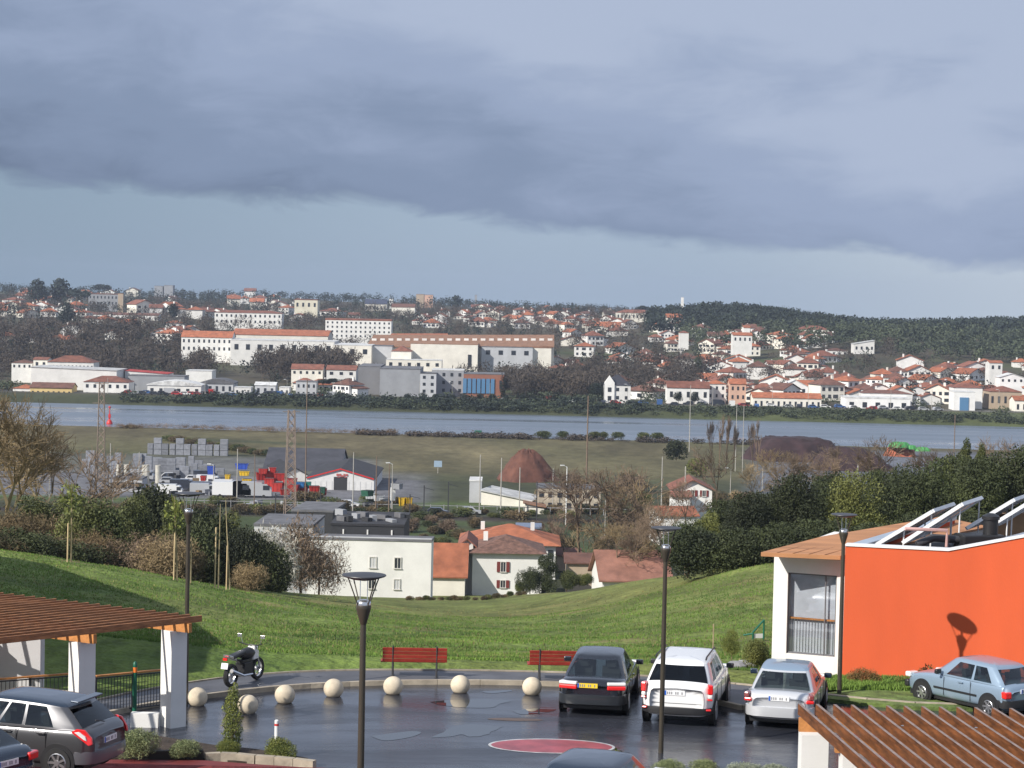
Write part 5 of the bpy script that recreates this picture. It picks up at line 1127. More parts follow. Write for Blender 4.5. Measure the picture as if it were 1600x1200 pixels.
vehicle(1018, 797, 400, 'car', VM[2], 'dark car half hidden by bare trees left of the brown shuttered house', None)

for i in range(16):
    px = 205+rnd.random()*150; vehicle(px, 748+rnd.random()*28, None, ('car', 'van', 'car', 'van')[i % 4], VM[(i*2) % 3], '%s %s parked among the concrete stock of the left yard' % (VMN[(i*2) % 3], ('car', 'van')[i % 2]), '%s %ss in the left yard' % (VMN[(i*2) % 3], ('car', 'van')[i % 2]))
for i in range(26):
    px = (360, 150)[i % 2]+rnd.random()*(260 if i % 2 == 0 else 190); py = (784, 752)[i % 2]+rnd.random()*(12 if i % 2 == 0 else 28); p = hit(px, py)
    if p is None: continue
    q = MB()
    for k in range(2+i % 3): q.box((rnd.uniform(-.9, .9), rnd.uniform(-.5, .5), .35+.55*k*(i % 2)), (rnd.uniform(.7, 1.8), rnd.uniform(.6, 1.2), rnd.uniform(.4, 1.0)), rnd.random())
    tag(q.build('pallet_stack', (M_CB, B_DARK, B_GREYW, mat('worn_wood_pallet', (.2, .14, .08), .9, var=.2), B_LGREY)[i % 5], loc=p), ('low grey pile of pallets and blocks in the yard', 'low dark pile of material in the yard', 'grey pile of material in the yard', 'brown stack of wooden pallets in the yard', 'pale pile of material in the yard')[i % 5], 'pile', ('grey', 'dark', 'mid grey', 'brown', 'pale')[i % 5]+' piles in the yards')
for i, (px, yt, yb) in enumerate(((430, 770, 822), (500, 762, 815), (662, 758, 810), (700, 752, 806), (838, 752, 812), (960, 742, 806), (996, 748, 810), (640, 772, 815))):
    e_ = None; p = hit(px, yb); h_ = (yb-yt)/pz(p.y); g_ = empty('railway_mast', p, 0, 'slim grey railway mast with a short side arm beside the line, '+('first', 'second', 'fourth', 'fifth', 'sixth', 'seventh', 'eighth', 'third')[i]+' from the left', 'mast', 'railway masts along the line')
    MB().box((0, 0, h_/2), (.2, .2, h_)).build('post', M_DGREY, g_); MB().tube([(0, 0, h_*.93), (1.9, 0, h_*.86)], .05, 4).build('arm', M_DGREY, g_)
# --- poles
def pole(label, px, yt, yb, d=None, r=.14, m=None, kind='plain', g=None, name='utility_pole'):
    p = hit(px, yb) if d is None else at(px, yb, d); h = (yb-yt)/pz(p.y); m = m or M_POLE; e = empty(name, p, rnd.random()*.4, label, 'pole', g)
    if kind == 'lattice':
        w = r*4; q = MB()
        for sx in (-1, 1):
            for sy in (-1, 1): q.tube([(sx*w, sy*w, -1), (sx*w*.55, sy*w*.55, h)], .09, 4)
        n = int(h/1.6)
        for i in range(n):
            a, b = i/n, (i+1)/n; wa, wb_ = w*(1-.45*a), w*(1-.45*b)
            for sy in (-1, 1): q.tube([(-wa, sy*wa, a*h), (wb_, sy*wb_, b*h)], .06, 3); q.tube([(wa, sy*wa, a*h), (-wb_, sy*wb_, b*h)], .06, 3); q.tube([(sy*wa, -wa, a*h), (sy*wb_, wb_, b*h)], .06, 3)
        q.build('lattice_mast', m, e); q = MB(); q.box((0, 0, h*.985), (w*3.2, .12, .12)); q.box((0, 0, h*.80), (w*4, .12, .12)); q.build('crossarm', m, e)
    else:
        MB().tube([(0, 0, -1), (0, 0, h)], [r, r*.65], 6).build('mast', m, e)
        if kind == 'arm': MB().box((.3, 0, h-.15), (1.6, .08, .08)).build('crossarm', m, e)
        if kind == 'lamp': q = MB(); q.tube([(0, 0, h), (-.7, 0, h+.3)], .05, 5); q.box((-.9, 0, h+.3), (.8, .3, .16)); q.build('lamp_head', M_WPAINT, e)
        if kind == 'flood': MB().box((0, 0, h), (1.6, .3, .5)).build('lamp_head', M_CB, e)
    return e
M_POLE = mat('concrete_pole', (.42, .40, .36), .8, var=.15); M_POLED = mat('brown_pole', (.20, .14, .10), .85, var=.15); M_LAT = mat('rusty_lattice', (.26, .20, .16), .8, var=.15)
for a in (('tall rusty lattice mast rising over the left yard into the river view', 157, 596, 762, 440, .22, M_LAT, 'lattice'), ('thick grey lattice mast left of the gabled warehouse', 453, 640, 800, 412, .26, M_LAT, 'lattice'),
          ('slim brown pole just right of the thick lattice mast', 477, 592, 775, 440, .16, M_POLED), ('white pole above the block stacks, leftmost of the yard poles', 172, 692, 762, None), ('white pole in the middle of the block stacks', 217, 706, 765, None),
          ('pale street light on the yard road', 333, 727, 776, None, .1, None, 'lamp'), ('concrete pole left of the red containers', 370, 701, 790, None), ('short brown pole beside the red containers', 397, 710, 797, None, .12, M_POLED),
          ('tall concrete pole in front of the warehouse front', 551, 706, 806, None), ('brown pole at the right corner of the warehouse', 587, 712, 802, None, .14, M_POLED), ('dark pole behind the cluttered roof', 607, 724, 815, None, .14, M_POLED),
          ('pale lamp pole carrying a white box right of the warehouse', 612, 725, 800, None, .1, None, 'lamp'), ('left pole of the pair by the sloping white shed', 749, 710, 800, None), ('right pole of the pair by the sloping white shed', 782, 715, 805, None),
          ('grey pole in front of the cream garage', 811, 730, 812, None), ('slim pole behind the pale stone house', 863, 731, 800, None, .1), ('white street light in front of the pale stone house', 884, 729, 820, None, .13, M_WPAINT, 'lamp'),
          ('very tall brown pole standing before the river, tallest of the middle ones', 916, 618, 762, 470, .2, M_POLED), ('slim pole below the pale stone house to the right', 945, 781, 838, None, .1), ('concrete pole left of the brown shuttered house', 1033, 713, 805, None),
          ('grey pole before the gable of the brown shuttered house', 1069, 728, 822, None, .16), ('very slim pale pole crossing the river near the dark pine', 1077, 602, 700, 560, .12), ('short street light above the hedge left of the maroon heap', 1141, 733, 772, None, .1, None, 'lamp'),
          ('left thin pole between the bare poplars', 1149, 630, 730, 540, .1), ('right thin pole between the bare poplars', 1160, 632, 735, 540, .1), ('short white pole before the maroon heap', 1191, 731, 765, None, .12), ('pale pole in front of the lower dark heap', 1340, 720, 750, None, .16),
          ('tall slim pole at the right crossing the river bank', 1490, 648, 732, 520, .14, M_POLED), ('grey pole left of the open yard office', 77, 730, 780, None, .1), ('thin pole in the bushes below the left yard', 176, 770, 815, None, .1)):
    pole(*a)
pole('far lattice pylon standing in front of the pine wood at the right', 1523, 530, 568, 1250, .45, M_LAT, 'lattice', name='pylon')
e = pole('street light with a white box hanging on it right of the warehouse', 613, 752, 800, 428, .1, None, 'plain'); MB().box((0, -.2, 3.6), (.9, .4, 2.6)).build('white_box', M_WPAINT, e)
for i, px in enumerate((168, 320, 420, 448, 495, 532, 655, 706, 765, 980, 1113, 1206, 1262, 1391, 1455, 1560)):
    if i < 9 or i > 8: pole('thin street light along the far river bank road', px, 590+(px-168)*.014, 628+(px-168)*.021, 829, .1, M_POLE, 'lamp' if i % 2 else 'plain', 'thin street lights along the far river bank')
p = hit(684, 745) ; e = empty('blue_sign', at(684, 745, 520), 0, 'pale blue board on a post standing in the meadow', 'sign'); MB().tube([(0, 0, -1), (0, 0, 2.4)], .08, 5).build('post', M_POLE, e); MB().box((0, -.1, 3.1), (1.9, .1, 1.5)).build('board', mat('pale_blue_board', (.30, .40, .5), .5, var=.05), e)
# fence line and railway
q = MB()
fe = empty('concrete_fence', (0, 0, 0), 0, 'pale concrete railway fence running across behind the cluttered roof', 'fence'); 
for i in range(58): x = -70+i*2.6; newobj('post', SHARE.setdefault('fp', MB().box((0, 0, .7), (.14, .14, 1.5)).mesh('post', M_CONCG)), fe, Vector((x, 424, Th(x, 424))))
MB().slab([(-70, 424, Th(-70, 424)+1.2), (78, 424, Th(78, 424)+1.2), (78, 424, Th(78, 424)+1.32), (-70, 424, Th(-70, 424)+1.32)], (0, .06, 0)).build('rail', M_CONCG, fe)
for i, dd in enumerate((409, 410.5, 414, 415.5)): MB().b2(-120, 120, dd-.04, dd+.04, -32.3, -32.05) if 0 else None
# --- river buoy
bu = empty('river_buoy', at(171, 672, 690), 0, 'small red channel buoy floating in the river at the left', 'buoy'); bu.location.z = -34
MB().lathe([(.9, -.3), (1.0, .5), (.6, 1.2), (.25, 1.6)], 12).build('float', M_REDP, bu, True); MB().tube([(0, 0, 1.4), (0, 0, 5.2)], [.25, .12], 6).build('mast', M_REDP, bu); MB().ball((0, 0, 5.4), .4, 6).build('top_mark', M_REDP, bu)
MB().box((0, 0, 2.6), (.7, .7, 1.2)).build('daymark', M_REDP, bu)
# stake row at the right pergola removed; green box near the shore
p = at(747, 685, 655); p.z = Th(p.x, 655); g = tag(MB().box((0, 0, .9), (2.2, 1.2, 1.9)).build('green_cabinet', mat('bottle_green', (.02, .12, .08), .6), bevel=.05, loc=p), 'small dark green cabinet on the near river shore', 'cabinet')
# ------------------------------------------------------------------ across the river: buildings that can be told apart
FB = [
 ('warehouse', 'white warehouse with a sloping left end on the far bank at the left', 48, 182, 575, 606, 850, 22, B_WHITE, R_WH, 'shed', -3, None),
 ('house', 'row house with red brown hip roof and many windows behind the left white warehouse', 74, 146, 566, 590, 885, 12, B_WHITE, R_TER, 'hip', 10, (12, 1, .3)),
 ('shop', 'white building under a red brown roof at the left of the far bank', 130, 201, 597, 625, 836, 12, B_WHITE, R_TER, 'hip', 9, (6, 2, .1)),
 ('shop', 'long yellowish shop with dark roof at the far left bank', 47, 112, 606, 626, 831, 10, B_YEL, R_BR, 'gable', 7, (8, 1, .1)),
 ('house', 'small red roofed house at the very left of the far bank', 20, 52, 607, 624, 834, 9, B_WHITE, R_OR, 'hip', 6, (3, 1, .2)),
 ('shop', 'white shop with red sheet roof left of the arched showroom', 195, 262, 580, 606, 865, 14, B_WHITE, R_RED, 'shed', -4, (3, 1, .2)),
 ('shop', 'blue grey flat hall between the red sheet roof and the white red signed shop', 200, 288, 588, 606, 855, 12, B_GREYW, R_GR, 'flat', 0, None),
 ('showroom', 'white showroom with a curved roof and dark openings', 230, 314, 601, 624, 838, 14, B_WHITE, R_WH, 'arch', 6, (6, 1, .1)),
 ('showroom', 'grey showroom with shallow curved roof beside the white one', 313, 364, 598, 618, 850, 14, B_LGREY, R_GR, 'arch', 6, (5, 1, .1)),
 ('shop', 'white box shop with red sign panel behind the grey showroom', 290, 331, 580, 598, 880, 12, B_WHITE, R_WH, 'flat', 0, None),
 ('shed', 'low white shed between the grey showroom and the car rows', 366, 392, 606, 620, 845, 8, B_WHITE, R_WH, 'flat', 0, (3, 1, .1)),
 ('shed', 'white garage with a pale blue grey roof left of the mid bank trees', 398, 430, 602, 619, 850, 9, B_LGREY, R_WH, 'gable', 4, (3, 1, .1)),
 ('shed', 'small white kiosk building right of the pale blue grey roof', 436, 452, 606, 620, 846, 7, B_WHITE, R_WH, 'flat', 0, (2, 1, .1)),
 ('shed', 'pale block with glazed front before the flat dark pines', 462, 494, 597, 622, 848, 9, B_LGREY, R_GR, 'flat', 0, (4, 2, .05)),
 ('house', 'white house with brown roof at the far left above the yellow shop', 18, 50, 567, 578, 900, 9, B_WHITE, R_BR, 'hip', 5, (4, 1, .1)),
 ('house', 'cream house end standing at the left of the row house with many windows', 52, 74, 562, 578, 895, 9, B_CREAM, R_TER, 'gable', 3, (2, 1, .2)),
 ('house', 'white fronted low house with dark awning at centre left bank', 455, 504, 577, 588, 905, 10, B_CREAM, R_TER, 'gable', 7, (5, 1, .1)),
 ('shop', 'white shop with purple red roof above the flat dark pines', 510, 556, 578, 590, 900, 12, B_WHITE, R_TER, 'gable', 6, (3, 1, .1)),
 ('warehouse', 'large plain grey concrete hall on the far bank', 593, 656, 577, 622, 852, 30, B_GREYW, R_GR, 'flat', 0, None),
 ('warehouse', 'darker grey hall wing half hidden by trees left of the concrete hall', 559, 594, 573, 618, 862, 30, wm('dark_grey_wall', (.19, .19, .2)), R_GR, 'flat', 0, None),
 ('office', 'white and grey office with outside stairs right of the concrete hall', 656, 681, 584, 620, 852, 16, B_LGREY, R_GR, 'flat', 0, (2, 3, .1)),
 ('office', 'grey office with pale upper floor and blue panels', 674, 724, 579, 620, 860, 16, B_GREYW, R_WH, 'flat', 0, (4, 3, .1)),
 ('depot', 'depot with blue glass panels and a brick right end', 724, 787, 585, 618, 856, 18, B_BRICK, R_GR, 'flat', 0, (6, 1, .08)),
 ('warehouse', 'bright cream fronted hall, largest on the far bank', 641, 746, 538, 574, 1050, 40, B_CREAM, R_TAN, 'flat', 0, None),
 ('warehouse', 'grey walled right part of the big hall', 752, 832, 543, 570, 1056, 40, B_LGREY, R_GR, 'flat', 0, (4, 1, .4)),
 ('warehouse', 'bright white end block of the big hall at the right', 832, 861, 544, 568, 1058, 40, B_CREAM, R_TAN, 'flat', 0, None),
 ('warehouse', 'white hall left of the tan long roof with grey side', 520, 580, 540, 566, 1045, 40, B_CREAM, R_WH, 'flat', 0, (3, 1, .3)),
 ('warehouse', 'grey end wall between the white hall and the small gabled hall', 580, 612, 541, 572, 1052, 36, B_LGREY, R_GR, 'flat', 0, None),
 ('warehouse', 'small white hall with red roof in front of the big cream hall', 611, 642, 549, 574, 1035, 18, B_CREAM, R_TER, 'hip', 8, None),
 ('warehouse', 'low cream extensions at the foot of the big halls', 603, 690, 563, 577, 1025, 12, B_CREAM, R_WH, 'flat', 0, (6, 1, .1)),
 ('warehouse', 'white facade under the orange roof, left long hall', 360, 522, 533, 562, 1060, 30, B_WHITE, R_WH, 'flat', 0, (9, 1, .3)),
 ('apartment_block', 'row of white flats behind bare trees under orange roofs at the left', 283, 362, 527, 553, 1075, 14, B_WHITE, R_OR, 'gable', 9, (10, 2, .1)),
 ('apartment_block', 'long orange roofed hall with white chimneys left of the apartment block', 362, 512, 524, 550, 1120, 30, B_CREAM, R_OR, 'gable', 8, (16, 1, .2)),
 ('apartment_block', 'white apartment block with a grid of windows above the halls', 508, 611, 501, 530, 1290, 14, B_WHITE, R_TER, 'flat', 2, (14, 4, .05)),
 ('apartment_block', 'white apartment building with brown roofs above the bare trees at the left', 335, 440, 489, 509, 1400, 14, B_WHITE, R_TER, 'hip', 4, (14, 2, .1)),
 ('apartment_block', 'bright white cubic building on the hillside left of centre', 460, 496, 469, 485, 1700, 18, wm('pale_yellow_wall', (.75, .70, .56)), R_TER, 'flat', 1, (4, 1, .1)),
 ('building', 'long white building on the left hillside', 126, 247, 492, 504, 1500, 16, B_WHITE, R_BR, 'gable', 3, (14, 1, .2)),
 ('building', 'small cream house with terracotta roof below the long white building', 103, 122, 508, 518, 1350, 10, B_CREAM, R_TER, 'gable', 3, None),
 ('tower', 'slim cream tower beside a blue grey building on the left skyline', 184, 192, 459, 487, 1700, 5, B_TAN, R_TAN, 'flat', 0, None),
 ('building', 'blue grey building left of the slim cream tower', 138, 184, 460, 480, 1760, 14, B_GREYW, R_BR, 'flat', 1, (8, 2, .1)),
 ('tower_block', 'left grey tower block on the left skyline', 241, 254, 447, 462, 2500, 14, B_GREYW, R_GR, 'flat', 0, None),
 ('tower_block', 'right grey tower block on the left skyline', 256, 270, 446, 462, 2500, 14, B_GREYW, R_GR, 'flat', 0, None),
 ('tower_block', 'brown tower block left half on the central skyline', 650, 662, 460, 478, 2300, 14, B_TAN, R_BR, 'flat', 0, None),
 ('tower_block', 'pinkish tower block right half on the central skyline', 663, 676, 461, 478, 2300, 14, B_PINK, R_BR, 'flat', 0, None),
 ('tower_block', 'slim pale tower on the skyline between the long roofs', 608, 614, 467, 482, 2200, 10, B_WHITE, R_GR, 'flat', 0, None),
 ('building', 'long dark roofed building on the skyline left of the slim pale tower', 570, 604, 475, 490, 1950, 14, B_CREAM, mat('slate_blue_roof', (.05, .06, .10), .7), 'gable', 7, (6, 1, .2)),
 ('building', 'low brown roofed white building right of the slim pale tower', 612, 648, 480, 489, 1850, 12, B_CREAM, R_BR, 'gable', 5, None),
 ('building', 'white building with red hip roof on the hilltop right of centre', 963, 1022, 489, 501, 1650, 14, B_CREAM, R_TER, 'hip', 5, (10, 1, .1)),
 ('building', 'wide low building under a red roof below the hilltop building', 915, 1003, 510, 522, 1500, 16, B_CREAM, R_OR, 'hip', 7, (8, 1, .1)),
 ('chimney_tower', 'slim white chimney tower above the wooded hill', 1064, 1068, 465, 486, 1600, 2, B_WHITE, R_WH, 'flat', 0, None),
 ('water_tower', 'tiny dark tower on the distant skyline right of the brown blocks', 741.5, 745, 461, 482, 2600, 3, B_GREYW, R_GR, 'flat', 0, None),
 ('villa', 'white riverside villa with steep dark roof and tall gable', 944, 985, 602, 629, 838, 9, B_WHITE, mat('slate_roof', (.035, .035, .045), .6, var=.2), 'hip', 16, (3, 2, .05)),
 ('house', 'white riverside house with wide red roof right of the villa', 1042, 1108, 606, 629, 842, 10, B_WHITE, R_TER, 'gable', 9, (5, 1, .1)),
 ('house', 'white house with pink shutters right of the wide red roofed house', 1105, 1134, 600, 627, 850, 10, B_WHITE, R_OR, 'hip', 6, (3, 2, .1)),
 ('house', 'pinkish tall house behind the bare riverside trees', 1140, 1165, 600, 630, 845, 10, B_PINK, R_OR, 'gable', 7, (3, 2, .1)),
 ('row_house', 'long low house with terracotta roof and pale columns on the right bank', 1176, 1283, 622, 641, 838, 10, B_CREAM, R_OR, 'gable', 7, (12, 1, .05)),
 ('villa', 'bright white modern villa with flat terraces on the right bank', 1320, 1422, 623, 645, 836, 12, wm('bright_white_wall', (.8, .79, .77)), R_WH, 'flat', 1, (5, 1, .1)),
 ('villa', 'upper brown roofed floor behind the white modern villa', 1348, 1425, 615, 625, 846, 10, B_WHITE, R_BR, 'hip', 5, None),
 ('villa', 'cubic white villa with one large blue window on the right bank', 1490, 1523, 613, 646, 836, 10, wm('bright_white_wall', (0, 0, 0)), R_WH, 'flat', 0, None),
 ('villa', 'terracotta roofed house on top of the cubic white villa', 1490, 1535, 606, 616, 850, 9, B_WHITE, R_TER, 'hip', 7, None),
 ('house', 'big white gabled house in the middle of the right hillside', 1222, 1262, 604, 617, 880, 10, wm('bright_white_wall', (0, 0, 0)), R_WH, 'gable_y', 10, (3, 1, .1)),
 ('house', 'tan roofed wide house at the right end of the bank behind trees', 1545, 1596, 612, 640, 852, 12, B_TAN, R_TER, 'hip', 8, (5, 1, .1)),
 ('house', 'cream house with white steps at the right frame edge', 1585, 1625, 626, 648, 838, 9, B_CREAM, R_OR, 'gable', 6, (4, 1, .1)),
 ('house', 'white house standing high at the right above the roofs', 1546, 1566, 567, 582, 1000, 9, B_WHITE, R_OR, 'gable', 3, (2, 1, .1)),
 ('house', 'bright white two part house right of the high standing house', 1562, 1600, 590, 600, 940, 9, wm('bright_white_wall', (0, 0, 0)), R_WH, 'gable_y', 6, (4, 1, .1)),
 ('building', 'red roofed pale building high on the wooded right hill', 1246, 1296, 515, 525, 1350, 12, B_CREAM, R_TER, 'hip', 6, (8, 1, .1)),
 ('house', 'long white house with brown roofs in the wooded clearing', 1290, 1324, 548, 557, 1200, 10, B_WHITE, R_BR, 'hip', 4, (4, 1, .1)),
 ('house', 'white terraced house at the right of the wooded clearing', 1334, 1366, 538, 551, 1200, 10, B_WHITE, R_WH, 'shed', 6, (4, 1, .1)),
 ('house', 'white house with red roof high left of the pine wood', 1145, 1175, 524, 537, 1180, 10, B_WHITE, R_OR, 'gable', 4, (4, 1, .1)),
 ('house', 'white house below the pine wood edge with dark windows', 1162, 1172, 512, 519, 1250, 9, B_WHITE, R_OR, 'gable', 3, None),
 ('house', 'cream cottage half hidden by the copse at the hill foot', 1062, 1076, 520, 529, 1200, 8, B_WHITE, R_TER, 'hip', 3, None),
]
for (nm, lb, x0, x1, yt, yb, d, dep, wa, ro, rk, ri, wi) in FB:
    e, w, h, r = bld(nm, lb, x0, x1, yt, yb, d, dep, wa, ro, rk, ri, 0, wi, cat=nm.replace('_', ' '), ww=.34, wh=.42, over=.3, front=30 if d < 1000 else 45)
    if 'blue glass' in lb:
        for i in range(7):
            MB().box((w*(-.47+.115*i), -.25, h*.45), (w*.09, .2, h*.7)).build('glass_panel', M_WINB, e)
    if 'large blue window' in lb: MB().box((-.02*w, -.15, h*.45), (w*.42, .3, h*.62)).build('window', M_WINB, e)
    if 'largest on the far bank' in lb:
        MB().box((w*.38, -.1, h*.3), (w*.05, .3, h*.55)).build('door', M_WINDK, e)
    if 'steep dark roof' in lb:
        MB().slab([(-w/2, -.6, -1), (-w*.12, -.6, -1), (-w*.12, -.6, h*1.15), (-w*.31, -.6, h*1.55), (-w/2, -.6, h*1.15)], (0, 3, 0)).build('gable_bay', B_WHITE, e)
        for z in (.25, .75): MB().box((-w*.31, -.7, h*z), (w*.13, .1, h*.25)).build('window', M_WINDK, e)
# long tan roof with rows of skylights
def longroof(label, x0, x1, yt, yb, d, d2, m, n, rows, skm, x2=None):
    a, b = at(x0, yb, d), at(x1, yb, d); c, e_ = at(x1 if x2 is None else x2, yt, d2), at(x0+12, yt, d2)
    e = empty('factory_roof', (0, 0, 0), 0, label, 'roof'); MB().slab([a, b, c, e_], (0, 0, -.5)).build('roof_slope', m, e)
    MB().slab([a-Vector((0, -1, .6)), b-Vector((0, -1, .6)), b+Vector((0, d2-d, -.6)), a+Vector((12, d2-d, -.6))], (0, 0, -9)).build('hall_body', B_CREAM, e)
    for j in range(rows):
        for i in range(n):
            u = (i+.5)/n; v = (j+.6)/(rows+.2); p = a.lerp(b, u).lerp(e_.lerp(c, u), v); newobj('skylight', SHARE.setdefault('sk', MB().box((0, 0, .3), (2.3, 1.6, 1.3)).mesh('skylight', B_WHITE)), e, p)
longroof('long tan sheet roof with rows of pale skylights behind the cream halls', 572, 866, 523, 541, 1062, 1110, R_TAN, 22, 1, None)
longroof('orange tan roof slope with pale skylights above the tan roof left end', 600, 700, 521, 532, 1095, 1125, R_OR, 8, 1, None)
# round yellow green pergola of small white chimneys is left to the roofs
# ------------------------------------------------------------------ small houses scattered over the hills
HM = []
for k in range(10):
    rr = random.Random(k); w = 9+4*rr.random(); dp = 8+2*rr.random(); h = (3.2, 5.6, 3.0, 5.4, 3.4)[k % 5]; rs = 1.9+rr.random(); q = MB(); q.b2(-w/2, w/2, -dp/2, dp/2, -7, h)
    if k % 3 == 0:
        q.slab([(-w/2, -dp/2-.01, h), (w/2, -dp/2-.01, h), (0, -dp/2-.01, h+rs)], (0, dp+.02, 0)); kk = rs/(w/2)
        for sg in (-1, 1): q.slab([(sg*(w/2+.5), -dp/2-.6, h-kk*.5+.05), (sg*(w/2+.5), dp/2+.6, h-kk*.5+.05), (0, dp/2+.6, h+rs+.05), (0, -dp/2-.6, h+rs+.05)], (0, 0, .25), 1)
    else:
        a = min(w, dp)/2; q.add([(-w/2-.6, -dp/2-.6, h+.02), (w/2+.6, -dp/2-.6, h+.02), (w/2+.6, dp/2+.6, h+.02), (-w/2-.6, dp/2+.6, h+.02), (-w/2+a, 0, h+rs), (w/2-a, 0, h+rs)], [(0, 1, 5, 4), (2, 3, 4, 5), (1, 2, 5), (3, 0, 4), (3, 2, 1, 0)], 1)
    if k % 2: q.b2(w/2-.01, w/2+3.5, -dp/2+1.5, dp/2-1, -7, h*.7); q.slab([(w/2, -dp/2+1, h*.7+.9), (w/2+4, -dp/2+1, h*.7+.1), (w/2+4, dp/2-.5, h*.7+.1), (w/2, dp/2-.5, h*.7+.9)], (0, 0, .2), 1)
    q.box((w*.25, .5, h+rs*.9), (.8, .7, 1.6))
    nx = 3+k % 2
    for i in range(nx):
        for j in range(1 if h < 4 else 2): q.box((-w/2+w*(i+.5)/nx, -dp/2-.02, 1.5+2.6*j), (1.1 if (i+k) % 3 else 1.9, .12, 1.3), 0, 2)
    q.box((-w/2-.02, 0, 1.5), (.12, 1.2, 1.2), 0, 2)
    HM.append(q)
WALLS = [('white', B_WHITE), ('cream', B_CREAM), ('white', wm('bright_white_wall', (0, 0, 0)))]; ROOFS = [('orange', R_OR), ('red brown', R_TER), ('brown', R_BR)]
HMesh = {}
def smallhouse(px, py, zone, wi=None, ri=None, sc=1.0):
    p = hit(px, py)
    if p is None or p.y < 800: return
    for (x, y, w, f, b) in EXCL:
        if abs(p.x-x) < w+4 and -f*.7 < y-p.y+0 < f*.4 and f != 9: return
        if abs(p.x-x) < w and y-6 < p.y < y+b: return
    wi = rnd.choice([0, 0, 1, 2]) if wi is None else wi; ri = rnd.choice([0, 0, 1, 1, 2]) if ri is None else ri; k = rnd.randrange(10)
    if (k, wi, ri) not in HMesh: HMesh[(k, wi, ri)] = HM[k].mesh('house', [WALLS[wi][1], ROOFS[ri][1], M_WINDK])
    o = newobj('house', HMesh[(k, wi, ri)], None, p); o.rotation_euler = (0, 0, rnd.choice([0, .25, -.3, .6, 1.57, -.7, 3.0])+rnd.random()*.2); o.scale = (sc,)*3
    tag(o, 'small %s house with %s roof %s' % (WALLS[wi][0], ROOFS[ri][0], zone), 'house', '%s houses with %s roofs %s' % (WALLS[wi][0], ROOFS[ri][0], zone))
    EXCL.append((p.x, p.y, 6.5*sc, 9, 6))
random.seed(5)
def zone(n, x0, x1, f0, f1, name, md=9, sc=(.8, 1.15), mp=5):
    pts = []; t = 0
    while len(pts) < n and t < n*60:
        t += 1; x = x0+(x1-x0)*rnd.random(); a, b = f0(x), f1(x); y = a+(b-a)*rnd.random()
        if all(abs(x-u)/1.7 + abs(y-v)*1.2 > mp for u, v in pts): pts.append((x, y))
    for x, y in sorted(pts, key=lambda q: q[1]): smallhouse(x, y, name, sc=sc[0]+(sc[1]-sc[0])*rnd.random())
zone(112, 1110, 1640, lambda x: 582+(abs(x-1370)**1.5)*-.0035+(12 if 1290 < x < 1420 else 0), lambda x: 632+(x-1100)*.012, 'in the dense quarter on the right river side', mp=6.5)
zone(38, 1120, 1300, lambda x: 522, lambda x: 582, 'on the slope below the pine wood', mp=8)
zone(34, 855, 1125, lambda x: 520, lambda x: 608, 'among bare trees right of the big halls', mp=9)
zone(24, 840, 1100, lambda x: 496, lambda x: 520, 'on the hill left of the pine wood', mp=8, sc=(.8, 1.1))
zone(48, 640, 960, lambda x: 484, lambda x: 513, 'on the upper slope above the big halls', mp=7, sc=(.8, 1.2))
zone(58, -20, 560, lambda x: 462, lambda x: 503, 'on the upper slope at the left', mp=9, sc=(.9, 1.4))
zone(20, -20, 360, lambda x: 503, lambda x: 545, 'among the tall bare trees at the left', mp=10)
zone(26, 200, 1640, lambda x: 606+(x-200)*.01, lambda x: 617+(x-200)*.015, 'just behind the far river bank', mp=12)
# ------------------------------------------------------------------ woods on the far side
def far_mesh(kind, rg, n):
    if kind == 'bare':
        P = blobs_pts(crown_blobs('round', rg), n, rg, .2); co, f = quads(P, .016, rg, 4.2, .7)
    elif kind == 'pine': co, f = quads(blobs_pts(crown_blobs('round', rg), n, rg, .6), .055, rg, 1.2)
    elif kind == 'umbrella': co, f = quads(blobs_pts(crown_blobs('umbrella', rg), n, rg, .6), .05, rg, 1.2)
    else: co, f = quads(blobs_pts(crown_blobs('bush', rg), n, rg, .6), .075, rg, 1.2)
    return co, f
def forest(name, pts, hs, kind, m, n, seed, wide=1.0):
    rg = np.random.RandomState(seed); V = [far_mesh(kind, rg, n) for _ in range(4)]; cos = []; fs = []; o = 0; EX = np.array(EXCL)
    for (x, y), h in zip(pts, hs):
        ex = EX[np.abs(EX[:, 0]-x) < EX[:, 2]+h*.35]
        if len(ex) and np.any((ex[:, 1]-y < ex[:, 3]) & (ex[:, 1]-y > -ex[:, 4])): continue
        co, f = V[rg.randint(4)]; a = rg.random()*6.283; c, s = math.cos(a), math.sin(a); w = h*wide*(.8+.5*rg.random())
        q = np.stack([(co[:, 0]*c-co[:, 1]*s)*w+x, (co[:, 0]*s+co[:, 1]*c)*w+y, co[:, 2]*h+Th(x, y)-.06*h], 1); cos.append(q); fs.append(f+o); o += len(co)
    return tag(newobj(name, npmesh(name, np.concatenate(cos), np.concatenate(fs), [m])), kind='stuff')
def region(n, u0, u1, d0, d1, seed, h0, h1, dens=None):
    rg = np.random.RandomState(seed); u = u0+(u1-u0)*rg.random(n*2); d = np.sqrt(d0*d0+(d1*d1-d0*d0)*rg.random(n*2)); k = np.ones(n*2, bool) if dens is None else dens(u, d) > rg.random(n*2)
    u, d = u[k][:n], d[k][:n]; d = d-(skew(u, d) if d1 < 900 else 0); return list(zip((u-800)/FPX*d, d)), h0+(h1-h0)*rg.random(len(u))
wood = lambda u, d: ((u > 1010) & (d > 1220+np.clip((1250-u), 0, 300)*.3 + np.where(u > 1400, -90, 0)))
nd = lambda u, d: np.clip(.55+.5*fbm((u-800)/FPX*d, d, .012, 3), 0.05, 1)*(~wood(u, d))
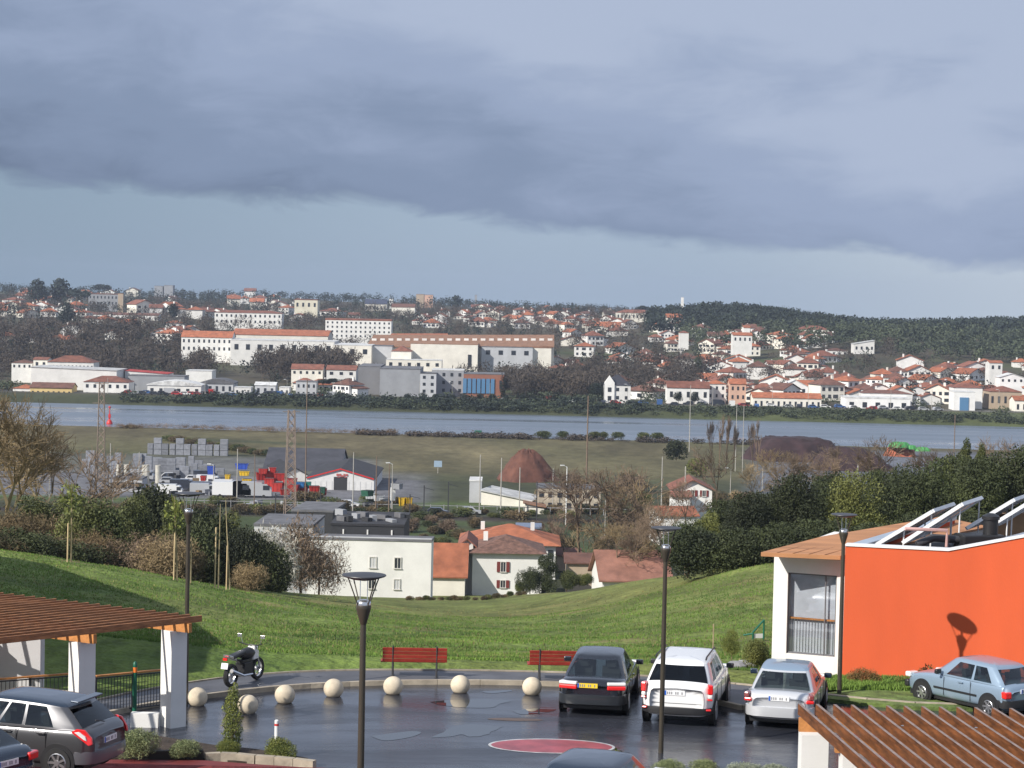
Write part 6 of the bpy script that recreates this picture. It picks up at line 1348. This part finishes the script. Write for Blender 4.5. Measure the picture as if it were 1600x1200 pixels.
P_, H_ = region(2300, -120, 1720, 880, 2000, 11, 7, 12, nd); forest('bare_woodland', P_, H_, 'bare', M_FARBR, 130, 1)
P_, H_ = region(1500, -120, 1720, 870, 2000, 12, 5, 10, lambda u, d: np.clip(.4-.5*fbm((u-800)/FPX*d, d, .012, 3), 0.03, 1)*(~wood(u, d))); forest('evergreen_woodland', P_, H_, 'pine', M_FARDK, 70, 2)
P_, H_ = region(1500, -120, 1720, 2000, 2950, 13, 8, 13); forest('skyline_woodland', P_, H_, 'pine', M_FARDK, 50, 3)
P_, H_ = region(2300, 1000, 1760, 1180, 1640, 14, 9, 13, lambda u, d: 1.0*wood(u, d)*(d > 1400-np.clip(u-1380, -50, 0)*0)); forest('pine_wood', P_, H_, 'pine', M_FARDK, 80, 4)
P_, H_ = region(900, 1050, 1760, 1150, 1460, 15, 8, 11, lambda u, d: 1.0*wood(u, d)*(u > 1060)); forest('green_wood', P_, H_, 'pine', M_FARGR, 80, 5)
P_, H_ = region(500, -120, 1720, 830, 880, 16, 2.5, 5); forest('garden_shrubbery', P_, H_, 'bush', M_FARGR, 60, 6)
P_, H_ = region(950, -150, 1750, 806, 822, 17, 1.2, 3.4); forest('bank_scrub', P_, H_, 'bush', M_FARGR, 60, 7, 1.6)
P_, H_ = region(350, 0, 1000, 806, 826, 18, 2, 5); forest('bank_undergrowth', P_, H_, 'bush', M_FARDK, 60, 8, 1.3)
P_, H_ = region(230, -80, 330, 905, 1240, 19, 9, 15); forest('tall_bare_woodland', P_, H_, 'bare', M_FARBR, 420, 9)
P_, H_ = region(60, 400, 560, 930, 1000, 20, 11, 17); forest('bare_copse', P_, H_, 'bare', M_FARBR, 420, 10, .8)
P_, H_ = region(260, 780, 960, 845, 960, 21, 7, 12); forest('bare_thicket', P_, H_, 'bare', M_FARBR, 260, 11)
P_, H_ = region(130, 890, 1130, 850, 1100, 22, 8, 14); forest('mixed_thicket', P_, H_, 'bare', M_FARBR, 300, 12)
P_, H_ = region(330, 560, 1300, 655, 663, 23, .6, 2.4, lambda u, d: .3+.6*(fbm(u, d, .03, 2) > 0)); forest('shore_scrub', P_, H_, 'bush', M_FARBR, 70, 13, 1.6)
P_, H_ = region(260, 180, 620, 655, 663, 24, .6, 2.0); forest('shore_reeds', P_, H_, 'bare', mat('dry_reeds', (.20, .13, .07), .9, var=.3, scale=.1), 90, 14, 2.2)
# trees that stand out one by one
FT = [('umbrella_pine', 'umbrella', 120, 488, 448, 'wide umbrella pine on the left skyline', M_FARDK), ('pine_tree', 'round', 60, 478, 436, 'dark round tree on the left skyline', M_FARDK), ('pine_tree', 'round', 96, 480, 436, 'second dark round tree on the left skyline', M_FARDK),
      ('umbrella_pine', 'umbrella', 160, 470, 441, 'broad flat pine left of the grey tower blocks', M_FARDK), ('umbrella_pine', 'umbrella', 520, 616, 588, 'flat topped dark pine, left of three before the grey hall', M_FARDK), ('umbrella_pine', 'umbrella', 505, 616, 589, 'leftmost flat dark pine on the far bank', M_FARDK), ('umbrella_pine', 'umbrella', 543, 616, 588, 'flat topped dark pine touching the grey hall wing', M_FARDK),
      ('pine_tree', 'round', 712, 486, 461, 'dark round pine on the central skyline', M_FARDK), ('pine_tree', 'cone', 894, 490, 473, 'pointed dark tree on the skyline left of the hilltop building', M_FARDK),
      ('pine_tree', 'umbrella', 1005, 500, 475, 'flat dark pine right behind the hilltop building', M_FARDK), ('conifer', 'column', 1090, 600, 545, 'green column like tree in the middle of the houses', M_FARGR),
      ('round_tree', 'round', 932, 628, 598, 'round dark tree at the left of the riverside villa', M_FARDK), ('round_tree', 'round', 1060, 632, 612, 'round dark tree before the wide red roofed house', M_FARDK), ('round_tree', 'round', 1085, 632, 612, 'second round dark tree before the wide red roofed house', M_FARDK), ('round_tree', 'round', 1488, 606, 585, 'dark round tree above the cubic white villa', M_FARDK),
      ('tall_cypress', 'column', 785, 622, 582, 'dark cypress at the brick end of the depot', M_FARDK), ('round_tree', 'round', 104, 515, 472, 'dark round tree among houses at the left', M_FARDK), ('round_tree', 'round', 271, 505, 474, 'dark green tree right of the long white building', M_FARDK)]
for i, (nm, kd, px, yb, yt, lb, lm) in enumerate(FT): treepx(nm, kd, px, yb, yt, lm, lb, lod='far' if yb < 500 else 'mid', var=i % 3, wide=1.0)
for i in range(13): treepx('round_tree', 'round', 635+i*22+rnd.random()*6, 629+i*.4, 612+i*.4+rnd.random()*3, M_FARDK, 'small clipped round tree in the row before the grey hall and depot', group='clipped trees along the far bank', lod='mid', var=i % 3, wide=1.1)
# ------------------------------------------------------------------ near and middle vegetation
ORD = ['first', 'second', 'third', 'fourth', 'fifth', 'sixth', 'seventh', 'eighth', 'ninth', 'tenth', 'eleventh', 'twelfth', 'thirteenth', 'fourteenth', 'fifteenth', 'sixteenth', 'seventeenth', 'eighteenth', 'nineteenth', 'twentieth']
def scatter(name, kind, lst, lm, group, lab, wide=1.0, lod='near', bark=None, nv=4):
    for i, (px, yb, yt, *r) in enumerate(lst):
        treepx(name, kind, px, yb, yt, lm if not isinstance(lm, list) else lm[i % len(lm)], lab if isinstance(lab, str) else lab[i], wide=(r[0] if r else 1)*wide, var=i % nv, lod=lod, group=group, bark=bark)
# big bare tree at the left edge, seen over the young trees
treepx('bare_tree', 'bare', 8, 858, 585, M_TWIGG, 'large bare golden brown tree at the left edge', wide=.95, lod='near', bark=M_BARKP, d=150, var=2)
treepx('bare_tree', 'bare', 62, 850, 640, M_TWIG, 'bare brown tree right of the large golden one', wide=1.0, lod='near', bark=M_BARKP, d=175, var=1)
treepx('bare_tree', 'bare', -40, 850, 560, M_TWIGG, 'bare tree cut by the left frame edge', wide=.9, lod='near', bark=M_BARKP, d=165, var=0)
treepx('bare_tree', 'bare', 120, 860, 690, M_TWIG, 'small bare brown tree between the golden tree and the evergreen clump', wide=1.1, lod='mid', d=190, var=3)
# evergreen and bramble bank behind the crest, left
BK = []
for i in range(16): BK.append((-15+i*27+rnd.random()*10, 872+i*3.4, 812+i*4+rnd.random()*14, 1.5))
for i, (px, yb, yt, w_) in enumerate(BK):
    u = px; d = 118+i*1.2; p = at(px, yb+14, d); h = (yb+14-yt)/pz(d)
    tree('bramble_bush', ('twig', 'bush', 'twig', 'bush')[i % 4], p, h, (M_LDRY, M_LDARK, M_TWIG, M_LDARK)[i % 4], ('dry brownish bramble bush', 'dark green bush', 'bare brown bush', 'dark green bush')[i % 4]+' of the left crest hedge, '+ORD[i]+' bush from the left edge', 'bush', ('dry', 'dark', 'bare', 'dark')[i % 4]+' bushes of the left crest hedge', i % 4, 'near', 1.5)
EV = [(150, 900, 772, .7, M_LMID), (205, 905, 765, .65, M_LMID), (240, 905, 739, .6, M_LDARK), (272, 910, 785, .6, M_LMID), (320, 925, 782, .6, M_LDARK), (352, 930, 790, .55, M_LMID), (378, 935, 808, .55, M_LDARK), (120, 890, 770, 1.0, M_LMID), (85, 885, 790, 1.1, M_LDRY), (30, 880, 785, 1.1, M_LDRY), (395, 938, 830, .8, M_LDARK), (180, 905, 800, 1.2, M_LDRY), (300, 920, 812, .8, M_LDARK), (60, 870, 770, 1.2, M_LMID)]
EL = ['yellowish green bush tree behind the slim staked tree', 'green tree below the grey yard office', 'tallest dark evergreen in the left clump', 'green tree just right of the tallest dark evergreen', 'dark evergreen right of the black lamp post', 'green tree between the two pale leaning trunks', 'dark evergreen at the right end of the left clump', 'green shrubby tree at the foot of the brown bare tree', 'dry brown thicket under the bare trees', 'dry brown thicket at the foot of the golden tree', 'dark bush beside the grey blossoming bush', 'dry brown bramble below the green trees', 'dark evergreen directly behind the black lamp post', 'green bush at the foot of the large golden tree']
for i, (px, yb, yt, w_, m_) in enumerate(EV):
    d = 128+(i % 3)*7; p = at(px, yb, d); tree('evergreen_tree', 'twig' if m_ is M_LDRY else 'hedge' if i % 2 else 'bush', p, (yb-yt)/pz(d), m_, EL[i], 'tree', None, i % 4, 'near', w_*1.15)
# slim staked young trees on the crest
def staked(px, yb, yt, label, stake=60, lean=0, crown=True, d=None):
    p = hit(px, yb) if d is None else at(px, yb, d); s = pz(p.y); h = (yb-yt)/s; e = empty('young_tree', p, 0, label, 'tree', 'slim young trees on the crest')
    MB().tube([(0, 0, -.3), (lean*.3, 0, h*.3), (lean*.7, 0, h*.65), (lean, 0, h)], [.05, .04, .028, .014], 6).build('trunk', M_BARKP, e)
    MB().tube([(-.16, -.1, -.3), (-.14, -.1, stake/s)], .038, 6).build('stake', mat('new_wood_stake', (.62, .47, .27), .8, var=.1), e)
    if crown:
        tr, cr = tree_meshes('whip', hash_(label) % 4, M_LYEL, M_BARKP, 'mid'); c = newobj('crown', cr, e, Vector((lean*.5, 0, h*.42))); c.scale = (h*.5, h*.5, h*.62)
        q = blobs_pts([(lean*.7, 0, h*.82, h*.16, h*.16, h*.14), (lean*.6, 0, h*.68, h*.14, h*.14, h*.10)], 160, np.random.RandomState(3)); co, f = quads(q, .07, np.random.RandomState(4), 1.4); newobj('leaves', npmesh('leaves', co, f, [M_LYEL]), e)
staked(111, 879, 750, 'slim young tree with a pale stake, alone at the left on the crest', 62)
staked(277, 901, 775, 'slim young tree with thick pale lower stake left of the black lamp post', 70, -.2, d=110)
staked(298, 904, 838, 'short pale staked sapling just right of the black lamp post', 62, 0, False, d=111)
staked(341, 911, 786, 'straight slim young trunk, left one of the pair right of the lamp post', 88, .05, False, d=112)
staked(359, 912, 780, 'leaning slim young trunk, right one of the pair right of the lamp post', 60, -.28, False, d=113)
# grey white blossoming bush before the white block
for i, (px, yb, yt, w_) in enumerate(((420, 922, 800, .8), (470, 926, 790, .75), (498, 930, 830, .8), (445, 925, 835, 1.0), (400, 918, 850, .9))):
    treepx('bare_bush', 'twig', px, yb, yt, M_TWIGW if i in (0, 3) else M_TWIG, ('pale silvery bare bush in front of the white block left wing', 'tall grey bare bush before the left end of the white block', 'small bare bush overlapping the white wall', 'pale low bush at the foot of the silvery one', 'low bare bush left of the silvery bush')[i], wide=w_*1.1, lod='near', d=215 if i else 200, var=i % 4, cat='bush')
# right hand hedge of big evergreens
HG = []
for i in range(19):
    px = 1062+i*30; yt = (805, 790, 775, 765, 765, 750, 745, 735, 728, 735, 722, 728, 720, 700, 705, 715, 700, 705, 700)[i]+rnd.random()*8; HG.append((px+rnd.random()*10, 905-i*2.2, yt, i))
for i, (px, yb, yt, k) in enumerate(HG):
    d = 138+(i % 3)*9; p = at(px, yb, d); tree('evergreen_tree', 'hedge' if i % 3 else 'round', p, (yb-yt)/pz(d), (M_LDARK, M_LMID, M_LDARK, M_LDARK)[i % 4], ('dark', 'lighter green', 'dark', 'dark')[i % 4]+' evergreen of the tall right hedge, '+ORD[i]+' tree from its left end', 'tree', ('dark', 'lighter green', 'dark', 'dark')[i % 4]+' evergreens of the tall right hedge', i % 4, 'near', (.85, .7, .8)[i % 3]*1.05)
for i in range(16):
    px = 1075+i*36; d = 128; yb = 900-i*2; yt = 830-i*2-rnd.random()*18; p = at(px, yb, d); tree('evergreen_shrub', 'bush', p, (yb-yt)/pz(d), M_LDARK, 'dark evergreen shrub at the foot of the right hedge, '+ORD[i]+' from its left end', 'shrub', 'dark shrubs at the foot of the right hedge', i % 4, 'near', 1.25)
treepx('evergreen_tree', 'cone', 1508, 760, 682, M_LMID, 'narrow bright green tree sticking out of the right hedge', wide=.9, d=160, lod='near')
treepx('evergreen_tree', 'cone', 1532, 760, 690, M_LMID, 'second narrow green tree sticking out of the right hedge', wide=.9, d=162, lod='near', var=1)
for i, (px, yb, yt) in enumerate(((1232, 800, 700), (1265, 800, 712), (1295, 800, 705), (1380, 800, 672), (1440, 790, 700), (1470, 790, 690), (1560, 790, 672), (1592, 790, 680))): treepx('bare_tree', 'bare', px, yb, yt, M_TWIG, 'thin bare tree rising behind the right evergreen hedge, '+ORD[i]+' from the left', group='thin bare trees behind the right hedge', wide=.8, lod='mid', var=i % 4, d=230)
# dark bushy conifers by the red shuttered house
for i, (px, yb, yt, w_) in enumerate(((855, 928, 862, .95), (828, 925, 880, .9), (885, 922, 885, 1.0), (905, 916, 893, 1.1), (918, 914, 892, 1.0), (812, 928, 905, 1.0))):
    treepx('evergreen_bush', 'bush' if i != 0 else 'hedge', px, yb, yt, M_LDARK if i < 2 else M_LMID, ('tallest dark conifer right of the red shuttered house', 'dark conifer touching the white wall of the red shuttered house', 'green bush right of the tallest dark conifer', 'low green bush, second from the pink tiled roof', 'low green bush touching the pink tiled roof', 'small bush before the red shuttered house')[i], wide=w_*.95, d=235, lod='near', var=i)
# bare and leafy trees in the middle
MT = [(905, 870, 720, 1.0), (950, 865, 715, .9), (985, 880, 735, .85), (1015, 890, 770, .9), (880, 870, 790, .9), (930, 900, 800, .9), (1000, 915, 800, .8), (1040, 900, 780, .7), (965, 890, 810, .9), (1120, 800, 690, .7), (1070, 830, 740, .8), (1215, 770, 695, .8), (1300, 770, 690, .8), (1250, 775, 700, .8), (1175, 790, 715, .8)]
ML = ['bare brown tree in front of the pale stone house', 'tall bare brown tree right of the pale stone house', 'bare tree halfway to the brown shuttered house', 'bare tree beside the street lamp head', 'low bare tree below the pale stone house', 'bare tree above the low green bushes', 'gnarled bare tree over the pink tiled roof', 'bare tree behind the central street lamp', 'small bare tree in the middle thicket', 'bare tree right of the brown shuttered house', 'bare tree in front of the brown shuttered house', 'bare tree left before the maroon heap', 'bare tree in the gap between the two dark heaps', 'bare tree before the large maroon heap', 'bare tree at the left end of the tall hedge']
for i, (px, yb, yt, w_) in enumerate(MT): treepx('bare_tree', 'bare', px, yb, yt, (M_TWIG, M_TWIG, M_TWIGG)[i % 3], ML[i], wide=w_*1.15, lod='mid' if i not in (6,) else 'near', var=i % 4, d=(330 if i < 6 else 265) if i < 9 else 340)
for i, (px, yb, yt, w_) in enumerate(((1112, 735, 652, .32), (1124, 738, 642, .3), (1134, 738, 645, .3), (1145, 735, 655, .3), (1176, 735, 655, .3), (1184, 735, 650, .3))): treepx('bare_poplar', 'poplar', px, yb, yt, M_TWIG, ('leftmost bare poplar against the river', 'tallest bare poplar against the river', 'third bare poplar against the river', 'bare poplar left of the two thin poles', 'left bare poplar of the right pair', 'right bare poplar of the right pair')[i], wide=w_*2.4, lod='mid', var=i % 4, d=480)
treepx('pine_tree', 'bush', 1057, 717, 684, M_LDARK, 'lone dark green pine on the meadow by the river', wide=.9, d=520, lod='mid')
treepx('round_shrub', 'bush', 1088, 742, 713, M_LMID, 'round green shrub right below the lone dark pine', wide=1.0, d=470, lod='mid')
treepx('round_shrub', 'bush', 1004, 790, 765, M_LMID, 'round green shrub left of the brown shuttered house', wide=1.0, d=415, lod='mid')
for i in range(26):
    px = 560+i*19+rnd.random()*12; yb = 800+rnd.random()*12; treepx('line_side_bush', 'bush', px, yb, yb-9-rnd.random()*9, (M_LDARK, M_LDRY, M_LMID)[i % 3], ('dark', 'dry brown', 'green')[i % 3]+' bush along the railway line', wide=1.8, lod='mid', group=('dark', 'dry brown', 'green')[i % 3]+' bushes along the railway line', cat='bush', var=i % 4)
for i in range(30):
    px = 640+rnd.random()*330; yb = 820+rnd.random()*60; treepx('garden_bush', 'bush', px, yb, yb-7-rnd.random()*9, (M_LDARK, M_LDRY, M_LMID)[i % 3], ('dark', 'dry brown', 'green')[i % 3]+' bush in the gardens behind the tiled roofs', wide=1.5, lod='mid', group=('dark', 'dry brown', 'green')[i % 3]+' garden bushes behind the tiled roofs', cat='bush', var=i % 4)
for i in range(24):
    px = 170+i*20+rnd.random()*12; yb = 782+rnd.random()*25; treepx('yard_hedge_bush', 'bush', px, yb, yb-9-rnd.random()*12, (M_LDRY, M_LDRY, M_LMID)[i % 3], ('dry brown', 'dry brown', 'green')[i % 3]+' bush along the near side of the left yard', wide=1.7, lod='mid', group=('dry brown', 'dry brown', 'green')[i % 3]+' bushes along the left yard', cat='bush', var=i % 4)
for i in range(20):
    px = 640+i*11+rnd.random()*6; yb = 938-(i > 10)*(i-10)*1.5; treepx('meadow_edge_bush', 'bush', px, yb, yb-5-rnd.random()*5, (M_LDRY, M_LDRY, M_LMID)[i % 3], 'low dry bush where the meadow meets the houses', wide=1.5, lod='mid', group='low dry bushes at the lower edge of the meadow', cat='bush', var=i % 4)
q = MB()
for i, (px, y0, y1) in enumerate(((706, 905, 930), (765, 905, 928))):
    pass
for i in range(34):
    px = 640+rnd.random()*420; yb = 806+rnd.random()*75; treepx('scrub_bush', 'twig', px, yb, yb-12-rnd.random()*18, (M_TWIG, M_LDRY)[i % 2], ('bare grey brown', 'dry brown')[i % 2]+' scrub among the gardens before the railway', wide=1.3, lod='mid', group=('bare grey brown', 'dry brown')[i % 2]+' scrub bushes before the railway', cat='bush', var=i % 4)
for i in range(22):
    px = 850+rnd.random()*340; yb = 760+rnd.random()*40; treepx('scrub_bush', 'twig', px, yb, yb-14-rnd.random()*20, (M_TWIG, M_LDRY, M_TWIGG)[i % 3], ('bare grey brown', 'dry brown', 'straw coloured')[i % 3]+' scrub around the brown shuttered house', wide=1.1, lod='mid', group=('bare grey brown', 'dry brown', 'straw coloured')[i % 3]+' scrub around the brown shuttered house', cat='bush', var=i % 4)
for i in range(18):
    px = 10+i*22+rnd.random()*10; d = 121+rnd.random()*22; yb = 880+i*3; h = (34+rnd.random()*42)/pz(d); p = at(px, yb, d)
    tree('bramble_bush', 'twig', p, h+.6, (M_LDRY, M_TWIG, M_TWIGG)[i % 3], ('dry brown', 'bare grey brown', 'straw coloured')[i % 3]+' twiggy bush among the left evergreens, '+ORD[i]+' from the left', 'bush', 'twiggy bushes among the left evergreens', i % 4, 'near', 1.2)
# dry hedge strip in the meadow, upper left
for i in range(16):
    px = 262+i*13+rnd.random()*6; yb = 686+i*2.0; treepx('field_bush', 'bush', px, yb+3, yb-7-rnd.random()*3, (M_LMID, M_LDRY)[i % 2], 'low bush of the hedge crossing the meadow at the left', wide=2.0, lod='mid', group='bushes of the meadow hedge at the left', cat='bush', var=i % 4)
for i, (px, w_) in enumerate(((205, 2.0), (930, 1.2), (943, 1.0), (966, 1.2), (1005, 1.3), (1028, 1.2), (850, 1.6), (880, 1.3))): treepx('shore_bush', 'bush', px, 683+(px-800)*.012, 671+(px-800)*.015, M_LDRY if i == 0 else M_LMID, 'rounded dry bush on the near shore right of the buoy' if i == 0 else 'small bush on the near river shore', group=None if i == 0 else 'small bushes on the near river shore', wide=w_*1.3, lod='mid', cat='bush', d=661-float(skew(px, 655)))

# ------------------------------------------------------------------ air
hz = MB(); hz.b2(-620, 620, -20, 3650, -42, 38); m = bpy.data.materials.new('haze_air'); m.use_nodes = True; n = m.node_tree.nodes; n.clear(); o_ = n.new('ShaderNodeOutputMaterial'); v_ = n.new('ShaderNodeVolumePrincipled')
v_.inputs['Color'].default_value = (.72, .82, 1, 1); v_.inputs['Density'].default_value = .0001; v_.inputs['Anisotropy'].default_value = .2; m.node_tree.links.new(v_.outputs[0], o_.inputs['Volume'])
tag(hz.build('haze', m), kind='stuff')
